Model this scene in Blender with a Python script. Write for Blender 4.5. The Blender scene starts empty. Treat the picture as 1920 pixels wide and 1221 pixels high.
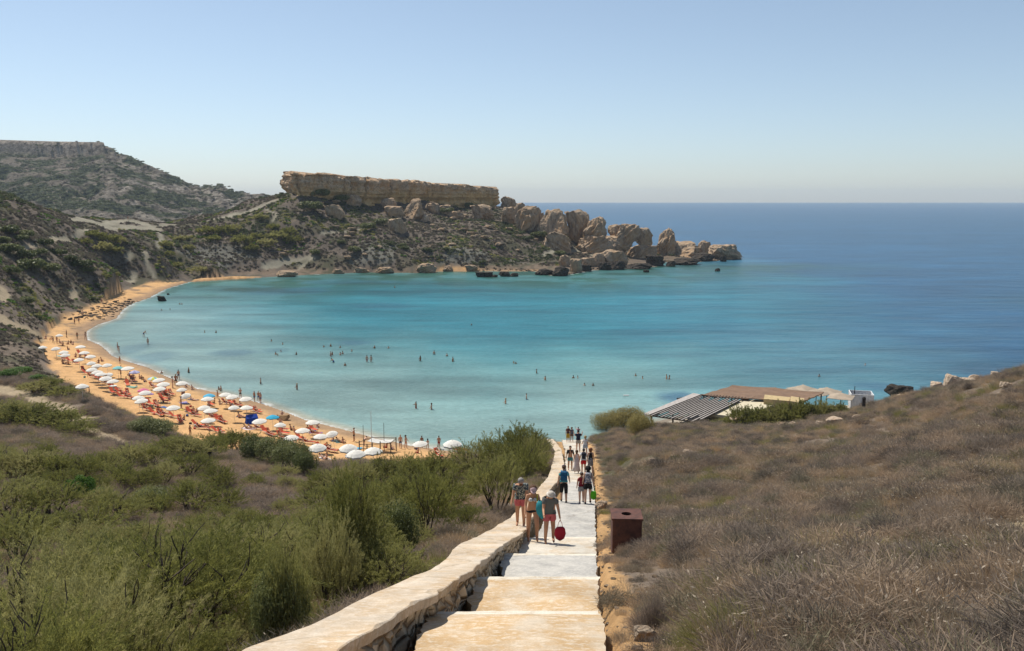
import bpy, math, random
import numpy as np
from mathutils import Vector, Matrix
R = math.radians
scene = bpy.context.scene
COL = scene.collection

# ------------------------------------------------------------------ camera
CAMZ, F, CX, CY = 32.0, 1700.0, 960.0, 610.5      # metres; focal length and centre in pixels of the 1920 px photograph
PITCH = R(7.92)
cam_data = bpy.data.cameras.new('camera')
cam = bpy.data.objects.new('camera', cam_data); COL.objects.link(cam)
cam_data.sensor_width = 36.0
cam_data.lens = 36.0 * F / 1920.0
cam_data.clip_start = 0.2
cam_data.clip_end = 60000.0
cam.location = (0, 0, CAMZ)
cam.rotation_euler = (R(90) - PITCH, 0, 0)
scene.camera = cam

# ------------------------------------------------------------------ light
SUN_EL, SUN_AZ = R(59), R(-44)                     # azimuth from +Y, negative to the left
world = bpy.data.worlds.new('World'); scene.world = world
world.use_nodes = True
wn = world.node_tree; wn.nodes.clear()
sky = wn.nodes.new('ShaderNodeTexSky'); sky.sky_type = 'NISHITA'
sky.sun_disc = False; sky.sun_elevation = SUN_EL; sky.sun_rotation = SUN_AZ
sky.altitude = 30.0; sky.air_density = 0.8; sky.dust_density = 0.45; sky.ozone_density = 3.0
bg = wn.nodes.new('ShaderNodeBackground'); bg.inputs['Strength'].default_value = 0.108
wo = wn.nodes.new('ShaderNodeOutputWorld')
hs = wn.nodes.new('ShaderNodeHueSaturation'); hs.inputs['Saturation'].default_value = .80; hs.inputs['Hue'].default_value = .492
wn.links.new(sky.outputs[0], hs.inputs['Color']); wn.links.new(hs.outputs[0], bg.inputs['Color']); wn.links.new(bg.outputs[0], wo.inputs['Surface'])
sl = bpy.data.lights.new('sun', 'SUN'); sl.energy = 4.8; sl.angle = R(0.5); sl.color = (1.0, 0.94, 0.84)
sun = bpy.data.objects.new('sun', sl); COL.objects.link(sun)
sdir = Vector((math.sin(SUN_AZ) * math.cos(SUN_EL), math.cos(SUN_AZ) * math.cos(SUN_EL), math.sin(SUN_EL)))
sun.rotation_euler = sdir.to_track_quat('Z', 'Y').to_euler()
sun.location = (-60, 60, 120)
scene.view_settings.view_transform = 'Standard'
scene.view_settings.look = 'None'
scene.view_settings.exposure = 0.2
scene.view_settings.gamma = 1.0
scene.cycles.max_bounces = 6
scene.cycles.diffuse_bounces = 3
scene.cycles.transparent_max_bounces = 8
scene.cycles.volume_bounces = 0

# ------------------------------------------------------------------ numeric helpers
def _hash(ix, iy, seed):
    n = (ix.astype(np.int64) * 374761393 + iy.astype(np.int64) * 668265263 + seed * 982451653) & 0x7fffffff
    n = (n ^ (n >> 13)) * 1274126177 & 0x7fffffff
    n = (n ^ (n >> 16)) * 1911520717 & 0x7fffffff
    return ((n ^ (n >> 15)) & 0xffffff) / float(0xffffff)
def vnoise(x, y, seed=0):
    x = np.asarray(x, float); y = np.asarray(y, float)
    ix = np.floor(x); iy = np.floor(y); fx = x - ix; fy = y - iy
    fx = fx * fx * (3 - 2 * fx); fy = fy * fy * (3 - 2 * fy)
    a = _hash(ix, iy, seed); b = _hash(ix + 1, iy, seed); c = _hash(ix, iy + 1, seed); d = _hash(ix + 1, iy + 1, seed)
    return (a * (1 - fx) + b * fx) * (1 - fy) + (c * (1 - fx) + d * fx) * fy * 1.0
def fbm(x, y, seed=0, octv=4):
    s = 0; a = 0.5; t = 0
    for k in range(octv):
        s = s + a * vnoise(x, y, seed + k * 17); t += a
        x = np.asarray(x) * 2.03 + 11.3; y = np.asarray(y) * 2.03 + 5.7; a *= 0.5
    return s / t
def noise3(p, scale, seed=0, octv=3):
    q = p * scale
    return (fbm(q[:, 0] + .9 * q[:, 2], q[:, 1] - .8 * q[:, 2], seed, octv)
            + fbm(q[:, 1] - .5 * q[:, 0] + 9, q[:, 2] * 1.1 + q[:, 0] * .5, seed + 5, octv)) * 0.5
def sstep(a, b, x):
    t = np.clip((x - a) / (b - a), 0, 1); return t * t * (3 - 2 * t)

def ratio(py): return math.tan(PITCH + math.atan((py - CY) / F))       # drop per metre forward
def ray(px, py, Y):                                                     # point on the sight line of a pixel at Y metres forward
    drop = ratio(py) * Y
    depth = Y * math.cos(PITCH) + drop * math.sin(PITCH)
    return ((px - CX) / F * depth, Y, CAMZ - drop)
def at_z(px, py, z): return ray(px, py, (CAMZ - z) / ratio(py))
def depth_of(x, y, z): return y * math.cos(PITCH) + (CAMZ - z) * math.sin(PITCH)

# ------------------------------------------------------------------ terrain control points
PATHD = [(0, 1.6), (8.4, 4.35), (11, 5.22), (15.5, 6.71), (21, 8.5), (27.5, 10.6), (39.5, 13.45), (50, 15.9), (60, 18.0), (70, 20.2), (80, 22.3), (93, 25.1), (105, 28.4), (118, 30.4)]
PL = [(2, -1.3), (8.4, -1.12), (11, -1.15), (15.5, -.77), (20.5, -.3), (27, .15), (39, 2.1), (60, 3.7), (80, 4.9), (93, 5.3), (105, 6.0)]
PR = [(2, .55), (8.4, .9), (27, 2.6), (39, 3.7), (60, 5.5), (80, 6.9), (93, 7.7), (105, 8.6)]
def lin(tab, v): return np.interp(v, [t[0] for t in tab], [t[1] for t in tab])
def path_drop(Y): return lin(PATHD, Y)

SHORE = [(2600, 600), (2200, 640), (2000, 668), (1900, 700), (1790, 737), (1710, 766), (1650, 772), (1580, 770), (1450, 766), (1320, 776), (1215, 794), (1180, 815), (1100, 842), (1000, 856),
         (880, 852), (815, 842), (772, 837), (752, 833), (737, 828), (699, 821), (682, 816), (640, 805), (600, 795), (572, 788), (545, 777), (502, 761), (479, 754), (440, 744), (411, 737), (367, 729),
         (353, 722), (328, 713), (308, 705), (279, 690), (255, 683), (234, 677), (210, 668), (199, 657), (185, 646), (164, 638), (162, 621), (183, 609), (217, 598), (228, 584), (249, 569), (282, 558),
         (312, 542), (370, 525), (425, 520), (500, 520), (555, 517), (608, 514), (692, 511), (785, 512), (835, 509), (900, 509), (955, 509), (1003, 509), (1035, 517), (1068, 515), (1117, 507), (1171, 502), (1225, 501),
         (1240, 492), (1280, 492), (1317, 491), (1355, 488), (1386, 485)]
SH = [at_z(a, b, 0)[:2] for a, b in SHORE]
SHW = SH + [(128, 520), (110, 548), (85, 575), (70, 610), (40, 660), (-20, 700), (-110, 640), (-160, 600), (-230, 560), (-330, 560), (-700, 700)]
cp = []
def C(px, py, Y): cp.append(ray(px, py, Y))
def W(x, Y, drop): cp.append((x, Y, CAMZ - drop))
for x, y in SHW: cp.append((x, y, 0.0))
for x, y in [(-110, 800), (200, 700), (300, 420), (180, 260), (120, 190), (-40, 190), (-60, 260), (0, 300), (60, 350), (-80, 330), (100, 420), (220, 500), (-10, 160), (60, 150), (-300, 900), (0, 900), (250, 1200), (-600, 1200), (500, 400), (-40, 370), (30, 395)]:
    cp.append((x, y, -5.0 if y < 500 else -8.0))
for Y in (1, 4, 8, 13, 18, 24, 32, 40, 50, 60, 72, 84, 95):
    for k in (0.0, 1.0):
        xx = float(lin(PL, Y) * (1 - k) + lin(PR, Y) * k); W(xx, Y, float(path_drop(Y)) + .1)
for a in [(1920, 1221, 7.0), (1500, 1221, 7.8), (1280, 1221, 8.2), (1920, 1000, 15), (1600, 1100, 11.5), (1300, 1100, 13), (1210, 1000, 26), (1500, 1000, 22), (1920, 850, 30), (1600, 900, 33), (1300, 900, 40),
          (1200, 860, 52), (1450, 840, 55), (1700, 805, 52), (1920, 745, 46), (1920, 697, 60), (1800, 728, 74), (1700, 750, 90), (1640, 768, 92), (1500, 800, 84), (1370, 806, 84), (1240, 806, 86), (1130, 826, 90), (2200, 650, 60), (2300, 900, 30)]: C(*a)
for a in [(3, 1, 1.4), (8, 1, .6), (-3, 1, 2.6), (-8, 1, 4), (52, 84, 19), (66, 100, 25), (26, 106, 27.0), (40, 118, 28.6), (50, 116, 28.4), (14, 108, 28.0), (60, 116, 28.6), (40, 108, 27.0),
          (-3, 5, 4.1), (-3.2, 10, 6.2), (-7, 8, 6.6), (-12, 8, 7.4), (-4, 16, 8.6), (-8.5, 20, 10.1), (-16, 20, 10.6), (-14, 30, 13.2), (-5, 30, 12.2), (-5, 42, 15), (-15, 45, 17), (-28, 45, 16.5), (-2, 58, 19),
          (-15, 65, 21.3), (-30, 65, 20), (-1, 78, 22.6), (-15, 84, 25.2), (1, 95, 27), (-30, 84, 24.2), (-45, 80, 21.5), (-22, 98, 29.0), (0, 106, 29.8), (-60, 60, 15), (-40, 30, 11)]: W(*a)
for a in [(20, 735, 112), (130, 780, 98), (220, 825, 88), (145, 734, 126), (225, 775, 113), (300, 808, 103), (0, 700, 130), (70, 652, 168), (0, 655, 160), (0, 610, 185), (50, 612, 196), (0, 560, 205), (100, 560, 245),
          (0, 500, 240), (100, 500, 270), (200, 500, 300), (250, 530, 300), (0, 440, 270), (100, 440, 310), (200, 450, 350), (300, 460, 385), (300, 500, 350), (400, 500, 372), (400, 460, 400), (-200, 700, 130), (-300, 500, 230), (-300, 370, 320),
          (0, 379, 320), (60, 390, 335), (110, 405, 360), (150, 416, 400), (200, 418, 420), (250, 415, 430), (290, 424, 430), (340, 420, 440), (400, 410, 445), (450, 401, 450), (520, 372, 462),
          (560, 430, 430), (650, 430, 440), (750, 430, 450), (850, 440, 450), (950, 450, 445), (600, 478, 407), (700, 478, 409), (850, 470, 418), (950, 480, 425), (600, 398, 446), (700, 400, 475), (800, 400, 505), (900, 404, 540),
          (980, 410, 545), (1000, 430, 500), (1000, 465, 450), (1050, 450, 480), (1100, 456, 490), (1150, 470, 490), (1200, 482, 493), (1250, 482, 503), (1300, 486, 503), (1350, 486, 505), (480, 470, 405), (560, 510, 398)]: C(*a)
for a in [(-95, 480, 33), (-120, 505, 34), (-60, 530, 32), (-20, 590, 28), (10, 620, 16), (-100, 560, 25), (-240, 440, 22), (-260, 380, 30), (-340, 330, 40), (-200, 500, 12)]: cp.append(a)
BACKE = [(880, 885), (700, 885), (600, 885), (430, 862), (300, 822), (215, 785), (150, 752), (118, 715), (92, 682), (68, 655), (75, 632), (88, 614), (112, 600), (140, 586), (182, 568), (232, 545), (272, 531), (312, 526), (380, 520), (480, 517)]
BK = [at_z(a, b, 2.0 if b > 600 else 1.3)[:2] for a, b in BACKE]
for i, (x, y) in enumerate(BK): cp.append((x, y, 2.2 if i < 13 else 1.4))
cp = np.array(cp, float)
def warp(x, y):
    yy = np.maximum(y, 0.0) + 15.0
    return np.stack([x / yy * 1.6, np.log(yy)], -1)
cw = warp(cp[:, 0], cp[:, 1])
def tps(d2): return 0.5 * d2 * np.log(d2 + 1e-12)
N = len(cw)
d2 = ((cw[:, None] - cw[None]) ** 2).sum(-1)
Km = tps(d2) + np.eye(N) * 2e-5
Pm = np.concatenate([np.ones((N, 1)), cw], 1)
Am = np.zeros((N + 3, N + 3)); Am[:N, :N] = Km; Am[:N, N:] = Pm; Am[N:, :N] = Pm.T
# interpolate height over (distance scale) so that near and far keep their own relief
sol = np.linalg.solve(Am, np.concatenate([cp[:, 2], np.zeros(3)]))
def seg_dist(x, y, poly):
    best = np.full(np.shape(x), 1e9)
    for (ax, ay), (bx, by) in zip(poly[:-1], poly[1:]):
        dx, dy = bx - ax, by - ay; L = dx * dx + dy * dy + 1e-9
        t = np.clip(((x - ax) * dx + (y - ay) * dy) / L, 0, 1)
        best = np.minimum(best, (x - ax - t * dx) ** 2 + (y - ay - t * dy) ** 2)
    return np.sqrt(best)
def inside(x, y, poly):
    c = np.zeros(np.shape(x), bool); n = len(poly)
    for i in range(n):
        x1, y1 = poly[i]; x2, y2 = poly[i - 1]
        k = ((y1 > y) != (y2 > y)) & (x < (x2 - x1) * (y - y1) / (y2 - y1 + 1e-12) + x1)
        c ^= k
    return c
def base_height(x, y):
    x = np.atleast_1d(np.asarray(x, float)).ravel(); y = np.atleast_1d(np.asarray(y, float)).ravel()
    out = np.empty(len(x))
    for s in range(0, len(x), 20000):
        q = warp(x[s:s + 20000], y[s:s + 20000])
        dd = ((q[:, None] - cw[None]) ** 2).sum(-1)
        out[s:s + 20000] = tps(dd) @ sol[:N] + sol[N] + q @ sol[N + 1:]
    return out
BEACH_POLY = [s for s in SH[14:50]] + [at_z(345, 530, 0)[:2]] + BK[:-3][::-1]
LAND = SHW + [(-900, 760), (-900, -50), (900, -50), (1200, 300)]
def height(x, y):
    x = np.atleast_1d(np.asarray(x, float)).ravel(); y = np.atleast_1d(np.asarray(y, float)).ravel()
    z = base_height(x, y)
    # keep land above and sea bed below the waterline, beach a gentle ramp between its two edges
    near = (y > 60) & (y < 900)
    ds = np.full(len(x), 50.0); ds[near] = seg_dist(x[near], y[near], SHW)
    ld = np.ones(len(x), bool); ld[near] = inside(x[near], y[near], LAND)
    z = np.where(ld, np.maximum(z, np.minimum(.10 * ds + .02, 2.0)), np.minimum(z, -.06 * ds - .02))
    ib = np.zeros(len(x), bool); ib[near] = inside(x[near], y[near], BEACH_POLY)
    if ib.any():
        db = seg_dist(x[ib], y[ib], BK); t = ds[ib] / (ds[ib] + db + .01)
        z[ib] = 2.3 * t ** .8 * np.clip((ds[ib] + db) / 18, .45, 1)
    # relief: lumps near, gullies on the far slopes; none on beach and sea bed
    land = sstep(1.8, 5.0, z)
    far = sstep(150, 330, y)
    z = z + land * (far * ((fbm(x / 16, y / 16, 3) - .5) * 5.0 + (np.abs(fbm(x / 42, y / 60, 9) - .5) - .12) * -9.0) + (1 - far) * (fbm(x / 5, y / 5, 5) - .5) * .5 * sstep(6, 25, y))
    z = z + (fbm(x / .6, y / .6, 8, 3) - .5) * .10 * land * (1 - sstep(30, 80, y))
    z = z + (fbm(x / 1.8, y / 1.8, 12, 3) - .5) * .22 * sstep(0.5, 1.5, z) * (1 - land) * (1 - far)
    # corridor of the stepped path
    l = lin(PL, y); r = lin(PR, y)
    pd = CAMZ - path_drop(y)
    inn = (1 - sstep(0, 2.2, x - r)) * (1 - sstep(0, 1.0, (l - 1.15) - x)) * (1 - sstep(98, 106, y))
    inn = np.where(x > r, (1 - sstep(0.3, 2.5, x - r)), np.where(x < l - 1.15, 1 - sstep(0, 1.2, l - 1.15 - x), 1.0)) * (1 - sstep(98, 106, y))
    left = x < l - .75
    z = z * (1 - inn) + inn * (pd - np.where(left, .50, np.where(x < l + .02, .20, .37)) + np.where(x > r, .25 * sstep(0, .25, x - r), 0))
    return z
def H1(x, y): return float(height([x], [y])[0])
def hit(px, py, h=0.0, y0=6.0, y1=700.0):                              # where the sight line of a pixel meets the ground raised by h
    Ys = np.exp(np.linspace(math.log(y0), math.log(y1), 900))
    P = np.array([ray(px, py, Y) for Y in Ys])
    g = np.maximum(height(P[:, 0], P[:, 1]), 0) + h
    d = P[:, 2] - g
    k = np.where((d[1:] < 0) & (d[:-1] >= 0))[0] + 1
    if len(k) == 0:
        k = int(np.argmin(np.abs(d))); return (P[k, 0], P[k, 1], g[k] - h)
    k = k[0]
    t = d[k - 1] / (d[k - 1] - d[k]); Y = Ys[k - 1] + t * (Ys[k] - Ys[k - 1])
    x, y, z = ray(px, py, Y)
    return (x, y, z - h)

# ------------------------------------------------------------------ mesh helpers
def mesh_from(name, V, Fc, mats=(), mi=None, smooth=True, cols=None, vattr=None):
    V = np.asarray(V, np.float32)
    me = bpy.data.meshes.new(name)
    if isinstance(Fc, np.ndarray):
        n = Fc.shape[1]; nf = len(Fc)
        me.vertices.add(len(V)); me.vertices.foreach_set('co', V.ravel())
        me.loops.add(nf * n); me.loops.foreach_set('vertex_index', Fc.astype(np.int32).ravel())
        me.polygons.add(nf); me.polygons.foreach_set('loop_start', np.arange(0, nf * n, n, dtype=np.int32))
        me.polygons.foreach_set('loop_total', np.full(nf, n, np.int32))
        me.update(calc_edges=True)
    else:
        me.from_pydata([tuple(map(float, v)) for v in V], [], Fc); me.update()
    for m in mats: me.materials.append(m)
    if mi is not None: me.polygons.foreach_set('material_index', np.asarray(mi, np.int32))
    me.polygons.foreach_set('use_smooth', np.full(len(me.polygons), bool(smooth)))
    if vattr:
        for k, a in vattr.items():
            a = np.asarray(a, np.float32)
            if a.ndim == 1:
                at = me.attributes.new(k, 'FLOAT', 'POINT'); at.data.foreach_set('value', a)
            else:
                if a.shape[1] == 3: a = np.concatenate([a, np.ones((len(a), 1), np.float32)], 1)
                at = me.attributes.new(k, 'FLOAT_COLOR', 'POINT'); at.data.foreach_set('color', a.ravel())
    me.validate(); me.update()
    return me
def link(name, me, parent=None, loc=None, rot=None, scale=None):
    o = bpy.data.objects.new(name, me); COL.objects.link(o)
    if parent: o.parent = parent
    if loc is not None: o.location = loc
    if rot is not None: o.rotation_euler = rot
    if scale is not None: o.scale = scale
    return o
def tag(o, label=None, cat=None, group=None, kind=None):
    if label: o['label'] = label
    if cat: o['category'] = cat
    if group: o['group'] = group
    if kind: o['kind'] = kind
    return o
def empty(name, loc, rz=0.0, label=None, cat=None, group=None, sc=1.0):
    o = bpy.data.objects.new(name, None); COL.objects.link(o)
    o.empty_display_size = .2
    o.location = loc; o.rotation_euler = (0, 0, rz); o.scale = (sc, sc, sc)
    return tag(o, label, cat, group)
def copy_tree(o, parent=None):
    c = o.copy(); COL.objects.link(c)
    if parent: c.parent = parent
    for ch in list(o.children): copy_tree(ch, c)
    return c
def grid_faces(nu, nv, wrap=False):
    a = np.arange(nv - 1)[:, None] * nu; b = np.arange(nu if wrap else nu - 1)[None]
    b2 = (b + 1) % nu
    return np.stack([a + b, a + b2, a + nu + b2, a + nu + b], -1).reshape(-1, 4)

class MB:
    """collects plain solids into one mesh"""
    def __init__(s): s.V = []; s.F = []; s.M = []; s.n = 0
    def add(s, V, Fc, m=0):
        V = np.asarray(V, float); s.V.append(V)
        for f in Fc: s.F.append(tuple(int(i) + s.n for i in f)); s.M.append(m)
        s.n += len(V); return s
    def box(s, c, d, rz=0.0, rx=0.0, ry=0.0, m=0, bev=0.0, taper=1.0):
        hx, hy, hz = d[0] / 2, d[1] / 2, d[2] / 2
        b = min(bev, hx * .49, hy * .49, hz * .49)
        M = Matrix.Rotation(rz, 3, 'Z') @ Matrix.Rotation(ry, 3, 'Y') @ Matrix.Rotation(rx, 3, 'X')
        if b <= 0:
            V = [(x * hx * (taper if z > 0 else 1), y * hy * (taper if z > 0 else 1), z * hz) for z in (-1, 1) for y in (-1, 1) for x in (-1, 1)]
            Fc = [(0, 2, 3, 1), (4, 5, 7, 6), (0, 1, 5, 4), (2, 6, 7, 3), (0, 4, 6, 2), (1, 3, 7, 5)]
        else:
            V = []; idx = {}
            for z in (-1, 1):
                for y in (-1, 1):
                    for x in (-1, 1):
                        for k in range(3):
                            p = [x * hx, y * hy, z * hz]
                            for j in range(3):
                                if j != k: p[j] -= (x, y, z)[j] * b
                            idx[(x, y, z, k)] = len(V); V.append(tuple(p))
            Fc = []
            for k in range(3):
                for sg in (-1, 1):
                    o1, o2 = [j for j in range(3) if j != k]
                    q = []
                    for a1, a2 in ((-1, -1), (1, -1), (1, 1), (-1, 1)):
                        t = [0, 0, 0]; t[k] = sg; t[o1] = a1; t[o2] = a2; q.append(idx[(t[0], t[1], t[2], k)])
                    Fc.append(q)
            for k in range(3):
                o1, o2 = [j for j in range(3) if j != k]
                for a1 in (-1, 1):
                    for a2 in (-1, 1):
                        t0 = [0, 0, 0]; t0[o1] = a1; t0[o2] = a2; t1 = list(t0); t0[k] = -1; t1[k] = 1
                        Fc.append([idx[(*t0, o1)], idx[(*t1, o1)], idx[(*t1, o2)], idx[(*t0, o2)]])
            for z in (-1, 1):
                for y in (-1, 1):
                    for x in (-1, 1): Fc.append([idx[(x, y, z, k)] for k in range(3)])
        V = [tuple(M @ Vector(v) + Vector(c)) for v in V]
        return s.add(V, Fc, m)
    def tube(s, pts, rad, n=6, m=0, cap=True):
        pts = [Vector(p) for p in pts]
        if not hasattr(rad, '__len__'): rad = [rad] * len(pts)
        V = []; Fc = []
        up = Vector((0.13, 0.21, 1)).normalized()
        for i, p in enumerate(pts):
            t = (pts[min(i + 1, len(pts) - 1)] - pts[max(i - 1, 0)])
            if t.length < 1e-9: t = Vector((0, 0, 1))
            t.normalize()
            if abs(t.dot(up)) > .95: a = t.cross(Vector((1, 0, 0)))
            else: a = t.cross(up)
            a.normalize(); b = t.cross(a)
            for k in range(n):
                an = 2 * math.pi * k / n
                V.append(p + (a * math.cos(an) + b * math.sin(an)) * rad[i])
        for i in range(len(pts) - 1):
            for k in range(n):
                Fc.append((i * n + k, i * n + (k + 1) % n, (i + 1) * n + (k + 1) % n, (i + 1) * n + k))
        if cap: Fc.append(tuple(range(n))[::-1]); Fc.append(tuple((len(pts) - 1) * n + k for k in range(n)))
        return s.add(V, Fc, m)
    def lathe(s, prof, n=16, c=(0, 0, 0), m=0):
        V = []; Fc = []
        for r, z in prof:
            for k in range(n):
                an = 2 * math.pi * k / n; V.append((c[0] + r * math.cos(an), c[1] + r * math.sin(an), c[2] + z))
        for i in range(len(prof) - 1):
            for k in range(n): Fc.append((i * n + k, i * n + (k + 1) % n, (i + 1) * n + (k + 1) % n, (i + 1) * n + k))
        Fc.append(tuple(range(n))[::-1]); Fc.append(tuple((len(prof) - 1) * n + k for k in range(n)))
        return s.add(V, Fc, m)
    def blob(s, c, r, n=10, m=0, jit=0.0, seed=0, rz=0.0):
        V = []; Fc = []; rows = max(4, n // 2 + 1)
        rnd = random.Random(seed)
        for i in range(rows + 1):
            th = math.pi * i / rows
            for k in range(n):
                an = 2 * math.pi * k / n + rz; q = 1 + rnd.uniform(-jit, jit)
                V.append((c[0] + r[0] * q * math.sin(th) * math.cos(an), c[1] + r[1] * q * math.sin(th) * math.sin(an), c[2] + r[2] * q * math.cos(th)))
        for i in range(rows):
            for k in range(n): Fc.append((i * n + k, (i + 1) * n + k, (i + 1) * n + (k + 1) % n, i * n + (k + 1) % n))
        return s.add(V, Fc, m)
    def mesh(s, name, mats, smooth=False):
        if not isinstance(mats, (list, tuple)): mats = [mats]
        return mesh_from(name, np.concatenate(s.V), s.F, mats, s.M, smooth)
    def build(s, name, mats, parent=None, smooth=False, **k):
        return link(name, s.mesh(name, mats, smooth), parent, **k)

# ------------------------------------------------------------------ materials
def newmat(name):
    m = bpy.data.materials.new(name); m.use_nodes = True; nt = m.node_tree; nt.nodes.clear()
    out = nt.nodes.new('ShaderNodeOutputMaterial'); b = nt.nodes.new('ShaderNodeBsdfPrincipled')
    nt.links.new(b.outputs[0], out.inputs['Surface'])
    return m, nt, b, out
def nd(nt, t, **k):
    n = nt.nodes.new(t)
    for a, v in k.items():
        if a in n.inputs: n.inputs[a].default_value = v
        else: setattr(n, a, v)
    return n
def rgba(c): return (c[0], c[1], c[2], 1.0)
def mixc(nt, fac, a, b, mode='MIX'):
    n = nt.nodes.new('ShaderNodeMix'); n.data_type = 'RGBA'; n.blend_type = mode
    if isinstance(fac, (int, float)): n.inputs[0].default_value = fac
    else: nt.links.new(fac, n.inputs[0])
    for i, v in ((6, a), (7, b)):
        if isinstance(v, (tuple, list)): n.inputs[i].default_value = rgba(v)
        else: nt.links.new(v, n.inputs[i])
    return n.outputs[2]
def coords(nt, kind='Object'): return nt.nodes.new('ShaderNodeTexCoord').outputs[kind]
def noise_tex(nt, scale, detail=4, rough=.6, vec=None, stretch=None):
    n = nt.nodes.new('ShaderNodeTexNoise'); n.inputs['Scale'].default_value = scale; n.inputs['Detail'].default_value = detail; n.inputs['Roughness'].default_value = rough
    v = vec if vec is not None else coords(nt)
    if stretch:
        mp = nt.nodes.new('ShaderNodeMapping'); mp.inputs['Scale'].default_value = stretch; nt.links.new(v, mp.inputs['Vector']); v = mp.outputs[0]
    nt.links.new(v, n.inputs['Vector']); return n.outputs[0]
def ramp(nt, src, stops):
    n = nt.nodes.new('ShaderNodeValToRGB'); nt.links.new(src, n.inputs[0]); e = n.color_ramp.elements
    while len(e) < len(stops): e.new(.5)
    for i, (p, c) in enumerate(stops): e[i].position = p; e[i].color = rgba(c) if hasattr(c, '__len__') else (c, c, c, 1)
    return n.outputs[0]
def bump(nt, b, src, strength=.3, dist=.05):
    n = nt.nodes.new('ShaderNodeBump'); n.inputs['Strength'].default_value = strength; n.inputs['Distance'].default_value = dist
    nt.links.new(src, n.inputs['Height']); nt.links.new(n.outputs[0], b.inputs['Normal']); return n
def simple(name, c, rough=.7, var=.15, scale=6.0, c2=None, bumpd=0.0, spec=.3, metal=0.0, kind='Object'):
    m, nt, b, out = newmat(name)
    nz = noise_tex(nt, scale, vec=coords(nt, kind))
    c2 = c2 or tuple(max(0, v * (1 - 2 * var)) for v in c)
    col = ramp(nt, nz, [(.3, c2), (.68, c)])
    nt.links.new(col, b.inputs['Base Color']); b.inputs['Roughness'].default_value = rough
    b.inputs['Specular IOR Level'].default_value = spec; b.inputs['Metallic'].default_value = metal
    if bumpd: bump(nt, b, nz, .5, bumpd)
    return m
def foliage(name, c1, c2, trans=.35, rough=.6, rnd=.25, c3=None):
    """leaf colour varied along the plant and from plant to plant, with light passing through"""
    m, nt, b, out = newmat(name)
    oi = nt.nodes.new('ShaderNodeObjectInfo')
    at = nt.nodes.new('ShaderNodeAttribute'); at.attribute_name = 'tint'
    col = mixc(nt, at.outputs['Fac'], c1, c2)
    if c3:
        f = ramp(nt, oi.outputs['Random'], [(.3, 0.0), (.9, 1.0)])
        col = mixc(nt, f, col, c3)
    hsv = nt.nodes.new('ShaderNodeHueSaturation')
    mr = nt.nodes.new('ShaderNodeMapRange'); mr.inputs['To Min'].default_value = 1 - rnd; mr.inputs['To Max'].default_value = 1 + rnd
    nt.links.new(oi.outputs['Random'], mr.inputs[0]); nt.links.new(mr.outputs[0], hsv.inputs['Value']); nt.links.new(col, hsv.inputs['Color'])
    nt.links.new(hsv.outputs[0], b.inputs['Base Color']); b.inputs['Roughness'].default_value = rough; b.inputs['Specular IOR Level'].default_value = .2
    tr = nt.nodes.new('ShaderNodeBsdfTranslucent'); nt.links.new(hsv.outputs[0], tr.inputs['Color'])
    mx = nt.nodes.new('ShaderNodeMixShader'); mx.inputs[0].default_value = trans
    nt.links.new(b.outputs[0], mx.inputs[1]); nt.links.new(tr.outputs[0], mx.inputs[2]); nt.links.new(mx.outputs[0], out.inputs['Surface'])
    return m
# ================================================================== the setting
# ---- trails and bare patches (world polylines found on the ground)
def onground(pts, y0=20):
    r = []
    for a, b in pts:
        h = hit(a, b, 0, y0)
        if h: r.append(h[:2])
    return r
TRAILS = [([(0, 726), (20, 734), (60, 746), (110, 766), (150, 787), (185, 808), (215, 826)], 2.4, 60),
          ([(150, 415), (200, 420), (240, 415), (290, 426), (330, 422), (400, 411), (440, 403)], 5.0, 250), ([(440, 403), (480, 390), (515, 376)], 3.4, 250), ([(195, 424), (235, 426), (280, 428)], 7.0, 250),
          ([(290, 427), (303, 445), (297, 464)], 1.6, 250), ([(272, 473), (276, 495), (288, 516)], 1.6, 250), ([(246, 474), (240, 486)], 1.5, 200), ([(252, 512), (243, 528)], 1.5, 200), ([(165, 430), (142, 446)], 1.6, 200),
          ([(0, 592), (15, 606), (45, 612), (75, 628)], 2.6, 120), ([(0, 535), (9, 546), (0, 560)], 1.3, 120), ([(35, 468), (62, 460)], 1.5, 150), ([(100, 451), (126, 447)], 1.6, 150), ([(140, 545), (133, 560)], 1.2, 150),
          ([(500, 500), (545, 486), (590, 480)], 2.6, 300), ([(590, 481), (560, 503), (530, 514)], 1.6, 300), ([(500, 392), (520, 402), (510, 415)], 1.0, 300), ([(600, 440), (680, 428)], 1.2, 300), ([(1020, 478), (1080, 466), (1110, 478)], 2.2, 300),
          ([(1170, 880), (1260, 868)], .8, 20)]
TR = [(onground(p, y0), w) for p, w, y0 in TRAILS]
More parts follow.
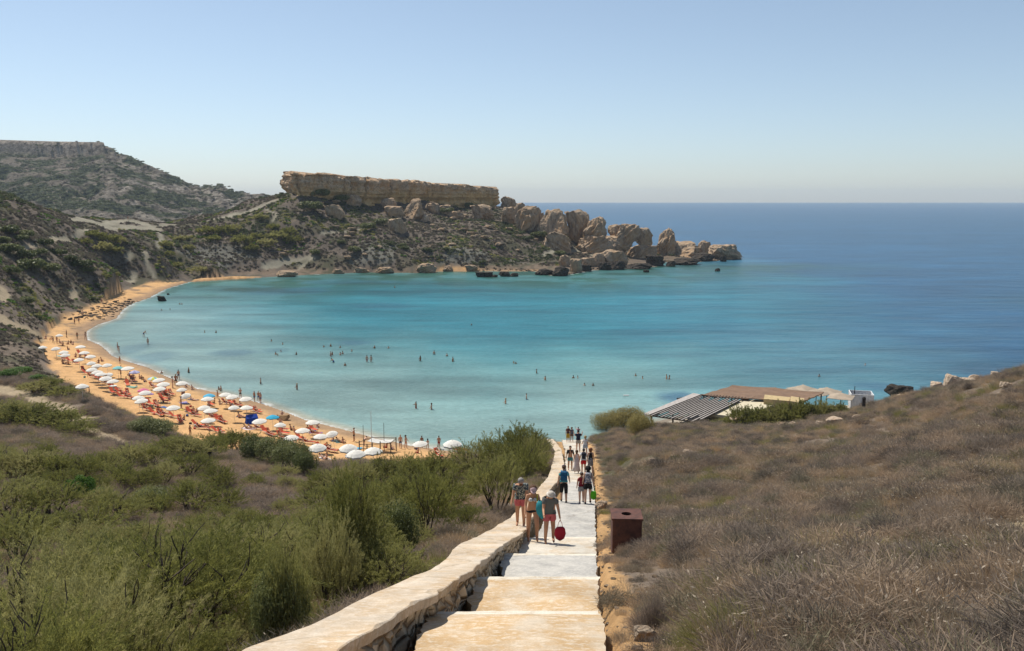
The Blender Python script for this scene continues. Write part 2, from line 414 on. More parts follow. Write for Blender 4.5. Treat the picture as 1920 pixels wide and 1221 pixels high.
def zones(x, y, z):
    """fractions of sand, trail, clay and far scrub at points of the ground"""
    n1 = fbm(x / 4, y / 4, 31) - .5
    db = seg_dist(x, y, BK)
    ins = inside(x, y, BEACH_POLY)
    sd = np.where(ins, db, -db) + n1 * 4
    sand = sstep(-1.0, 1.0, sd) * np.where(y > 270, 1 - sstep(1.3, 1.8, z), 1 - sstep(2.2, 2.9, z)) * (x < 12)
    sand = np.maximum(sand, (z < 1.3) * (z > -.5) * (y < 150) * (x < 5) * 1.0)
    cove = sstep(8, 4, seg_dist(x, y, [at_z(840, 506, 1)[:2], at_z(1003, 506, 1)[:2]]) + n1 * 3)
    trail = np.zeros(len(x))
    for poly, w in TR:
        if len(poly) > 1: trail = np.maximum(trail, sstep(w * 1.0, w * .5, seg_dist(x, y, poly) + n1 * w * 1.0))
    r = lin(PR, y)
    verge = sstep(.58, .34, np.abs(x - r - .1) + (fbm(x / .5, y / .8, 33) - .5) * .7) * (y < 90)
    verge = np.maximum(verge, ((x > lin(PL, y) - .6) & (x < r) & (y < 100)) * 1.0)
    patch = sstep(3.4, 2.2, np.hypot(x - 10.4, (y - 15.2) * .8) + n1 * 2.5)
    return sand, cove, trail, verge, patch
nu, nv = 660, 800
us = np.linspace(-.86, .86, nu); Ys = np.exp(np.linspace(math.log(9.0), math.log(8 + 820.0), nv)) - 8
U, YY = np.meshgrid(us, Ys)
X = (U * (YY + 8)).ravel(); Y = YY.ravel()
Z = height(X, Y)
# clay cliffs at the water's edge under the headland: steepen
def steep(px0, px1, Yc): pass
sand, cove, trail, verge, patch = zones(X, Y, Z)
Z = Z - trail * .25 * (Y > 50)
far = sstep(200, 380, Y)
n_a = fbm(X / 9, Y / 9, 41); n_b = fbm(X / 2.2, Y / 2.2, 42); n_c = fbm(X / 30, Y / 30, 43)
def cc(c): return np.array(c, float)[None]
soil = (cc((.165, .13, .10)) * (1 - far[:, None]) + cc((.115, .094, .076)) * far[:, None]) * (0.7 + .6 * n_b[:, None])
green = cc((.055, .062, .028)); rockc = cc((.22, .17, .12))
colr = soil + (green - soil) * (sstep(.52, .66, n_a) * .6)[:, None]
hd = far * sstep(.55, .7, n_b)
colr = colr + (rockc * .8 - colr) * (hd * .45)[:, None]
clay = cc((.15, .145, .12))
gz = sstep(2, 4, Z) * sstep(14, 10, Z) * (Y > 380) * (Y < 425) * sstep(.46, .55, fbm(X / 22, Y / 40, 77))
colr = colr + (clay - colr) * (gz * .9)[:, None]
tc = cc((.34, .27, .18)); tcf = cc((.25, .23, .175))
tt = tc * (1 - far[:, None]) + tcf * far[:, None]
colr = colr + (tt - colr) * (trail * .95)[:, None]
sc = cc((.54, .325, .15)) * (.92 + .16 * n_b[:, None])
colr = colr + (sc - colr) * (np.maximum(sand, cove))[:, None]
peb = sand * sstep(.52, .62, n_a) * (Y > 190) * (Y < 330)
colr = colr + (cc((.17, .125, .085)) - colr) * (peb * sstep(.42, .55, n_b) * .85)[:, None]
wet = sstep(.75, .25, Z + (n_b - .5) * .3) * (Y < 420) * np.maximum(sand, cove)
colr = colr + (cc((.27, .185, .12)) - colr) * (wet * .8)[:, None]
colr = colr + (cc((.40, .245, .115)) * (.75 + .5 * n_b[:, None]) - colr) * verge[:, None]
colr = colr + (cc((.34, .27, .17)) * (.7 + .6 * n_b[:, None]) - colr) * patch[:, None]
bar = sstep(30, 26, np.abs(X - 36)) * (Y > 106) * (Y < 128) * (Z < 7)
colr = colr + (cc((.3, .26, .2)) - colr) * (bar * .5)[:, None]
shore_rock = (Z < 2.2) * (Y > 380) * (1 - cove) * sstep(.4, .6, n_b + .1)
colr = colr + (cc((.14, .105, .075)) * (.5 + n_b[:, None]) - colr) * (shore_rock * .9)[:, None]
mg, nt, b, out = newmat('ground_mat')
a = nd(nt, 'ShaderNodeAttribute', attribute_name='Col')
nf = noise_tex(nt, 3.0, 6, .7); nm = noise_tex(nt, .35, 5, .65)
k1 = ramp(nt, nf, [(.3, .72), (.7, 1.22)]); k2 = ramp(nt, nm, [(.3, .82), (.7, 1.15)])
c1 = mixc(nt, 1.0, a.outputs['Color'], k1, 'MULTIPLY'); c2 = mixc(nt, 1.0, c1, k2, 'MULTIPLY')
nt.links.new(c2, b.inputs['Base Color']); b.inputs['Roughness'].default_value = .95; b.inputs['Specular IOR Level'].default_value = .1
bump(nt, b, noise_tex(nt, 7.0, 6, .75), .6, .12)
ground = link('ground', mesh_from('ground', np.stack([X, Y, Z], 1), grid_faces(nu, nv), [mg], vattr={'Col': colr}))
tag(ground, kind='structure')

# ---- sea
def sea_tex():
    nu, nv = 760, 620
    us = np.linspace(-.95, .95, nu); Ys = np.exp(np.linspace(math.log(90.0), math.log(9000.0), nv))
    U, YY = np.meshgrid(us, Ys); x = (U * (YY + 8)).ravel(); y = YY.ravel(); k = y < 760
    tz = np.full(len(x), -8.0); tz[k] = base_height(x[k], y[k])
    dsh = np.minimum(seg_dist(x, y, SHW), 3000)
    deep = cc((.010, .068, .142)); mid = cc((.018, .150, .192)); shal = cc((.10, .245, .25)); sandy = cc((.27, .30, .26)); edge = cc((.33, .27, .18))
    n1 = fbm(x / 40, y / 60, 5); n2 = fbm(x / 12, y / 14, 6)
    d = dsh + (n1 - .5) * 60
    # the bay: a turquoise basin that gives way to deep blue along the line from the headland's tip to the right-hand shore
    ax, ay = 118., 500.; bx, by = 75., 150.
    s = ((x - ax) * (by - ay) - (y - ay) * (bx - ax)) / math.hypot(bx - ax, by - ay)      # metres seaward of that line
    s = -s + (n1 - .5) * 90
    col = shal + (mid - shal) * sstep(20, 120, dsh + (n2 - .5) * 30 + np.clip(y - 170, 0, 90) * .5)[:, None]
    col = col + (deep - col) * sstep(-75, 55, s)[:, None]
    far = sstep(420, 560, y); col = col + (deep - col) * far[:, None]
    # green algae-dark shallows under the far shore, sand close to the near one
    gsh = sstep(105, 22, dsh) * sstep(250, 330, y) * (1 - sstep(430, 470, y)) * (.5 + sstep(.4, .6, n2) * .5)
    col = col + (cc((.022, .082, .058)) - col) * (gsh * .95)[:, None]
    near = sstep(60, 4, dsh + (n2 - .5) * 18) * (1 - sstep(230, 330, y)) * sstep(48, 8, x)
    col = col + (sandy - col) * (near * .42)[:, None]
    col = col + (edge - col) * (sstep(3.2, .3, dsh) * (1 - sstep(230, 330, y)) * .7)[:, None]
    # weed patches
    for px, py, rx, ry, st in [(660, 642, 45, 7, .5), (520, 658, 40, 8, .35), (440, 662, 45, 7, .45), (250, 655, 30, 20, .3), (280, 672, 40, 12, .3), (1270, 745, 60, 16, .75), (1640, 725, 90, 12, .6), (700, 575, 80, 6, .3), (540, 545, 110, 8, .4), (650, 528, 140, 5, .35), (350, 640, 50, 10, .2), (1250, 665, 140, 6, .15), (1850, 700, 90, 20, .6)]:
        X0, Y0, _ = at_z(px, py, 0); Wx = rx / F * Y0; Wy = abs(at_z(px, py - ry, 0)[1] - Y0)
        q = np.hypot((x - X0) / Wx, (y - Y0) / Wy) + (n2 - .5) * 1.4
        col = col + (cc((.02, .07, .13)) - col) * (sstep(1.2, .3, q) * st)[:, None]
    return mesh_from('sea', np.stack([x, y, np.zeros(len(x))], 1), grid_faces(nu, nv), [], vattr={'Col': col, 'shore': np.clip(dsh, 0, 60), 'tz': tz})
ms, nt, b, out = newmat('sea_mat')
sea_me = sea_tex(); sea_me.materials.append(ms)
a = nd(nt, 'ShaderNodeAttribute', attribute_name='Col'); at2 = nd(nt, 'ShaderNodeAttribute', attribute_name='shore')
ob = coords(nt)
# ripples and swell, long crests running across the view
w1 = noise_tex(nt, 1.6, 5, .65, ob, (0.55, 1.0, 1)); w2 = noise_tex(nt, .16, 4, .6, ob, (0.35, 1.0, 1)); w3 = noise_tex(nt, .035, 3, .6, ob, (.5, 1.6, 1))
def math_n(op, p, q):
    n = nt.nodes.new('ShaderNodeMath'); n.operation = op
    for i, v in ((0, p), (1, q)):
        if isinstance(v, (int, float)): n.inputs[i].default_value = v
        else: nt.links.new(v, n.inputs[i])
    return n.outputs[0]
hgt = math_n('ADD', math_n('MULTIPLY', w1, .24), math_n('MULTIPLY', w2, .9))
bump(nt, b, hgt, .9, 1.0)
w4 = noise_tex(nt, .006, 4, .6, ob, (.35, 2.2, 1)); var = mixc(nt, 1.0, ramp(nt, w3, [(.3, .74), (.7, 1.28)]), ramp(nt, w4, [(.35, .82), (.65, 1.2)]), 'MULTIPLY'); cA = mixc(nt, 1.0, a.outputs['Color'], var, 'MULTIPLY')
cB = mixc(nt, 1.0, cA, ramp(nt, w2, [(.3, .84), (.72, 1.17)]), 'MULTIPLY')
cB = mixc(nt, 1.0, cB, ramp(nt, w1, [(.32, .84), (.7, 1.16)]), 'MULTIPLY')
# foam where the swell breaks on the sand
fz = math_n('ADD', at2.outputs['Fac'], math_n('MULTIPLY', noise_tex(nt, .22, 3, .7, ob), 4.2))
fm = ramp(nt, math_n('DIVIDE', fz, 10.0), [(.185, 1.0), (.30, 0.0)])
fn = ramp(nt, noise_tex(nt, 1.3, 4, .75, ob), [(.40, 0.0), (.58, 1.0)])
foam = math_n('MULTIPLY', fm, fn)
cC = mixc(nt, foam, cB, (.72, .74, .74))
nt.links.new(cC, b.inputs['Base Color'])
b.inputs['Roughness'].default_value = .28; b.inputs['IOR'].default_value = 1.33; b.inputs['Specular IOR Level'].default_value = .25
sea = link('sea', sea_me); tag(sea, kind='structure')

# ---- the far hill across the next bay
def far_hill():
    prof = [(-900, 262), (-300, 260), (0, 262), (100, 265), (194, 267), (197, 275), (214, 279), (218, 286), (240, 291), (262, 301), (300, 318), (340, 337), (362, 347), (370, 346), (376, 352), (392, 345), (398, 352), (404, 349), (414, 346), (428, 356), (440, 361), (455, 361), (470, 364), (490, 363), (505, 365), (512, 374), (540, 379), (580, 386)]
    nu, nv = 520, 150
    pxs = np.linspace(-700, 575, nu); prow = np.interp(pxs, [p[0] for p in prof], [p[1] for p in prof])
    t = np.linspace(0, 1, nv)
    V = []; Cc = []
    px, tt = np.meshgrid(pxs, t); pr = np.interp(px, pxs, prow)
    Yc = 1320 - 130 * sstep(0, 550, px) + 0 * px
    Yb = 830 + 120 * sstep(200, 560, px)
    Yv = np.where(tt < .86, Yb + (Yc - Yb) * (tt / .86), Yc + (tt - .86) / .14 * 160)
    zc = CAMZ - np.tan(PITCH + np.arctan((pr - CY) / F)) * Yc
    s = np.clip(tt / .86, 0, 1)
    cliff = sstep(230, 150, px)
    shp = (s ** 1.1) * .92 + .08 * sstep(.93, .99, s)
    shp = np.where(True, shp * (1 - cliff) + (s ** 1.05 * .84 + .16 * sstep(.955, .985, s)) * cliff, 0)
    z = zc * shp
    z = np.where(tt > .86, zc * (1 - (tt - .86) * 2.2) , z)
    xw = (px - CX) / F * (Yv * math.cos(PITCH) + (CAMZ - z) * math.sin(PITCH))
    env = np.sin(np.clip(s, 0, 1) * math.pi) ** .7 * (tt < .86)
    n = fbm(xw / 60, Yv / 60, 3); n2 = fbm(xw / 14, Yv / 14, 4, 3)
    z = z + env * ((n - .5) * 24 + (n2 - .5) * 9) - (1 - cliff) * (tt < .9) * sstep(.95, 1, s) * 0
    z = z + (n2 - .5) * 3.5 * (1 - cliff) * (s > .95)
    z = np.maximum(z, -2)
    col = cc((.135, .115, .09)) + np.zeros((z.size, 3)); g = fbm(xw.ravel() / 30, Yv.ravel() / 22, 8); rr = n2.ravel()
    col = col + (cc((.045, .06, .028)) - col) * (sstep(.44, .56, g) * .9)[:, None]
    col = col + (cc((.27, .24, .20)) - col) * (sstep(.52, .62, rr) * sstep(.7, .3, g) * .8 * sstep(150, 260, px).ravel())[:, None]
    cl = (cliff * sstep(.955, .97, s) * (tt < .875)).ravel()
    col = col + (cc((.25, .21, .17)) - col) * cl[:, None]
    terr = sstep(.12, .02, np.abs(((z.ravel() / 3.0) % 1) - .5)) * ((px.ravel() > 80) & (px.ravel() < 170) & (s.ravel() > .3) & (s.ravel() < .48))
    col = col + (cc((.25, .21, .16)) - col) * (terr * .8)[:, None]
    return mesh_from('hill', np.stack([xw.ravel(), Yv.ravel(), z.ravel()], 1), grid_faces(nu, nv), [], vattr={'Col': col})
mh, nt, b, out = newmat('hill_mat')
a = nd(nt, 'ShaderNodeAttribute', attribute_name='Col')
hm = far_hill(); hm.materials.append(mh)
kk = ramp(nt, noise_tex(nt, .16, 8, .8), [(.40, .35), (.60, 1.6)])
nt.links.new(mixc(nt, 1.0, a.outputs['Color'], kk, 'MULTIPLY'), b.inputs['Base Color']); b.inputs['Roughness'].default_value = .95; b.inputs['Specular IOR Level'].default_value = .1
bump(nt, b, noise_tex(nt, .12, 7, .75), .9, 6.0)
hill = link('hill', hm); tag(hill, kind='structure')

# ---- rock material, shared by cliff and boulders
def rock_mat(name, light, dark, warm, scale=1.0, bd=.25):
    m, nt, b, out = newmat(name)
    ob = coords(nt)
    n1 = noise_tex(nt, .35 * scale, 6, .7, ob); n2 = noise_tex(nt, 1.6 * scale, 6, .75, ob); n3 = noise_tex(nt, .12 * scale, 3, .5, ob, (1, 1, 2.5))
    c = ramp(nt, n2, [(.36, dark), (.50, light), (.68, tuple(min(1, v * 1.3) for v in light))])
    c = mixc(nt, ramp(nt, n1, [(.45, 0.0), (.68, .85)]), c, warm)
    c = mixc(nt, ramp(nt, n3, [(.5, 0.0), (.75, .5)]), c, dark)
    nt.links.new(c, b.inputs['Base Color']); b.inputs['Roughness'].default_value = .95; b.inputs['Specular IOR Level'].default_value = .1
    vo = nt.nodes.new('ShaderNodeTexVoronoi'); vo.inputs['Scale'].default_value = .8 * scale; nt.links.new(ob, vo.inputs['Vector'])
    mx = nt.nodes.new('ShaderNodeMath'); mx.operation = 'ADD'; nt.links.new(n2, mx.inputs[0]); nt.links.new(vo.outputs['Distance'], mx.inputs[1])
    bump(nt, b, mx.outputs[0], .9, bd)
    return m
M_cliff = rock_mat('cliff_rock', (.54, .40, .27), (.25, .175, .12), (.56, .31, .13), .55, .8)
nt = M_cliff.node_tree; bb = [n for n in nt.nodes if n.type == 'BSDF_PRINCIPLED'][0]; old = bb.inputs['Base Color'].links[0].from_socket
sx = nt.nodes.new('ShaderNodeSeparateXYZ'); nt.links.new(coords(nt), sx.inputs[0])
md = nt.nodes.new('ShaderNodeMath'); md.operation = 'MULTIPLY_ADD'; nt.links.new(noise_tex(nt, .06, 4, .6), md.inputs[0]); md.inputs[1].default_value = 9.0; nt.links.new(sx.outputs['Z'], md.inputs[2])
mr_ = nt.nodes.new('ShaderNodeMapRange'); mr_.inputs[1].default_value = 38.0; mr_.inputs[2].default_value = 43.5; nt.links.new(md.outputs[0], mr_.inputs[0])
low = mixc(nt, .6, old, (.72, .48, .19)); nt.links.new(mixc(nt, mr_.outputs[0], low, old), bb.inputs['Base Color'])
M_bould = rock_mat('boulder_rock', (.37, .28, .195), (.15, .115, .085), (.42, .255, .13), 2.6, .5)
M_pale = rock_mat('pale_rock', (.50, .40, .30), (.28, .21, .15), (.46, .29, .18), 2.6, .15)
M_wetrock = rock_mat('wet_rock', (.05, .042, .035), (.015, .013, .012), (.07, .055, .04), 2.6, .3)
def cliff():
    out_ = [(-126.8, 503), (-109.7, 455), (-96, 462), (-84, 480), (-62, 510), (-38, 546), (-20, 566), (-7.6, 590), (-9, 606), (-24, 618), (-48, 600), (-80, 575), (-112, 548)]
    pts = []
    for i in range(len(out_)):
        a = np.array(out_[i]); c = np.array(out_[(i + 1) % len(out_)]); L = np.hypot(*(c - a)); k = max(2, int(L / .9))
        for j in range(k): pts.append(a + (c - a) * j / k)
    pts = np.array(pts); n = len(pts); c0 = pts.mean(0); pts = pts - (pts - c0) / np.hypot(*(pts - c0).T)[:, None] * 3.0
    for _ in range(2): pts = (np.roll(pts, 1, 0) + pts * 2 + np.roll(pts, -1, 0)) / 4
    tan = np.roll(pts, -1, 0) - np.roll(pts, 1, 0); tan /= np.hypot(tan[:, 0], tan[:, 1])[:, None]
    nor = np.stack([-tan[:, 1], tan[:, 0]], 1)
    ctr = pts.mean(0); sgn = np.sign(((pts - ctr) * nor).sum(1).mean()); nor *= sgn
    # crest height from the profile along the long face
    top = np.interp(pts[:, 0] * .62 + (pts[:, 1] - 455) * .78, [-80, -68, -33, 4, 47, 100, 110], [46, 45.4, 44.3, 43.1, 41.5, 39.0, 38.6]) + 2.4 * sstep(-112, -124, pts[:, 0])
    top = top + (fbm(np.arange(n) / 5., np.zeros(n), 3, 5) - .5) * 2.6 - 1.6 * sstep(.06, .0, np.abs(fbm(np.arange(n) / 14., np.zeros(n), 6, 2) - .5)) + (fbm(np.arange(n) / 30., np.zeros(n), 4) - .5) * .8
    bot = np.minimum(height(pts[:, 0], pts[:, 1]), 33) - 5
    rows = 40; V = []
    s = np.arange(n)
    for r in range(rows):
        t = r / (rows - 1); z = bot + (top - bot) * t
        d = (fbm(s / 4.2, z / 9, 21, 4) - .5) * 3.4 + (fbm(s / 13., z / 2.2, 22, 3) - .5) * 2.6 + (fbm(s / 1.8, z / 5, 24, 3) - .5) * 3.0 - 2.8 * sstep(.08, .0, np.abs(fbm(s / 11., z / 60, 25, 2) - .5)) - np.abs(fbm(s / 9., z / 30, 23, 2) - .5) * -3
        tz = (z - bot) / (top - bot); d = d + (fbm(z * .9, z * 0 + 3, 27, 3) - .5) * 2.2
        over = -1.3 * sstep(.55, .42, tz) * sstep(.1, .3, tz) + 1.0 * sstep(.5, .7, tz) - sstep(.975, 1.0, tz) * .7
        cave = -3.0 * sstep(6, 0, np.abs(s - n * .36)) * sstep(.6, .4, tz)
        p = pts + nor * (d + over + cave)[:, None]
        V.append(np.concatenate([p, z[:, None]], 1))
    V = np.concatenate(V); Fc = [tuple(f) for f in grid_faces(n, rows, True)]
    # top, drawn in rings towards the middle
    base = (rows - 1) * n; cur = V[base:base + n].copy(); allv = [V]; nb = base
    for k in range(1, 6):
        q = cur.copy(); q[:, :2] = cur[:, :2] * (1 - k / 6.) + ctr * k / 6.; q[:, 2] = cur[:, 2] * (1 - k / 6.) + cur[:, 2].mean() * k / 6. + (fbm(q[:, 0] / 5, q[:, 1] / 5, 2) - .6) * 1.2 * min(k, 2) / 2
        allv.append(q); start = rows * n + (k - 1) * n
        for i in range(n): Fc.append((nb + i, nb + (i + 1) % n, start + (i + 1) % n, start + i))
        nb = start
    Fc.append(tuple(nb + i for i in range(n)))
    return mesh_from('cliff', np.concatenate(allv), Fc, [M_cliff], smooth=False)
cl = link('cliff', cliff()); tag(cl, kind='structure')
# ================================================================== labels that single out
ORD = ['first', 'second', 'third', 'fourth', 'fifth', 'sixth', 'seventh', 'eighth', 'ninth', 'tenth', 'eleventh', 'twelfth']
def ordinal(i, n):
    if n == 2: return 'the ' + ('left', 'right')[i] + ' one'
    if i == 0: return 'leftmost'
    if i == n - 1: return 'rightmost'
    if i < 12: return ORD[i] + ' from the left'
    if n - 1 - i < 12: return ORD[n - 1 - i] + ' from the right'
    return None
PEND = []
def later(o, phrase): PEND.append((o, phrase))
def proj(p):
    dx, dy, dz = p[0], p[1], CAMZ - p[2]
    dep = dy * math.cos(PITCH) + dz * math.sin(PITCH); v = (dz * math.cos(PITCH) - dy * math.sin(PITCH)) / dep
    return CX + F * dx / dep, CY + F * v
def settle_labels():
    byp = {}
    for o, ph in PEND: byp.setdefault(ph, []).append(o)
    for ph, L in byp.items():
        L.sort(key=lambda o: proj(o.location)[0])
        n = len(L)
        for i, o in enumerate(L):
            if n == 1: o['label'] = ph
            else: o['label'] = ph + ', ' + (ordinal(i, n) or 'mid row')

# ================================================================== foliage
def blades(base, dirv, length, width, rng, droop=0.25, seg=2):
    """thin tapering blades; returns verts (n*5,3), tris, position along blade"""
    n = len(base)
    d = dirv / (np.linalg.norm(dirv, axis=1)[:, None] + 1e-9)
    a = np.cross(d, rng.normal(size=(n, 3))); a /= (np.linalg.norm(a, axis=1)[:, None] + 1e-9)
    w = (a.T * width / 2).T
    L = length[:, None]
    mid = base + d * L * .55; mid[:, 2] -= droop * length * .12
    tip = base + d * L; tip[:, 2] -= droop * length * .45
    V = np.stack([base - w * .8, base + w * .8, mid + w, mid - w, tip], 1).reshape(-1, 3)
    k = np.arange(n)[:, None] * 5
    T = np.concatenate([k + np.array([[0, 1, 2]]), k + np.array([[0, 2, 3]]), k + np.array([[3, 2, 4]])], 0)
    return V, T
def leaves(c, nrm, size, rng, asp=.5):
    n = len(c)
    a = np.cross(nrm, rng.normal(size=(n, 3))); a /= (np.linalg.norm(a, axis=1)[:, None] + 1e-9)
    b_ = np.cross(nrm, a); b_ /= (np.linalg.norm(b_, axis=1)[:, None] + 1e-9)
    a = (a.T * size).T; b_ = (b_.T * size * asp).T
    V = np.stack([c - a, c - b_, c + a, c + b_], 1).reshape(-1, 3)
    k = np.arange(n)[:, None] * 4
    return V, np.concatenate([k + np.array([[0, 1, 2]]), k + np.array([[0, 2, 3]])], 0)
def unit(v): return v / (np.linalg.norm(v, axis=1)[:, None] + 1e-9)

M_tam = foliage('tamarisk_leaf', (.12, .135, .038), (.36, .35, .095), .5, .7, .32, (.27, .25, .10))
M_tamdark = foliage('evergreen_leaf', (.06, .08, .026), (.17, .19, .06), .35, .5, .3, (.14, .15, .055))
M_bright = foliage('bright_leaf', (.06, .13, .018), (.13, .24, .03), .4, .5, .15)
M_dry = foliage('dry_twig', (.19, .15, .12), (.40, .325, .26), .35, .9, .28, (.34, .25, .17))
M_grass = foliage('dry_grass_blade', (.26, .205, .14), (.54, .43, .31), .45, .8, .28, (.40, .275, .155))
M_greengrass = foliage('green_grass_blade', (.16, .16, .05), (.36, .32, .12), .4, .7, .2)
M_seed = foliage('grass_seed', (.45, .37, .28), (.62, .53, .42), .4, .8, .1)
M_bark = simple('bark', (.085, .065, .05), .9, .2, 8)
M_deadwood = simple('dead_wood', (.30, .26, .22), .9, .2, 8)

M_scrub = foliage('scrub_twig', (.12, .098, .082), (.25, .205, .17), .25, .9, .35, (.17, .155, .10))
M_scrubgreen = foliage('scrub_leaf', (.045, .06, .022), (.13, .15, .055), .3, .6, .35)
def stems(seed, R, H, ns, mat, name='trunk', thick=.05, dead=False):
    """several crooked stems that fork twice; returns mesh and the ends of the limbs"""
    rnd = random.Random(seed); mb = MB(); ends = []
    def grow(p, d, L, r, lev):
        pts = [p]; q = p.copy(); dd = d.copy(); k = 4
        for i in range(k):
            dd = (dd + Vector((rnd.uniform(-.3, .3), rnd.uniform(-.3, .3), rnd.uniform(-.05, .28)))).normalized()
            q = q + dd * L / k; pts.append(q.copy())
        mb.tube(pts, [r * (1 - .55 * i / k) for i in range(k + 1)], 5 if lev == 0 else 4, cap=False)
        if lev < 2:
            for j in range(rnd.choice((2, 3))):
                t = rnd.choice((2, 3, 4)); nd_ = (dd + Vector((rnd.uniform(-.9, .9), rnd.uniform(-.9, .9), rnd.uniform(-.1, .5)))).normalized()
                grow(pts[t], nd_, L * .62, r * .5, lev + 1)
        else: ends.append(pts[-1])
    for i in range(ns):
        a = 2 * math.pi * (i + rnd.uniform(-.3, .3)) / ns
        d = Vector((math.cos(a) * .55 * R / H, math.sin(a) * .55 * R / H, 1)).normalized()
        grow(Vector((math.cos(a) * .08, math.sin(a) * .08, -.25)), d, H * .55, thick, 0)
    return mb, ends
def tamarisk_mesh(seed, R, H, nl=34, nb=16, nn=52, mat=None, bl=.075, bw=.011):
    rng = np.random.default_rng(seed)
    mb, ends = stems(seed, R, H, 6, M_bark, thick=.055)
    # lobes of the crown: an uneven dome
    a = rng.uniform(0, 2 * np.pi, nl); rr = np.sqrt(rng.uniform(0.02, 1, nl)) * R * .78
    top = H * (1 - .55 * (rr / R) ** 2) * rng.uniform(.62, 1.0, nl)
    lob = np.stack([rr * np.cos(a), rr * np.sin(a), top * rng.uniform(.55, .9, nl)], 1)
    ls = rng.uniform(.28, .55, nl) * R * .55
    c = np.repeat(lob, nb, 0) + rng.normal(size=(nl * nb, 3)) * np.repeat(ls, nb)[:, None] * np.array([1, 1, .75]) * .62
    c[:, 2] = np.maximum(c[:, 2], .12 * H)
    out_ = unit(c - np.array([0, 0, H * .25])) ; d = unit(out_ * .7 + np.array([0, 0, .75]) + rng.normal(size=c.shape) * .35)
    L = rng.uniform(.28, .6, len(c)) * (R / 1.5) ** .5
    # along every branchlet fine needles
    t = rng.uniform(0, 1, (len(c), nn)); 
    base = c[:, None] + d[:, None] * (t * L[:, None])[..., None]; base[..., 2] -= (t ** 2 * L[:, None]) * .35
    nd_ = d[:, None] + rng.normal(size=base.shape) * .42
    base = base.reshape(-1, 3); nd_ = nd_.reshape(-1, 3)
    base += rng.normal(size=base.shape) * .018
    V, T = blades(base, nd_, rng.uniform(.6, 1.3, len(base)) * bl, np.full(len(base), bw), rng, .3)
    tint = np.repeat(np.clip(np.repeat(rng.uniform(0, 1, nl), nb * nn) * .6 + rng.uniform(-.2, .6, len(base)), 0, 1), 5)
    me = mesh_from('tamarisk_crown', V, T, [mat or M_tam], smooth=False, vattr={'tint': tint})
    return me, mb.mesh('tamarisk_trunk', M_bark)
def leafy_mesh(seed, R, H, n, size, mat, name, nl=26, asp=.5):
    rng = np.random.default_rng(seed)
    a = rng.uniform(0, 2 * np.pi, nl); rr = np.sqrt(rng.uniform(0, 1, nl)) * R * .72
    lob = np.stack([rr * np.cos(a), rr * np.sin(a), H * (.3 + .42 * np.sqrt(np.maximum(0, 1 - (rr / R) ** 2)) * rng.uniform(.7, 1.1, nl))], 1)
    ls = rng.uniform(.26, .42, nl)
    i = rng.integers(0, nl, n); u = unit(rng.normal(size=(n, 3))); r = rng.uniform(.55, 1.0, n) ** .5
    c = lob[i] + u * (ls[i] * r)[:, None] * np.array([R, R, H * .75]); c[:, 2] = np.maximum(c[:, 2], .03)
    V, T = leaves(c, unit(u + rng.normal(size=u.shape) * .7 + [0, 0, .3]), size * rng.uniform(.6, 1.3, n), rng, asp)
    tint = np.repeat(np.clip(rng.uniform(0, 1, nl)[i] * .5 + rng.uniform(0, .5, n), 0, 1), 4)
    return mesh_from(name, V, T, [mat], smooth=False, vattr={'tint': tint})
def dome_mesh(seed, R, H, n, bl, bw, mat, name, lumps=9):
    """a rounded bush of dry twigs"""
    rng = np.random.default_rng(seed)
    a = rng.uniform(0, 2 * np.pi, lumps); rr = np.sqrt(rng.uniform(0, 1, lumps)) * R * .6
    lob = np.stack([rr * np.cos(a), rr * np.sin(a), np.zeros(lumps)], 1); ls = rng.uniform(.45, .75, lumps)
    i = rng.integers(0, lumps, n); u = unit(rng.normal(size=(n, 3))); u[:, 2] = np.abs(u[:, 2])
    q = rng.uniform(.5, 1, n)
    c = lob[i] + u * (ls[i] * q)[:, None] * np.array([R, R, H * 1.25])
    V, T = blades(c - u * (bl * .6), u + rng.normal(size=u.shape) * .55, rng.uniform(.6, 1.4, n) * bl, np.full(n, bw) * rng.uniform(.6, 1.4, n), rng, .1)
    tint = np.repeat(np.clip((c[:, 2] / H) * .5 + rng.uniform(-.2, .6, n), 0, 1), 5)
    return mesh_from(name, V, T, [mat], smooth=False, vattr={'tint': tint})
def tuft_mesh(seed, n, R, H, bw, mats, name, seeds=0, spread=.55):
    rng = np.random.default_rng(seed)
    a = rng.uniform(0, 2 * np.pi, n); rr = np.sqrt(rng.uniform(0, 1, n)) * R * .55
    base = np.stack([rr * np.cos(a), rr * np.sin(a), np.full(n, -.05)], 1)
    d = np.stack([np.cos(a) * spread * rr / R * 1.8, np.sin(a) * spread * rr / R * 1.8, np.ones(n)], 1) + rng.normal(size=(n, 3)) * .28
    d[:, 2] = np.abs(d[:, 2]) + .25
    L = rng.uniform(.5, 1.1, n) * H
    V, T = blades(base, d, L, np.full(n, bw) * rng.uniform(.5, 1.4, n), rng, .55)
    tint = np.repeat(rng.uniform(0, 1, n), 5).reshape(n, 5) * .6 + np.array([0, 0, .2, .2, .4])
    mi = np.zeros(len(T), int); tint = tint.ravel()
    if seeds:
        s = rng.integers(0, n, seeds); tips = V.reshape(n, 5, 3)[s, 4]
        V2, T2 = leaves(tips, unit(rng.normal(size=(seeds, 3))), rng.uniform(.012, .024, seeds), rng, .32)
        T2 = T2 + len(V); V = np.concatenate([V, V2]); T = np.concatenate([T, T2]); tint = np.concatenate([tint, rng.uniform(0, 1, len(V2))]); mi = np.concatenate([mi, np.ones(len(T2), int)])
    return mesh_from(name, V, T, mats, mi, False, vattr={'tint': np.clip(tint, 0, 1)})

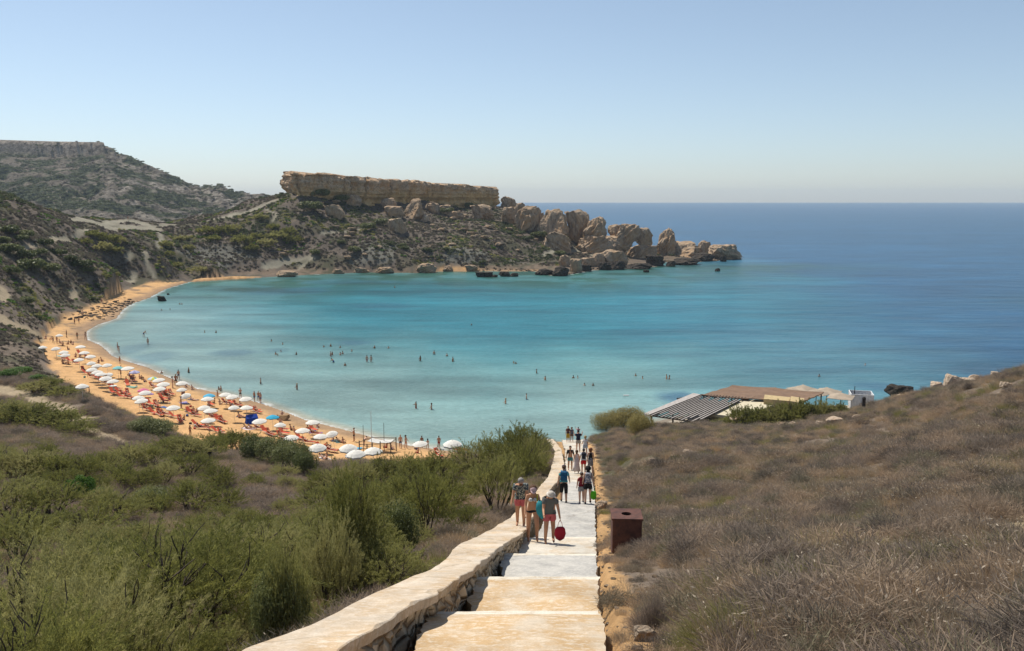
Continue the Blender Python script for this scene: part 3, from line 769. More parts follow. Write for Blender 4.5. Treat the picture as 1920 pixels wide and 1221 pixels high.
def scatter(name, protos, P, rot, scl, idx, label, cat):
    """one countless mass: prototypes instanced on points of a mesh"""
    col = bpy.data.collections.new(name + '_kinds')
    for i, me in enumerate(protos):
        o = bpy.data.objects.new('%s_kind_%02d' % (name, i), me); col.objects.link(o)
    me = bpy.data.meshes.new(name); me.vertices.add(len(P)); me.vertices.foreach_set('co', np.asarray(P, np.float32).ravel())
    r = me.attributes.new('rot', 'FLOAT_VECTOR', 'POINT'); r.data.foreach_set('vector', np.asarray(rot, np.float32).ravel())
    s = me.attributes.new('scl', 'FLOAT_VECTOR', 'POINT'); s.data.foreach_set('vector', np.asarray(scl, np.float32).ravel())
    t = me.attributes.new('idx', 'INT', 'POINT'); t.data.foreach_set('value', np.asarray(idx, np.int32))
    o = link(name, me); tag(o, label, cat, kind='stuff')
    ng = bpy.data.node_groups.new(name + '_nodes', 'GeometryNodeTree')
    ng.interface.new_socket('Geometry', in_out='INPUT', socket_type='NodeSocketGeometry'); ng.interface.new_socket('Geometry', in_out='OUTPUT', socket_type='NodeSocketGeometry')
    gi = ng.nodes.new('NodeGroupInput'); go = ng.nodes.new('NodeGroupOutput'); ip = ng.nodes.new('GeometryNodeInstanceOnPoints')
    ci = ng.nodes.new('GeometryNodeCollectionInfo'); ci.inputs['Collection'].default_value = col; ci.inputs['Separate Children'].default_value = True; ci.inputs['Reset Children'].default_value = True
    def na(nm, ty):
        n = ng.nodes.new('GeometryNodeInputNamedAttribute'); n.data_type = ty; n.inputs['Name'].default_value = nm; return n.outputs[0]
    L = ng.links.new
    L(gi.outputs[0], ip.inputs['Points']); L(ci.outputs[0], ip.inputs['Instance']); ip.inputs['Pick Instance'].default_value = True
    L(na('idx', 'INT'), ip.inputs['Instance Index']); L(na('rot', 'FLOAT_VECTOR'), ip.inputs['Rotation']); L(na('scl', 'FLOAT_VECTOR'), ip.inputs['Scale'])
    L(ip.outputs[0], go.inputs[0])
    m = o.modifiers.new('scatter', 'NODES'); m.node_group = ng
    return o
RNG = np.random.default_rng(7)
def clear_of(x, y, z, mwall=1.15, mpath=.15):
    """where plants may stand: off path, wall, trails, beach and patches"""
    sand, cove, trail, verge, patch = zones(x, y, z)
    l = lin(PL, y); r = lin(PR, y)
    ok = (z > .9) & (sand < .3) & (cove < .3) & (trail < .2) & (patch < .5)
    ok &= ~((x > l - mwall) & (x < r + mpath) & (y < 108))
    return ok, verge

# ---- dry grass on the right-hand slope and beside the path
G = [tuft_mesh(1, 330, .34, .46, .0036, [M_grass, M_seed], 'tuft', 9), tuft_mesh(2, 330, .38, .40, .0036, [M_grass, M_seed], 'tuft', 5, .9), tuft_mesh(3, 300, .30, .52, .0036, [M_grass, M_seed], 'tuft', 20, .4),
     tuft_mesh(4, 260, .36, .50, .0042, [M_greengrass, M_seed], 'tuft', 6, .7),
     dome_mesh(5, .42, .40, 760, .13, .0040, M_dry, 'twigs'), dome_mesh(6, .5, .36, 820, .11, .0038, M_dry, 'twigs'), dome_mesh(7, .5, .46, 2300, .11, .0042, M_dry, 'twigs', 12), dome_mesh(8, .5, .42, 2100, .10, .0042, M_scrub, 'twigs', 10)]
def grass_points():
    out_ = []
    for (ya, yb, n) in ((4, 14, 5200), (14, 28, 6500), (28, 50, 8000), (50, 110, 11000)):
        y = ya + (yb - ya) * RNG.uniform(0, 1, n) ** .8
        l = lin(PR, y); xm = .64 * (y + 8) + 1
        x = l + .1 + RNG.uniform(0, 1, n) * (xm - l)
        out_.append(np.stack([x, y], 1))
    return np.concatenate(out_)
gp = grass_points(); gx, gy = gp[:, 0], gp[:, 1]; gz_ = height(gx, gy)
ok, verge_ = clear_of(gx, gy, gz_); ok &= ~((verge_ > .3) & (RNG.uniform(0, 1, len(gx)) > .12))
bin_xy = hit(1166, 1036, 0, 15); BINP = (bin_xy[0], bin_xy[1])
ok &= np.hypot(gx - BINP[0], gy - BINP[1]) > .62
ok &= ~((gy > 104) & (gz_ < 8) & (np.abs(gx - 36) < 24))
den = fbm(gx / 1.6, gy / 1.6, 51); ok &= RNG.uniform(0, 1, len(gx)) < (.16 + .95 * sstep(.37, .52, den))
gx, gy, gz_, den = gx[ok], gy[ok], gz_[ok], den[ok]
kind = fbm(gx / 4, gy / 4, 52); k2_ = fbm(gx / 1.2, gy / 1.2, 53)
idx = RNG.integers(0, 3, len(gx)); idx = np.where(kind < .40, RNG.integers(4, 6, len(gx)), idx); idx = np.where(k2_ > .635, 3, idx); idx = np.where(RNG.uniform(0, 1, len(gx)) < .16, RNG.integers(6, 8, len(gx)), idx)
near_r = np.abs(gx - lin(PR, gy)) < 1.2
s_ = np.where(gy > 45, .78, 1.0) * np.where(idx >= 6, 1.15, 1.0) * (1.0 + .009 * gy) * RNG.uniform(.7, 1.25, len(gx)) * np.where(near_r, .6, 1.0) * (.62 + 1.5 * np.clip(den - .36, 0, .4)) * sstep(0, 4, gx - lin(PR, gy) + 2.2)
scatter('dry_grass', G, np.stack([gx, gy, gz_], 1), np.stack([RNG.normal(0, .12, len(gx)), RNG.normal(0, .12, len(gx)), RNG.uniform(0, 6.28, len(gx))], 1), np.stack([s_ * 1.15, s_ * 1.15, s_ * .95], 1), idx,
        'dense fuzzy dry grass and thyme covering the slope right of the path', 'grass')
# ---- undergrowth of the valley left of the wall
n = 17000
y = 4 + 100 * RNG.uniform(0, 1, n) ** .75; l = lin(PL, y); x = l - 1.2 - RNG.uniform(0, 1, n) * (.64 * (y + 8) + l - 1.2 + 2)
y2 = RNG.uniform(100, 140, 2500); x2 = -RNG.uniform(.2, .66, 2500) * y2
x = np.concatenate([x, x2]); y = np.concatenate([y, y2]); z = height(x, y)
ok, _ = clear_of(x, y, z, 1.35); den = fbm(x / 3, y / 3, 61); ok &= RNG.uniform(0, 1, len(x)) < .3 + sstep(.35, .6, den)
x, y, z = x[ok], y[ok], z[ok]
idx = np.where((fbm(x / 5, y / 5, 62) > .5) & (y < 45), RNG.integers(0, 3, len(x)), RNG.integers(4, 6, len(x))); idx = np.where(fbm(x / 2, y / 2, 63) > .66, 3, idx); idx = np.where(RNG.uniform(0, 1, len(x)) < .07, RNG.integers(6, 8, len(x)), idx)
s_ = RNG.uniform(.7, 1.35, len(x)) * (1 + .012 * y)
scatter('undergrowth', G, np.stack([x, y, z], 1), np.stack([RNG.normal(0, .1, len(x)), RNG.normal(0, .1, len(x)), RNG.uniform(0, 6.28, len(x))], 1), np.stack([s_, s_, s_ * .85], 1), idx,
        'dry grass and grey twiggy undergrowth filling the valley left of the wall', 'undergrowth')
# ---- scrub of the slopes round the bay and on the headland
S = [dome_mesh(11, .6, .55, 90, .34, .10, M_scrub, 'scrub'), dome_mesh(12, .75, .5, 100, .34, .11, M_scrub, 'scrub'), leafy_mesh(13, .7, .7, 110, .15, M_scrubgreen, 'scrub', 6), leafy_mesh(14, .6, .6, 90, .14, M_bright, 'scrub', 5), dome_mesh(15, .6, .55, 90, .34, .10, M_tam, 'scrub')]
n = 130000
y = 108 + 470 * RNG.uniform(0, 1, n); u = RNG.uniform(-.66, .30, n); x = u * y; z = height(x, y)
ok, _ = clear_of(x, y, z); ok &= (z > 1.6) & ~((z < 3) & (fbm(x / 5, y / 5, 79) > .45))
ok &= ~inside(x, y, [(-126.8, 503), (-109.7, 455), (-84, 480), (-38, 546), (-7.6, 590), (-24, 618), (-80, 575)])
den = fbm(x / 9, y / 9, 71); ok &= RNG.uniform(0, 1, n) < (.5 + .6 * sstep(.38, .52, den))
x, y, z = x[ok], y[ok], z[ok]
kk_ = fbm(x / 14, y / 14, 72); k3 = fbm(x / 5, y / 5, 73)
idx = RNG.integers(0, 2, len(x)); idx = np.where(kk_ > .59, 2, idx); idx = np.where((kk_ > .54) & (k3 > .57), 4, idx); idx = np.where((k3 > .70) & (RNG.uniform(0, 1, len(x)) > .4), 3, idx)
s_ = RNG.uniform(.5, 1.5, len(x)) * (.62 + .55 * sstep(110, 350, y)); 
scatter('scrub', S, np.stack([x, y, z - .05], 1), np.stack([np.zeros(len(x)), np.zeros(len(x)), RNG.uniform(0, 6.28, len(x))], 1), np.stack([s_, s_, s_], 1), idx,
        'low grey and green scrub dotted over the slopes round the bay and the headland', 'scrub')

hv = np.empty(len(hill.data.vertices) * 3); hill.data.vertices.foreach_get('co', hv); hv = hv.reshape(-1, 3)
q = RNG.integers(0, len(hv), 26000); hp_ = hv[q] + RNG.normal(0, 2.5, (26000, 3)) * [1, 1, 0]; gg = fbm(hp_[:, 0] / 30, hp_[:, 1] / 22, 8); ok = (hp_[:, 2] > 4) & (hp_[:, 1] < 1300) & (RNG.uniform(0, 1, 26000) < .25 + sstep(.45, .55, gg))
hp_ = hp_[ok]; gg = gg[ok]; s_ = RNG.uniform(1.6, 5.5, len(hp_)); idx = np.where(gg > .47, 2, RNG.integers(0, 2, len(hp_)))
scatter('hill_scrub', S, hp_ - [0, 0, .4], np.stack([np.zeros(len(hp_)), np.zeros(len(hp_)), RNG.uniform(0, 6, len(hp_))], 1), np.stack([s_, s_, s_ * .7], 1), idx, 'dark green scrub and rocks speckling the far hill', 'scrub')

# ---- shrubs one can tell apart
def put_shrub(proto, x, y, rx, rz_, h, z=None, name=None, phrase='', cat='shrub', group=None):
    """proto: (name, [(part name, mesh)], R, H)"""
    nm, parts, R0, H0 = proto
    z = H1(x, y) if z is None else z
    o = empty(name or nm, (x, y, z - .05), RNG.uniform(0, 6.28), None, cat, group)
    o.scale = (rx / R0, rx / R0, h / H0)
    for pn, me in parts: link(pn, me, o)
    if phrase: later(o, phrase)
    return o
TAM = []
for sd in range(4):
    cr, tk = tamarisk_mesh(100 + sd, 1.6, 2.4, 34, 16, 50); TAM.append(('tamarisk', [('crown', cr), ('trunk', tk)], 1.6, 2.4))
TAMN = []
for sd in range(3):
    cr, tk = tamarisk_mesh(200 + sd, 1.8, 2.6, 44, 18, 50, None, .075, .008); TAMN.append(('tamarisk', [('crown', cr), ('trunk', tk)], 1.8, 2.6))
TAMF = []
for sd in range(3):
    cr, tk = tamarisk_mesh(300 + sd, 1.6, 2.2, 34, 14, 34, None, .12, .019); TAMF.append(('tamarisk', [('crown', cr), ('trunk', tk)], 1.6, 2.2))
EV = []
for sd in range(3):
    mb, e = stems(400 + sd, 1.3, 1.8, 4, M_bark); EV.append(('evergreen_bush', [('crown', leafy_mesh(400 + sd, 1.3, 1.8, 9000, .042, M_tamdark, 'evergreen_crown', 30, .5)), ('trunk', mb.mesh('bush_trunk', M_bark))], 1.3, 1.8))
BR = []
for sd in range(2):
    mb, e = stems(440 + sd, .9, 1.2, 3, M_bark); BR.append(('leafy_bush', [('crown', leafy_mesh(440 + sd, .9, 1.2, 5000, .045, M_bright, 'bright_crown', 20, .45)), ('trunk', mb.mesh('bush_trunk', M_bark))], .9, 1.2))
DR = []
for sd in range(3):
    mb, e = stems(460 + sd, 1.0, .8, 5, M_deadwood, thick=.02); DR.append(('dry_bush', [('crown', dome_mesh(460 + sd, 1.0, .9, 5200, .17, .009, M_dry, 'dry_crown', 13)), ('trunk', mb.mesh('dry_trunk', M_bark))], 1.0, 1.2))
KIND = {'t': (TAM, 'feathery green tamarisk', 'tamarisk', 'tamarisk'), 'e': (EV, 'dense dark evergreen bush', 'evergreen_bush', 'bush'), 'g': (BR, 'bright green leafy bush', 'leafy_bush', 'bush'), 'd': (DR, 'rounded grey-brown dry bush', 'dry_bush', 'bush')}
SHRUBS = [  # (middle px, top row, width px, height m, kind) in bands named by where they grow
    ('behind the far-left sandy trail', [(18, 752, 90, 2.4, 't'), (62, 758, 100, 2.6, 't'), (108, 770, 90, 2.3, 't'), (140, 786, 60, 1.8, 't')]),
    ('below the far-left sandy trail', [(80, 806, 78, 1.3, 'd'), (38, 816, 60, 1.1, 'd'), (150, 815, 66, 1.1, 'd'), (185, 824, 60, 1.0, 'd'), (115, 832, 70, 1.1, 'd')]),
    ('on the bluff above the beach', [(215, 782, 74, 1.5, 'd'), (180, 776, 50, 1.2, 'd'), (242, 790, 50, 1.3, 'd'), (272, 783, 62, 2.2, 'e'), (300, 788, 66, 2.2, 'e'), (90, 708, 48, 1.8, 't'), (62, 714, 44, 1.6, 't'), (118, 722, 50, 1.7, 't'), (36, 688, 40, 1.5, 'g'), (14, 692, 40, 1.5, 'g'), (70, 702, 30, 1.2, 'g')]),
    ('in the row below the beach', [(318, 812, 70, 2.4, 't'), (352, 813, 72, 2.6, 't'), (386, 814, 70, 2.5, 't'), (420, 812, 60, 2.4, 't'), (448, 808, 56, 2.6, 't'), (482, 818, 66, 2.8, 'e'), (515, 820, 74, 3.0, 'e'), (548, 830, 70, 2.8, 'e'), (572, 846, 50, 2.4, 'e'),
                                              (606, 876, 60, 2.2, 't'), (640, 872, 70, 2.4, 't'), (676, 862, 70, 2.6, 't'), (712, 853, 76, 2.7, 't'), (750, 850, 80, 2.7, 't'), (790, 850, 76, 2.7, 't'), (828, 846, 76, 2.8, 't'), (862, 838, 70, 2.8, 't')]),
    ('beside the far end of the wall', [(893, 822, 90, 3.2, 't'), (928, 806, 96, 3.5, 't'), (966, 795, 104, 3.8, 't'), (1006, 795, 84, 3.6, 't'), (990, 822, 70, 3.0, 't'), (1018, 818, 50, 2.8, 't'), (950, 842, 100, 3.0, 't'), (908, 858, 90, 2.8, 't')]),
    ('in the upper left of the valley', [(12, 836, 90, 2.4, 't'), (54, 838, 90, 2.5, 't'), (98, 846, 80, 2.3, 't'), (146, 850, 80, 2.2, 't'), (196, 846, 70, 2.0, 't'), (240, 826, 70, 2.4, 't'), (276, 832, 60, 2.2, 't'), (148, 892, 52, 1.8, 'g'), (190, 915, 40, 1.3, 'g'), (226, 868, 70, 1.8, 't')]),
    ('on the dry mid-valley ground', [(330, 868, 70, 1.2, 'd'), (385, 872, 80, 1.3, 'd'), (440, 878, 80, 1.2, 'd'), (500, 882, 80, 1.3, 'd'), (556, 884, 70, 1.2, 'd'), (470, 905, 90, 1.2, 'd'), (540, 918, 90, 1.1, 'd'), (410, 868, 60, 1.9, 't'), (300, 862, 60, 2.0, 't'), (350, 845, 80, 2.2, 't')]),
    ('in the middle left of the valley', [(24, 892, 130, 2.6, 't'), (96, 905, 110, 2.3, 't'), (282, 912, 70, 1.5, 'e'), (214, 920, 100, 2.0, 't'), (356, 902, 90, 2.1, 't'), (420, 908, 80, 1.9, 't'), (150, 945, 120, 2.1, 't'), (30, 955, 140, 2.5, 't')]),
    ('in the valley near the wall', [(606, 905, 90, 2.2, 't'), (660, 896, 100, 2.5, 't'), (714, 886, 100, 2.6, 't'), (768, 878, 100, 2.7, 't'), (822, 872, 96, 2.7, 't'), (868, 868, 90, 2.7, 't'), (650, 930, 130, 2.6, 't'), (730, 920, 130, 2.6, 't'), (800, 912, 120, 2.4, 't'), (862, 905, 110, 2.1, 'e'), (828, 925, 90, 2.0, 'e')]),
    ('in the foreground by the wall', [(300, 962, 400, 17, 'T'), (480, 960, 250, 22, 'T'), (560, 955, 190, 27, 'T'), (398, 985, 200, 20, 'T'), (200, 975, 190, 19, 'T'), (60, 985, 260, 15, 'T'), (130, 1062, 240, 12.5, 'T'), (22, 1090, 260, 11, 'T'), (250, 1130, 200, 12.5, 'T')]),
]
for band, L in SHRUBS:
    for (px, top, w, h, k) in L:
        big = k == 'T'
        if big:
            x, y, zt = ray(px, top, h); z = H1(x, y); h = max(1.4, zt - z)
        else:
            p = hit(px, top, h * .93, 14)
            if p is None: continue
            x, y, z = p
        rx = w / 2 / F * depth_of(x, y, z) * (1.3 if k == 't' else 1.15)
        if big: rx = max(rx * 1.1, h * .62)
        lim = float(lin(PL, y)) - (2.5 if y < 32 else 1.1) - rx * .9 if y < 100 else 99
        x = min(x, lim)
        K = KIND['t' if big else k]
        protos = TAMN if big else (TAMF if (k == 't' and y > 88) else K[0])
        pr = protos[int(RNG.integers(0, len(protos)))]
        put_shrub(pr, x, y, rx, 0, h, None, K[2], K[1] + ' ' + band, K[3], 'shrubs in the valley and along the beach')
# the wider fill: smaller shrubs between the named ones
cand = []
for _ in range(4000):
    yy = 8 + 92 * RNG.uniform() ** .8; xx = float(lin(PL, yy)) - 2.2 - RNG.uniform() * (.60 * (yy + 6))
    cand.append((xx, yy))
cand = np.array(cand); cz = height(cand[:, 0], cand[:, 1]); okc, _ = clear_of(cand[:, 0], cand[:, 1], cz, 2.2); gd = fbm(cand[:, 0] / 7, cand[:, 1] / 7, 91)
taken = []; fills = 0
for (xx, yy), zz, o_, g in zip(cand, cz, okc, gd):
    if not o_ or fills >= 120: continue
    rr = 1.0 + .012 * yy
    if any((xx - a) ** 2 + (yy - b_) ** 2 < (rr * 1.25) ** 2 for a, b_ in taken): continue
    qx, qy = proj((xx, yy, zz + 1.2))
    if qx < -60: continue
    if yy > 70 and qy < 878: continue
    taken.append((xx, yy)); fills += 1
    k = 't' if g > .49 else 'd'
    K = KIND[k]; pr = (K[0] if yy < 88 or k == 'd' else TAMF)[int(RNG.integers(0, 3))]
    rx = RNG.uniform(.8, 1.35); hh = rx * (1.25 if k == 't' else .8)
    band = 'low in the foreground' if yy < 25 else ('halfway down the valley' if yy < 48 else 'low in the valley')
    put_shrub(pr, xx, yy, rx, 0, hh, float(zz), K[2], ('small ' if rx < 1.05 else 'medium ') + K[1] + ' ' + band, K[3], 'small shrubs of the valley thicket')
# bare grey branches sticking out of the thicket
for i, (px, row, L) in enumerate([(30, 1150, 1.7), (95, 1100, 1.5), (440, 1095, 1.6), (395, 1040, 1.3), (600, 1040, 1.5), (690, 1010, 1.5), (770, 985, 1.3), (700, 960, 1.2), (250, 1000, 1.3), (160, 1040, 1.4), (590, 985, 1.2), (930, 925, 1.3), (985, 905, 1.1)]):
    p = hit(px, row, 0.2, 8)
    mb, e = stems(700 + i, L, L * 1.1, 4, M_deadwood, thick=.018)
    x = min(p[0], float(lin(PL, p[1])) - 1.9)
    o = mb.build('bare_branches', M_deadwood, loc=(x, p[1], H1(x, p[1]))); tag(o, None, 'dead shrub', 'bare grey shrubs'); later(o, 'bare grey dead shrub sticking out of the valley thicket')
# ================================================================== boulders
import bmesh
def rock_mesh(seed, mat, sub=4, cuts=16, rough=.16, flat=.8, wet=None):
    bm = bmesh.new(); bmesh.ops.create_icosphere(bm, subdivisions=sub, radius=1.0)
    P = np.array([v.co for v in bm.verts]); Fc = np.array([[v.index for v in f.verts] for f in bm.faces]); bm.free()
    rng = np.random.default_rng(seed); n = unit(rng.normal(size=(cuts, 3)) * [1, 1, .8]); d = rng.uniform(.62, 1.0, cuts)
    dots = P @ n.T; r = np.min(np.where(dots > .05, d[None] / np.maximum(dots, .05), 9), 1); r = np.minimum(r, 1.25)
    V = P * r[:, None]
    rid = 1 - np.abs(noise3(V + seed * 3.7, 2.2, seed, 3) - .5) * 4
    V = V * (1 + rough * (rid - .6)[:, None] + rough * 1.3 * (noise3(V + seed, 5.5, seed + 3, 3) - .5)[:, None])
    V[:, 2] *= flat; V /= np.array([np.ptp(V[:, 0]) / 2, np.ptp(V[:, 1]) / 2, 1.0]); V[:, 2] = (V[:, 2] - V[:, 2].min()) / np.ptp(V[:, 2])
    zc = .78 + .14 * (fbm(V[:, 0] * 2 + seed, V[:, 1] * 2, seed, 2) - .5); V[:, 2] = np.where(V[:, 2] > zc, zc + (V[:, 2] - zc) * .25, V[:, 2]); V[:, 2] /= V[:, 2].max()
    V[:, :2] *= (1 + .12 * (1 - V[:, 2:3]))
    mats = [mat]; mi = None
    return mesh_from('boulder', V, Fc, mats, mi, False)
RK = [rock_mesh(i, M_bould, 4, 14 + i, .15 + .02 * (i % 3)) for i in range(8)]
RC = [rock_mesh(30 + i, M_bould, 5, 22, .30, .9) for i in range(5)]
RP = [rock_mesh(50 + i, M_pale, 4, 14, .10) for i in range(4)]
RW = [rock_mesh(60 + i, M_wetrock, 4, 12, .28) for i in range(4)]
def put_rock(px0, px1, top, base, protos, phrase, group, Y=None, deep=.8, sink=.12, name='boulder', i=0, cat='boulder'):
    cx = (px0 + px1) / 2
    if Y is None:
        p = hit(cx, base, 0, 8)
        if p is None or p[2] < 0.05: p = at_z(cx, base, 0)
    else: p = ray(cx, base, Y)
    x, y, z = p; dep = depth_of(x, y, z); w = (px1 - px0) / F * dep * .94; h = (base - top) / F * dep
    me = protos[i % len(protos)]
    o = link(name, me, None, (x, y + w * deep * .35, z - h * sink), (0, 0, RNG.uniform(-.4, .4) + (i % 2) * math.pi), (w / 2 * 1.04, w / 2 * deep, h * (1 + sink)))
    tag(o, None, cat, group); later(o, phrase); return o
HB = [  # px0, px1, top, base, Y, phrase, kind
    (1060, 1112, 393, 446, 478, 'tall craggy boulder with a split top on the headland crest', 'c'), (1096, 1142, 406, 448, 470, 'broad rounded grey crag beside the split-topped boulder', 'c'), (1010, 1066, 392, 444, 472, 'steep pointed brown crag on the headland between cliff and sea', 'c'),
    (962, 1012, 386, 438, 478, 'steep grey crag below the right end of the flat cliff', 'c'), (936, 974, 388, 420, 500, 'weathered boulder block on the headland ridge', 'c'), (990, 1022, 397, 424, 490, 'weathered boulder block on the headland ridge', 'c'), (936, 972, 368, 394, 585, 'jagged outcrop at the right end of the flat cliff top', 'c'), (968, 990, 380, 400, 560, 'weathered boulder block on the headland ridge', 'k'),
    (1141, 1172, 421, 447, 480, 'reddish boulder block on the low ridge near the sea', 'k'), (1156, 1204, 420, 452, 475, 'reddish boulder block on the low ridge near the sea', 'c'), (1194, 1225, 427, 452, 480, 'reddish boulder block on the low ridge near the sea', 'k'),
    (1233, 1273, 428, 472, 492, 'upright tower-like rock standing at the headland tip', 'c'), (1240, 1325, 453, 490, 488, 'long humped tan boulder under the tower-like rock', 'c'), (1312, 1340, 451, 480, 520, 'small grey boulder standing in the sea behind the tip', 'k'), (1327, 1390, 459, 487, None, 'outermost tan boulder rising from the sea', 'c'),
    (1175, 1238, 458, 502, 478, 'big tan shore boulder below the low ridge', 'c'), (1014, 1072, 434, 468, 455, 'grey slab-sided boulder half way down the headland', 'c'), (1084, 1150, 441, 474, 466, 'grey slab-sided boulder half way down the headland', 'c'), (1130, 1192, 442, 474, 474, 'grey slab-sided boulder half way down the headland', 'c'),
    (1068, 1092, 485, 511, None, 'tan boulder on the headland waterline', 'k'), (1088, 1120, 483, 500, None, 'tan boulder on the headland waterline', 'k'), (1131, 1184, 468, 500, None, 'tan boulder on the headland waterline', 'k'), (1110, 1136, 474, 496, None, 'tan boulder on the headland waterline', 'k'), (1050, 1072, 478, 500, None, 'tan boulder on the headland waterline', 'k'),
    (1144, 1176, 489, 506, None, 'dark wet rock at the foot of the headland', 'w'), (1036, 1069, 499, 518, None, 'dark wet rock at the foot of the headland', 'w'), (1086, 1111, 496, 509, None, 'dark wet rock at the foot of the headland', 'w'), (1121, 1146, 491, 507, None, 'dark wet rock at the foot of the headland', 'w'), (1175, 1228, 494, 505, None, 'dark wet rock at the foot of the headland', 'w'), (1004, 1038, 504, 516, None, 'dark wet rock at the foot of the headland', 'w'),
    (1210, 1248, 478, 499, None, 'dark wet rock at the foot of the headland', 'w'), (1206, 1217, 506, 511, None, 'dark rock awash off the headland', 'w'), (1250, 1270, 489, 500, None, 'dark rock awash off the headland', 'w'), (1258, 1320, 484, 497, None, 'dark rock awash off the headland', 'w'), (1322, 1336, 482, 489, None, 'dark rock awash off the headland', 'w'), (1350, 1362, 479, 491, None, 'dark rock awash off the headland', 'w'), (1341, 1352, 503, 509, None, 'dark rock awash off the headland', 'w'), (1297, 1345, 474, 490, None, 'dark rock awash off the headland', 'w'),
    (888, 926, 510, 520, None, 'dark low rock awash before the small far sand strip', 'w'), (934, 955, 509, 519, None, 'dark low rock awash before the small far sand strip', 'w'), (955, 974, 512, 519, None, 'dark low rock awash before the small far sand strip', 'w'), (922, 934, 515, 520, None, 'dark low rock awash before the small far sand strip', 'w'),
    (755, 799, 372, 410, None, 'craggy fallen block below the middle of the flat cliff', 'c'), (718, 756, 386, 408, None, 'craggy fallen block below the middle of the flat cliff', 'k'), (724, 760, 409, 436, None, 'big tan boulder in the middle of the headland slope', 'k'), (636, 680, 363, 384, None, 'grey fallen block at the foot of the flat cliff', 'k'), (712, 742, 371, 388, None, 'grey fallen block at the foot of the flat cliff', 'k'), (798, 830, 380, 400, None, 'grey fallen block at the foot of the flat cliff', 'k'), (750, 770, 362, 378, None, 'grey fallen block at the foot of the flat cliff', 'k'), (820, 850, 384, 402, None, 'grey fallen block at the foot of the flat cliff', 'k'),
    (882, 928, 383, 414, None, 'white-grey craggy boulder below the right of the flat cliff', 'c'), (784, 806, 402, 416, None, 'tilted pale slab on the headland slope', 'p'), (602, 640, 384, 406, None, 'low grey outcrop on the left of the headland slope', 'k'), (842, 872, 396, 410, None, 'low grey outcrop under the flat cliff', 'k'), (560, 588, 378, 392, None, 'small outcrop near the left end of the flat cliff', 'k'),
    (784, 822, 494, 512, None, 'flat-topped sandy boulder at the far waterline', 'k'), (660, 690, 502, 512, None, 'low rock at the far waterline', 'c'), (620, 645, 505, 514, None, 'low rock at the far waterline', 'c'), (520, 560, 508, 520, None, 'low rock at the far waterline', 'c'), (705, 740, 502, 513, None, 'low rock at the far waterline', 'c'), (870, 896, 497, 508, None, 'low rock at the far waterline', 'c'), (830, 850, 498, 509, None, 'low rock at the far waterline', 'c'),
    (292, 310, 555, 565, None, 'dark boulder in the shallows off the far end of the beach', 'w'), (311, 317, 550, 553, None, 'small dark stone beyond the boulder in the shallows', 'w'),
]
PR_ = {'c': RC, 'k': RK, 'p': RP, 'w': RW}
for i, (a, b_, t, bs, Y, ph, k) in enumerate(HB): put_rock(a, b_, t, bs, PR_[k], ph, 'boulders of the headland', Y, .9, .45, 'boulder', i)
RB = [(1771, 1808, 703, 735, 100, 'tallest pale boulder on the right-hand skyline', 'p'), (1746, 1774, 717, 738, 99, 'squat reddish boulder left of the tallest skyline boulder', 'p'), (1800, 1846, 711, 730, 106, 'broad pale boulder right of the tallest skyline boulder', 'p'), (1817, 1838, 703, 717, 108, 'small boulder resting on the broad skyline boulder', 'p'),
      (1756, 1810, 731, 745, 92, 'low flat pale rock below the tallest skyline boulder', 'p'), (1682, 1726, 744, 760, 92, 'low rounded pale rock at the edge of the grass', 'p'), (1859, 1878, 697, 710, 84, 'pale rock at the crest near the right edge', 'p'), (1862, 1890, 704, 716, 80, 'flat slab at the crest near the right edge', 'p'), (1876, 1900, 717, 727, None, 'low grey rock half buried near the crest', 'p'),
      (1832, 1846, 748, 758, None, 'squared pale stone block lying in the grass', 'p'), (1908, 1925, 692, 702, 66, 'reddish rock cut by the right edge of the photo', 'p'), (1664, 1716, 723, 752, 142, 'big black wet rock standing in the sea right of the white tent', 'w'), (1700, 1750, 735, 752, 135, 'dark shore ledge left of the skyline boulders', 'w'),
      (1369, 1405, 783, 801, None, 'pale round boulder in front of the bar', 'p'), (1456, 1479, 793, 803, None, 'grey boulder in the grass in front of the bar', 'k'), (1480, 1494, 791, 800, None, 'small pale stone beside the grey boulder by the bar', 'p'),
      (1279, 1308, 846, 857, None, 'flat pale stone in the upper grass', 'p'), (1257, 1272, 854, 861, None, 'flat pale stone in the upper grass', 'p'), (1215, 1232, 860, 867, None, 'flat pale stone in the upper grass', 'p'), (1291, 1304, 953, 963, None, 'small white stone in the grass behind the bin', 'p'), (1262, 1276, 950, 957, None, 'small white stone in the grass behind the bin', 'p'), (1312, 1332, 908, 915, None, 'low stone in the middle of the grass', 'p'),
      (1186, 1232, 1180, 1203, None, 'white flat stone by the path at the bottom', 'p'), (1116, 1140, 940, 954, None, 'tan stone at the path edge beside the green bag', 'p'), (1176, 1186, 921, 927, None, 'small stone at the left of the grass', 'p'), (1555, 1590, 785, 800, None, 'rubble stone on the bare bank above the bar', 'p'), (1530, 1550, 790, 802, None, 'rubble stone on the bare bank above the bar', 'p'), (1598, 1616, 778, 790, None, 'rubble stone on the bare bank above the bar', 'p'),
      (590, 610, 1162, 1176, None, 'grey stone lying against the outer side of the wall', 'k'), (780, 800, 1040, 1056, None, 'pale stone in the dry grass left of the wall', 'p')]
for i, (a, b_, t, bs, Y, ph, k) in enumerate(RB): put_rock(a, b_, t, bs, PR_[k], ph, 'rocks of the right-hand shore and slope', Y, .8, .22, 'rock', i, 'rock')
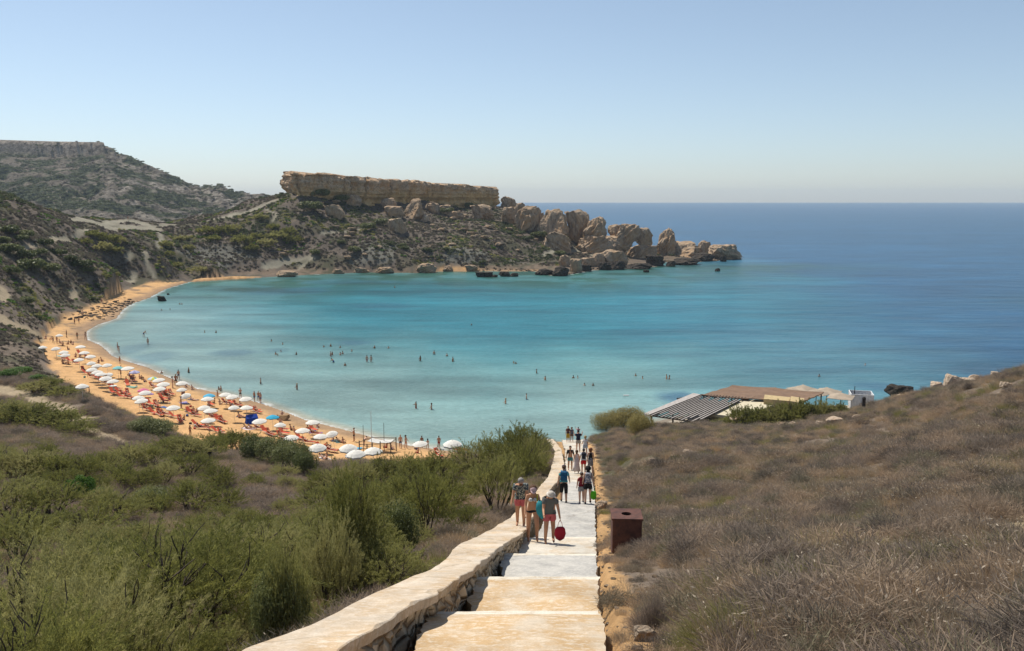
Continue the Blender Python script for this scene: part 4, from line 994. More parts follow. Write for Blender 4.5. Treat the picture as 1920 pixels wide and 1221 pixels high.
# shingle along the far part of the beach: countless
n = 450; t = RNG.uniform(0, 1, n); A = at_z(170, 606, 0); B_ = at_z(262, 566, 0)
x = A[0] + (B_[0] - A[0]) * t + RNG.normal(0, 2.2, n) - 3.0; y = A[1] + (B_[1] - A[1]) * t + RNG.normal(0, 3, n) + 1.5
q = RNG.uniform(0, 1, 2600); i0 = (q * 33).astype(int) + 55; sp = np.array(SHW + [SHW[-1]]); i0 = np.clip(i0, 52, 77)
f = RNG.uniform(0, 1, 2600)[:, None]; pp = sp[i0] * (1 - f) + sp[i0 + 1] * f + RNG.normal(0, 1.8, (2600, 2)) + [0, 2.0]
x = np.concatenate([x, pp[:, 0]]); y = np.concatenate([y, pp[:, 1]]); z = height(x, y); ok = (z > -.5) & (z < 5)
s = RNG.uniform(.2, 1.0, len(x)) ** 3 * .6 + .08
RS = [rock_mesh(80 + i, (M_bould, M_wetrock, M_bould)[i], 2, 10, .2) for i in range(3)]
scatter('shore_stones', RS, np.stack([x, y, z - .1], 1)[ok], np.stack([np.zeros(len(x)), np.zeros(len(x)), RNG.uniform(0, 6, len(x))], 1)[ok], np.stack([s, s * .8, s * .7], 1)[ok], RNG.integers(0, 3, len(x))[ok], 'stones and shingle strewn along the far waterline', 'shingle')
n = 700; x = RNG.uniform(-110, 90, n); y = RNG.uniform(405, 560, n); z = height(x, y); ok = (z > 3) & (fbm(x / 18, y / 18, 99) > .47)
s = RNG.uniform(.2, 1.0, n) ** 3 * 2.2 + .3
scatter('scree', RS[:1] + RS[2:], np.stack([x, y, z - .2], 1)[ok], np.stack([np.zeros(n), np.zeros(n), RNG.uniform(0, 6, n)], 1)[ok], np.stack([s, s * .8, s * .75], 1)[ok], RNG.integers(0, 2, n)[ok], 'loose pale scree and small rocks on the headland slope', 'scree')

# distinct dark bushes on the slopes round the bay
FB = [('rounded dark bush on the far-left slope', [(48, 446, 36), (22, 440, 44), (84, 462, 36), (75, 478, 30), (110, 480, 34), (152, 505, 44), (20, 478, 50), (48, 486, 44), (60, 510, 60), (95, 512, 44), (20, 515, 40), (50, 570, 36), (40, 452, 30), (128, 492, 34), (165, 512, 30), (6, 455, 30)]),
      ('olive bush below the clay saddle', [(178, 446, 34), (205, 455, 38), (225, 455, 26), (190, 470, 40), (214, 474, 30), (160, 458, 26), (312, 462, 26), (340, 452, 24), (318, 480, 22), (330, 500, 22), (375, 512, 30), (355, 468, 22)]),
      ('olive bush on the slope left of the flat cliff', [(385, 438, 34), (420, 440, 40), (440, 432, 26), (400, 452, 26), (455, 458, 40), (480, 448, 26), (490, 412, 28), (512, 430, 24), (540, 440, 30), (520, 450, 40), (500, 462, 34), (550, 456, 34), (470, 470, 30)]),
      ('dark green bush high on the headland', [(582, 397, 46), (716, 424, 34), (745, 421, 28), (690, 432, 34), (640, 380, 34), (700, 372, 30), (838, 402, 30), (880, 390, 24), (600, 372, 40), (665, 366, 26), (905, 398, 24)]),
      ('low green bush on the lower headland slope', [(760, 470, 24), (800, 472, 20), (756, 462, 16), (665, 474, 30), (705, 466, 14), (836, 470, 16), (1010, 448, 34), (990, 452, 24), (1050, 480, 24), (905, 495, 18), (590, 478, 26), (640, 458, 20)])]
FE = [leafy_mesh(800 + i, 1.5, 1.5, 1500, .16, M_tamdark, 'far_bush', 16) for i in range(3)] ; FT = [tamarisk_mesh(820 + i, 1.6, 1.7, 24, 8, 10, M_tam, .34, .10)[0] for i in range(3)]
c_ = 0
for ph, L in FB:
    for (px, base, w) in L:
        p = hit(px, base, 0, 60); c_ += 1
        if p is None or p[1] > 600: continue
        r = w / 2 / F * depth_of(*p)
        dark = 'dark' in ph or 'low green' in ph
        R0, H0 = (1.5, 1.5) if dark else (1.6, 1.7)
        o = link('hillside_bush', (FE if dark else FT)[c_ % 3], None, (p[0], p[1], p[2] - .3), (0, 0, RNG.uniform(0, 6)), (r / R0, r / R0, r * .95 / H0)); tag(o, None, 'bush', 'bushes on the slopes round the bay'); later(o, ph)

# ================================================================== the stepped path and its wall
def concrete(name, pale, tan, scale=1.0, lo=.42, hi=.6):
    m, nt, b, out = newmat(name); ob = coords(nt)
    n1 = noise_tex(nt, 1.1 * scale, 6, .62, ob, (1.6, .8, 1)); n2 = noise_tex(nt, 9 * scale, 5, .7, ob); n3 = noise_tex(nt, 42, 3, .6, ob)
    c = mixc(nt, ramp(nt, n1, [(lo, 0.0), (hi, 1.0)]), pale, tan)
    c = mixc(nt, ramp(nt, n2, [(.50, 0.0), (.60, .85)]), c, tuple(min(.72, v * 1.1) for v in pale))
    c = mixc(nt, 1.0, c, ramp(nt, n3, [(.3, .82), (.7, 1.08)]), 'MULTIPLY')
    vo = noise_tex(nt, .8, 2, .5, ob)
    nt.links.new(c, b.inputs['Base Color']); b.inputs['Roughness'].default_value = .9; b.inputs['Specular IOR Level'].default_value = .15
    c = mixc(nt, 1.0, c, ramp(nt, noise_tex(nt, .55, 4, .7, ob), [(.35, .80), (.62, 1.06)]), 'MULTIPLY')
    nt.links.new(c, b.inputs['Base Color']); vv = nt.nodes.new('ShaderNodeTexVoronoi'); vv.feature = 'DISTANCE_TO_EDGE'; vv.inputs['Scale'].default_value = .38; mp_ = nt.nodes.new('ShaderNodeMix'); mp_.data_type = 'VECTOR'; mp_.inputs[0].default_value = .22; nt.links.new(ob, mp_.inputs[4]); nn_ = nt.nodes.new('ShaderNodeTexNoise'); nn_.inputs['Scale'].default_value = 2.5; nt.links.new(ob, nn_.inputs['Vector']); nt.links.new(nn_.outputs['Color'], mp_.inputs[5]); nt.links.new(mp_.outputs[1], vv.inputs['Vector'])
    c = mixc(nt, ramp(nt, vv.outputs['Distance'], [(.0, .38), (.009, 0.0)]), c, (.16, .12, .08)); nt.links.new(c, b.inputs['Base Color']); bump(nt, b, n2, .5, .03); return m
M_conc_t = concrete('concrete_tan', (.56, .47, .36), (.50, .345, .19), 1.0, .34, .54); M_conc_g = concrete('concrete_grey', (.50, .475, .43), (.38, .365, .34), 1.4, .40, .60); M_conc_m = concrete('concrete_mixed', (.54, .50, .43), (.48, .37, .25), .8, .44, .64)
def slab(Y0, Y1, z0, z1, xl, xr, mi, V, Fc, MI, seed):
    n = max(6, int((Y1 - Y0) / .16)); m = 16
    base = len(V); 
    for i in range(n + 1):
        t = i / n; Yv = Y0 + (Y1 - Y0) * t
        a = xl[0] + (xl[1] - xl[0]) * t + (float(fbm(Yv * 2.6 + seed, 3.3, 7)) - .5) * .26; c = float(xr(Yv)) + (float(fbm(Yv * 2.2, 8.1 + seed, 9)) - .5) * .12
        for j in range(m + 1):
            s = j / m; x = a + (c - a) * s
            yy = Yv + (float(fbm(x * 2.1, seed * 5.0, 13)) - .5) * .10 * (1 if i in (0, n) else 0)
            z = z0 + (z1 - z0) * t + (float(fbm(x * 1.2, Yv * .9, 17)) - .5) * .05
            V.append((x, yy, z))
    w = m + 1
    for i in range(n):
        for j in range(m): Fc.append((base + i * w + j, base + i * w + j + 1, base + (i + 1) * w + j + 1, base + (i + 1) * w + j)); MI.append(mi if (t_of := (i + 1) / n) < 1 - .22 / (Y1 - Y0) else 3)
    rim = [base + j for j in range(m + 1)] + [base + i * w + m for i in range(1, n + 1)] + [base + n * w + j for j in range(m - 1, -1, -1)] + [base + i * w for i in range(n - 1, 0, -1)]
    lo = len(V)
    for k in rim: x, y, z = V[k]; V.append((x, y, z - .75))
    L = len(rim)
    for k in range(L): Fc.append((rim[k], lo + k, lo + (k + 1) % L, rim[(k + 1) % L])); MI.append(mi)
SL = [(2.0, 11, (-.42, -1.12), 0, .0), (11, 15.5, (-.57, -.72), 0, .30), (15.5, 21, (-.20, -.26), 1, .30), (21, 27.5, (.10, .25), 2, .30), (27.5, 39.4, (.55, 2.1), 1, .26), (39.4, 50, (2.2, 2.95), 1, .16), (50, 60, (2.95, 3.65), 2, .08), (60, 70, (3.6, 4.3), 2, .08), (70, 80, (4.2, 4.85), 2, .08), (80, 93, (4.7, 5.3), 2, .05), (93, 97, (5.3, 5.5), 2, .35), (97, 101, (5.5, 5.8), 2, .5)]
V, Fc, MI = [], [], []
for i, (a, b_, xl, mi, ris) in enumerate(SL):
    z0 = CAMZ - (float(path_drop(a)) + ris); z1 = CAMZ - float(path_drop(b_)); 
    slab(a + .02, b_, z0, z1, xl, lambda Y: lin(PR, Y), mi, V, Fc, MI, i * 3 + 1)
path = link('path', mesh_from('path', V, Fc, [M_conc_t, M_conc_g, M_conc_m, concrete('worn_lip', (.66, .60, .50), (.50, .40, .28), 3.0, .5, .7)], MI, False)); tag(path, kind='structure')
# wall: edges of its top seen as two lines, lifted above the path's slope
WH = .32
def on_wall(px, py):
    Ysv = np.exp(np.linspace(math.log(3), math.log(110), 1500)); rr = ratio(py) * Ysv - (path_drop(Ysv) - WH)
    k = np.where((rr[:-1] < 0) != (rr[1:] < 0))[0]
    k = k[0] if len(k) else int(np.argmin(np.abs(rr)))
    return ray(px, py, float(Ysv[k]))
INN = [on_wall(*p) for p in [(652, 1221), (710, 1188), (780, 1140), (845, 1107), (884, 1076), (922, 1045), (950, 1022), (986, 999), (1000, 975), (1035, 918), (1050, 900), (1058, 884), (1061, 870), (1058, 856), (1055, 842)]]
OUT = [on_wall(*p) for p in [(460, 1221), (583, 1173), (653, 1138), (722, 1105), (826, 1057), (865, 1018), (934, 984), (957, 970), (1007, 919), (1027, 894), (1033, 880), (1038, 862), (1041, 845)]]
def edge(tab):
    tab = sorted(tab, key=lambda p: p[1]); ys = [p[1] for p in tab]; xs = [p[0] for p in tab]
    k = (xs[1] - xs[0]) / max(.1, ys[1] - ys[0])
    return [3.0] + ys, [xs[0] + (3.0 - ys[0]) * .02] + xs
iy, ix = edge(INN); oy, ox = edge(OUT)
def wi(Y): return float(np.interp(Y, iy, ix))
def wo(Y): return min(float(np.interp(Y, oy, ox)), wi(Y) - .55)
print('WALL', [(round(Y, 1), round(wo(Y), 2), round(wi(Y), 2)) for Y in (4, 6, 8, 10, 15, 20, 25, 30, 40, 50, 60, 70)])
wall = empty('low_wall', (wi(8) - .5, 8.0, CAMZ - float(path_drop(8))), 0, 'low stone wall with a smooth pale coping running down beside the path', 'wall')
wl = Vector(wall.location)
Yw = np.arange(3.0, 88.0, .12); m = 12; V = []; Fc = []
for k, Y in enumerate(Yw):
    a = wo(Y) + (float(fbm(Y * .9, 1.5, 61)) - .5) * .10; b_ = wi(Y) - .10 + (float(fbm(Y * 1.3, 5.5, 62, 3)) - .5) * .16
    zt = CAMZ - float(path_drop(Y)) + WH + (float(fbm(Y * .35, 2.2, 63)) - .5) * .12
    th = .11 + (float(fbm(Y * 1.7, 7.2, 64)) - .5) * .06
    ch = .012 + .02 * max(0, float(fbm(Y * 3.1, 9.9, 66, 2)) - .58) * 4
    prof = [(a, -th), (a - .01, -.015), (a + .01, 0)] + [(a + (b_ - a) * j / 6, (float(fbm(a + j * .7, Y * 1.1, 65)) - .5) * .035) for j in range(1, 6)] + [(b_ - ch, -.002), (b_, -ch), (b_ - .01, -th), (b_ - .1, -th - .01)]
    for x, z in prof: V.append((x - wl.x, Y - wl.y, zt + z - wl.z))
m = len(prof)
for k in range(len(Yw) - 1):
    for j in range(m): j2 = (j + 1) % m; Fc.append((k * m + j, k * m + j2, (k + 1) * m + j2, (k + 1) * m + j))
Fc.append(tuple(range(m))); Fc.append(tuple((len(Yw) - 1) * m + j for j in range(m))[::-1])
link('coping', mesh_from('coping', V, Fc, [concrete('coping_concrete', (.56, .48, .385), (.50, .37, .235), .9, .36, .60)], smooth=False), wall)
def rubble_mat():
    m, nt, b, out = newmat('rubble_stone'); ob = coords(nt)
    mp = nt.nodes.new('ShaderNodeMapping'); mp.inputs['Scale'].default_value = (1, 1, 1.6); nt.links.new(ob, mp.inputs[0])
    v = nt.nodes.new('ShaderNodeTexVoronoi'); v.feature = 'DISTANCE_TO_EDGE'; v.inputs['Scale'].default_value = 3.0; nt.links.new(mp.outputs[0], v.inputs['Vector'])
    v2 = nt.nodes.new('ShaderNodeTexVoronoi'); v2.inputs['Scale'].default_value = 3.0; nt.links.new(mp.outputs[0], v2.inputs['Vector'])
    c = mixc(nt, ramp(nt, noise_tex(nt, 5, 5, .7, ob), [(.3, 0.0), (.7, 1.0)]), (.40, .31, .20), (.62, .51, .36))
    c = mixc(nt, ramp(nt, v.outputs[0], [(.02, 0.0), (.10, 1.0)]), (.27, .19, .11), c)
    nt.links.new(c, b.inputs['Base Color']); b.inputs['Roughness'].default_value = .95
    bump(nt, b, ramp(nt, v.outputs[0], [(0.0, 0.0), (.16, 1.0)]), 1.0, .08); return m
M_rub = rubble_mat()
V = []; Fc = []; rows = 9; Yr = np.arange(3.0, 88.0, .07)
for k, Y in enumerate(Yr):
    b_ = wi(Y) - .20; zt = CAMZ - float(path_drop(Y)) + WH - .10
    for r_ in range(rows):
        z = zt - r_ * .13; ox_ = (float(fbm(Y * 4.2, z * 5 + 3, 71, 2)) - .5) * .22 + .03 * r_ * .3
        V.append((b_ + ox_ - wl.x, Y - wl.y, z - wl.z))
for k in range(len(Yr) - 1):
    for r_ in range(rows - 1): q = k * rows + r_; Fc.append((q, q + 1, q + rows + 1, q + rows))
base = len(V)
for k, Y in enumerate(Yr):
    a = wo(Y) + .10; zt = CAMZ - float(path_drop(Y)) + WH - .10
    for r_ in range(2): V.append((a - wl.x, Y - wl.y, zt - r_ * 1.6 - wl.z))
for k in range(len(Yr) - 1): q = base + k * 2; Fc.append((q, q + 2, q + 3, q + 1))
link('stone_face', mesh_from('stone_face', V, Fc, [M_rub], smooth=False), wall)

# rusty bin
bx, by = BINP; bz = H1(bx, by) - .05
M_rust = simple('rusted_steel', (.135, .055, .038), .75, .3, 7, (.055, .026, .022), .004, .3); M_black = simple('black_inside', (.01, .01, .01), .9)
bin_ = empty('litter_bin', (bx + .1, by, bz), R(-3), 'square rust-brown steel bin with a round hole in its top beside the path', 'litter bin')
w = .37; hh = 1.06
mb = MB(); t_ = .012
for sx, sy, dx, dy in ((0, -w, 2 * w, t_), (0, w, 2 * w, t_), (-w, 0, t_, 2 * w - t_ * 2), (w, 0, t_, 2 * w - t_ * 2)): mb.box((sx, sy, hh / 2), (dx, dy, hh))
mb.build('body', M_rust, bin_)
mb = MB(); n = 32; r = .13; W2 = .40; V = []; Fc = []
for z in (hh + .002, hh + .05):
    for k in range(n): an = 2 * math.pi * k / n; V.append((r * math.cos(an), r * math.sin(an), z))
    for k in range(n):
        an = 2 * math.pi * k / n; c, s2 = math.cos(an), math.sin(an); q = W2 / max(abs(c), abs(s2)); V.append((q * c, q * s2, z))
for k in range(n):
    k2 = (k + 1) % n; Fc += [(2 * n + k, 2 * n + k2, 3 * n + k2, 3 * n + k), (k, n + k, n + k2, k2), (n + k, 3 * n + k, 3 * n + k2, n + k2), (k, k2, 2 * n + k2, 2 * n + k)]
mb.add(V, Fc); mb.build('lid', M_rust, bin_)
mb = MB(); mb.lathe([(.15, .3), (.15, hh - .01), (.148, hh - .01), (.148, .3)], 20); mb.build('liner', M_black, bin_)

# small stones and twigs on the bare verge
n = 900; y = 6 + 60 * RNG.uniform(0, 1, n) ** 1.2; x = lin(PR, y) + RNG.uniform(.05, 1.1, n); z = height(x, y); s = RNG.uniform(.2, 1, n) ** 4 * .06 + .01
scatter('verge_stones', RS[:1] + [rock_mesh(95, M_pale, 2, 9, .15)], np.stack([x, y, z - .01], 1), np.stack([np.zeros(n), np.zeros(n), RNG.uniform(0, 6, n)], 1), np.stack([s, s * .8, s * .7], 1), RNG.integers(0, 2, n), 'small stones and crumbs of earth on the bare verge of the path', 'gravel')
# ================================================================== the beach bar on the right-hand shore
M_slat = simple('dark_timber', (.055, .042, .034), .85, .3, 5); M_board = simple('weathered_board', (.46, .42, .39), .9, .2, 3); M_reed = simple('brown_shade_cloth', (.215, .135, .085), .9, .22, 1.2, (.15, .095, .065), .03)
M_cream = simple('cream_render', (.60, .53, .38), .9, .12, 2, None, .01); M_white = simple('white_cloth', (.72, .72, .72), .8, .08, 3); M_beige = simple('beige_shade_cloth', (.38, .31, .235), .9, .12, 1.5)
M_post = simple('dark_post', (.035, .028, .025), .8, .2, 4); M_yel = simple('ochre_render', (.50, .38, .20), .9, .15, 3)
ZR = 6.2
def q3(px, py, z=ZR): return Vector(at_z(px, py, z))
bar = empty('beach_bar', at_z(1400, 760, 4.5), 0, 'low flat-roofed beach bar with slatted pergola and brown shade roof on the right shore', 'beach bar')
bo = Vector(bar.location)
def P(v): return Vector(v) - bo
def sheet(name, quad, th, mat, par=bar, nu=1, sag=0):
    a, b_, c, d = [P(q) for q in quad]; mb = MB(); V = []; n = 8 if sag else 1
    for i in range(n + 1):
        for j in range(n + 1):
            s, t = i / n, j / n; p = a * (1 - s) * (1 - t) + b_ * s * (1 - t) + c * s * t + d * (1 - s) * t
            V.append((p.x, p.y, p.z - sag * math.sin(math.pi * ((s * 3) % 1)) * .3 - sag * math.sin(math.pi * t) * .2))
    w = n + 1; m = len(V); Fc = [(i * w + j, (i + 1) * w + j, (i + 1) * w + j + 1, i * w + j + 1) for i in range(n) for j in range(n)]
    V2 = [(x, y, z - th) for x, y, z in V]; Fc += [tuple(m + k for k in reversed(f)) for f in Fc[:n * n]]
    rim = [j for j in range(w)] + [i * w + n for i in range(1, w)] + [n * w + j for j in range(n - 1, -1, -1)] + [i * w for i in range(n - 1, 0, -1)]
    for k in range(len(rim)): Fc.append((rim[k], rim[(k + 1) % len(rim)], m + rim[(k + 1) % len(rim)], m + rim[k]))
    mb.add(V + V2, Fc); return mb.build(name, mat, par)
A, B_, Cc_, D = q3(1217, 779), q3(1317, 740), q3(1398, 746), q3(1306, 792)
# boards under the pergola's beams show pale between them
mb = MB(); N_ = 14
for i in range(N_ + 1):
    t = i / N_; p = P(A * (1 - t) + D * t); q = P(B_ * (1 - t) + Cc_ * t); p.z += .03; q.z += .03
    mb.tube([p, q], .07, 4)
for t in (0.02, .34, .66, .98):
    p = P(A * (1 - t) + B_ * t); q = P(D * (1 - t) + Cc_ * t); p.z -= .08; q.z -= .08; mb.tube([p, q], .09, 4)
mb.build('pergola_beams', M_slat, bar)
mb = MB()
for i in range(N_):
    t = (i + .5) / N_; p = P(A * (1 - t) + D * t); q = P(B_ * (1 - t) + Cc_ * t); dv = (q - p); p.z -= .02; q.z -= .02
    mid = (p + q) / 2
    mb.box(mid, (.30, dv.length * (.98 - .2 * (i % 3)), .03), math.atan2(dv.y, dv.x) - math.pi / 2)
mb.build('pergola_boards', M_board, bar)
sheet('gutter_ledge', [q3(1208, 775, 5.9), q3(1300, 737, 5.9), q3(1315, 740, 5.9), q3(1219, 779, 5.9)], .3, M_board)
sheet('brown_roof', [q3(1313, 739.5, 6.4), q3(1373, 722, 6.4), q3(1456, 726.5, 6.4), q3(1402, 747, 6.4)], .12, M_reed, sag=.5)
sheet('brown_roof', [q3(1405, 746.5, 6.45), q3(1452, 727, 6.45), q3(1545, 735, 6.45), q3(1507, 751, 6.45)], .12, M_reed, sag=.5)
sheet('cream_roof', [q3(1315, 775, 6.0), q3(1394, 748, 6.0), q3(1468, 753, 6.0), q3(1392, 782, 6.0)], .35, M_cream)
sheet('cream_parapet', [q3(1432, 748, 6.7), q3(1434, 740, 6.7), q3(1482, 745, 6.7), q3(1480, 752, 6.7)], .9, M_yel)
sheet('cream_parapet', [q3(1481, 752, 6.9), q3(1483, 743, 6.9), q3(1508, 747, 6.9), q3(1506, 756, 6.9)], 1.1, M_yel)
for (px, py) in ((1222, 780), (1262, 763), (1300, 748), (1340, 742), (1262, 786), (1330, 782), (1400, 748), (1373, 724), (1456, 728), (1500, 732), (1540, 737), (1507, 750), (1320, 740), (1430, 727)):
    p = q3(px, py, 6.1); mb = MB(); q = P(p); mb.tube([(q.x, q.y, 3.2 - bo.z), (q.x, q.y, 6.0 - bo.z)], .09, 6); mb.build('post', M_post, bar)
mb = MB()
for (a, b2) in (((1392, 778), (1466, 756)), ((1318, 773), (1392, 780)), ((1468, 756), (1506, 758))):
    p, q = P(q3(a[0], a[1], 5.7)), P(q3(b2[0], b2[1], 5.7)); d = q - p
    mb.box(((p.x + q.x) / 2, (p.y + q.y) / 2, 4.4 - bo.z), (d.length, .2, 2.5), math.atan2(d.y, d.x))
mb.build('wall', M_cream, bar)
# terrace and sea wall below it
ter = [(17.5, 106.5), (16, 111), (29, 124), (50, 125), (56, 117), (44, 112)]
mb = MB(); V = [(x, y, 3.3) for x, y in ter] + [(x, y, .2) for x, y in ter]; n = len(ter)
mb.add(V, [tuple(range(n))] + [(i, (i + 1) % n, n + (i + 1) % n, n + i) for i in range(n)])
tr_ = mb.build('terrace', simple('terrace_paving', (.42, .37, .30), .9, .2, 1.5)); tag(tr_, kind='structure')
# square beige parasols of the bar
def bar_parasol():
    r = empty('shade_parasol', (0, 0, 0)); mb = MB(); s = 1.6; V = []; Fc = []; n = 6
    for i in range(n + 1):
        for j in range(n + 1):
            u, v = i / n * 2 - 1, j / n * 2 - 1; d = max(abs(u), abs(v)); V.append((u * s, v * s, 2.9 - .62 * d - .06 * math.sin(math.pi * d) + .07 * (1 - min(abs(u), abs(v)) / max(d, .01)) * -d))
    for i in range(n):
        for j in range(n): q = i * (n + 1) + j; Fc.append((q, q + n + 1, q + n + 2, q + 1))
    m = len(V); V2 = [(x, y, z - .04) for x, y, z in V]; Fc += [tuple(m + k for k in reversed(f)) for f in Fc]
    mb.add(V + V2, Fc); mb.build('canopy', M_beige, r, smooth=True)
    mb = MB(); mb.lathe([(.05, 0), (.05, 2.85)], 8); mb.build('pole', M_post, r)
    return r
bp = bar_parasol()
for i, (px, py, ph) in enumerate([(1485, 727.5, 'square beige parasol nearest the brown roof of the bar'), (1506, 722, 'square beige parasol farthest out over the sea'), (1531, 730, 'square beige parasol in the middle of the bar cluster'), (1551, 727, 'square beige parasol at the back right of the bar cluster'), (1577, 737, 'rightmost square beige parasol beside the tall dark pole')]):
    o = bp if i == 0 else copy_tree(bp); o.location = at_z(px, py, 6.1)[:2] + (3.3,); o.rotation_euler = (0, 0, R(18 + 11 * i)); tag(o, ph, 'parasol', 'square parasols of the bar')
    s = 1.0; o.scale = (1, 1, 1)
# white curtained cabana
p = at_z(1622, 762, 3.8)
cab = empty('cabana', (p[0], p[1] + 1.6, 3.3), R(-14), 'white curtained beach cabana tent at the right end of the bar', 'cabana')
mb = MB(); a, h = 1.45, 2.0
for x in (-a, a):
    for y in (-a, a): mb.box((x, y, h / 2), (.09, .09, h))
for x in (-a, a): mb.box((x, 0, h + .045), (.09, 2 * a + .09, .09))
for y in (-a, a): mb.box((0, y, h + .045), (2 * a - .09, .09, .08))
mb.build('frame', M_white, cab)
def curtain(x0, y0, x1, y1, z0, z1, seed):
    V = []; Fc = []; n = 40
    for i in range(n + 1):
        t = i / n; x = x0 + (x1 - x0) * t; y = y0 + (y1 - y0) * t; nx, ny = -(y1 - y0), (x1 - x0); L = math.hypot(nx, ny)
        for z in (z1, (z0 + z1) / 2, z0 + .12 * math.sin(i * .5 + seed)):
            w = .05 * math.sin(t * 40 + seed) * (1.2 - (z - z0) / (z1 - z0)); V.append((x + nx / L * w, y + ny / L * w, z))
    for i in range(n):
        for j in range(2): q = i * 3 + j; Fc.append((q, q + 1, q + 4, q + 3))
    mb = MB(); mb.add(V, Fc); return mb
for k, a4 in enumerate([(-a, -a, -.2, -a), (.1, -a, a, -a), (-a, -a, -a, a), (a, -a, a, a), (-a, a, a, a)]): curtain(*a4, .15, h, k).build('curtain', M_white, cab, smooth=True)
mb = MB(); mb.box((0, 0, .28), (2.3, 2.0, .3), bev=.05); mb.build('day_bed', M_slat, cab)
p = at_z(1601, 757, 3.6); mb = MB(); mb.tube([(0, 0, 0), (0.02, 0, 2.8)], [.07, .05], 8); o = mb.build('flag_pole', M_post, loc=(p[0], p[1], 3.3)); tag(o, 'tall dark bare pole left of the white cabana', 'pole')
p = hit(1619, 768, 0, 40); mb = MB(); mb.lathe([(.16, 0), (.17, .3), (.15, .9), (.17, 1.15), (.1, 1.25)], 10); o = mb.build('wooden_bollard', M_post, loc=(p[0], p[1], p[2] - .1)); tag(o, 'short thick dark bollard in front of the white cabana', 'bollard')
# raised dark frame at the left, over the water
p = at_z(1281, 757, 5.0)
fr = empty('metal_frame', p, R(24), 'small dark raised railing frame standing left of the bar roof', 'railing'); mb = MB()
for x in (-.75, .75):
    for y in (-.3, .3): mb.tube([(x, y, -1.2), (x, y, .8)], .035, 5)
mb.box((0, 0, .72), (1.7, .75, .1)); mb.build('frame', M_post, fr)
# planting in front of the bar and the big pale shrub beside the path's far end
M_gold = foliage('golden_leaf', (.17, .145, .05), (.42, .35, .13), .45, .7, .12)
GO = []
for sd in range(3): mb, e = stems(480 + sd, 1.4, 1.8, 4, M_bark); GO.append(('tamarisk', [('crown', leafy_mesh(480 + sd, 1.4, 1.8, 13000, .045, M_gold, 'golden_crown', 44, .3)), ('trunk', mb.mesh('golden_trunk', M_bark))], 1.4, 1.8))
for L, ph in (([(1392, 758, 44, 2.2), (1424, 764, 50, 1.9), (1452, 757, 46, 2.2), (1484, 750, 50, 2.5), (1512, 752, 46, 2.3), (1545, 753, 50, 2.2), (1576, 757, 44, 1.9), (1600, 768, 36, 1.3), (1440, 774, 60, 1.4), (1500, 770, 60, 1.6), (1550, 770, 54, 1.4), (1640, 762, 36, .9), (1360, 784, 40, .8)], 'green tamarisk in front of the beach bar'),
              ([(1140, 772, 56, 2.5), (1176, 764, 62, 2.7), (1204, 774, 46, 2.2)], 'golden-olive shrub right of the path end')):
    for (px, top, w, h) in L:
        
        if 'path' in ph: x, y, z = hit(px, top, h * .93, 60)
        else: x, y, zt = ray(px, top, 101.5); z = H1(x, y); h = min(4.2, max(.8, zt - z))
        r = w / 2 / F * depth_of(x, y, z) * 1.1
        put_shrub((GO if 'golden' in ph else TAMF)[int(RNG.integers(0, 3))], x, y, r * 1.2, 0, h * (1.4 if 'golden' in ph else 1.05), max(z, H1(x, y)) - (1.0 if 'golden' in ph else 0), 'tamarisk', ph, 'tamarisk', 'shrubs round the bar')
for i, (px, top, w, h) in enumerate([(1300, 968 - 20, 60, .7), (1235, 905, 50, .6), (1290, 880, 44, .7), (1340, 815, 60, .9), (1225, 1075, 80, .8), (1170, 1010, 40, .55), (1860, 900, 150, 1.0), (1500, 808, 60, .8), (1640, 795, 60, .9), (1800, 780, 80, 1.0), (1700, 850, 90, .8), (1440, 900, 80, .7), (1560, 985, 100, .7), (1330, 1110, 120, .7), (1750, 1060, 160, .7), (1130, 800, 60, .9), (1160, 812, 50, .8), (1400, 1130, 200, .65)]):
    p = hit(px, top, h * .9, 7); r = w / 2 / F * depth_of(*p)
    K = DR[i % 3]; put_shrub(K, p[0], p[1], r, 0, h * 1.25, None, 'dry_bush', 'rounded dry bush on the slope right of the path', 'bush', 'dry bushes of the right slope')
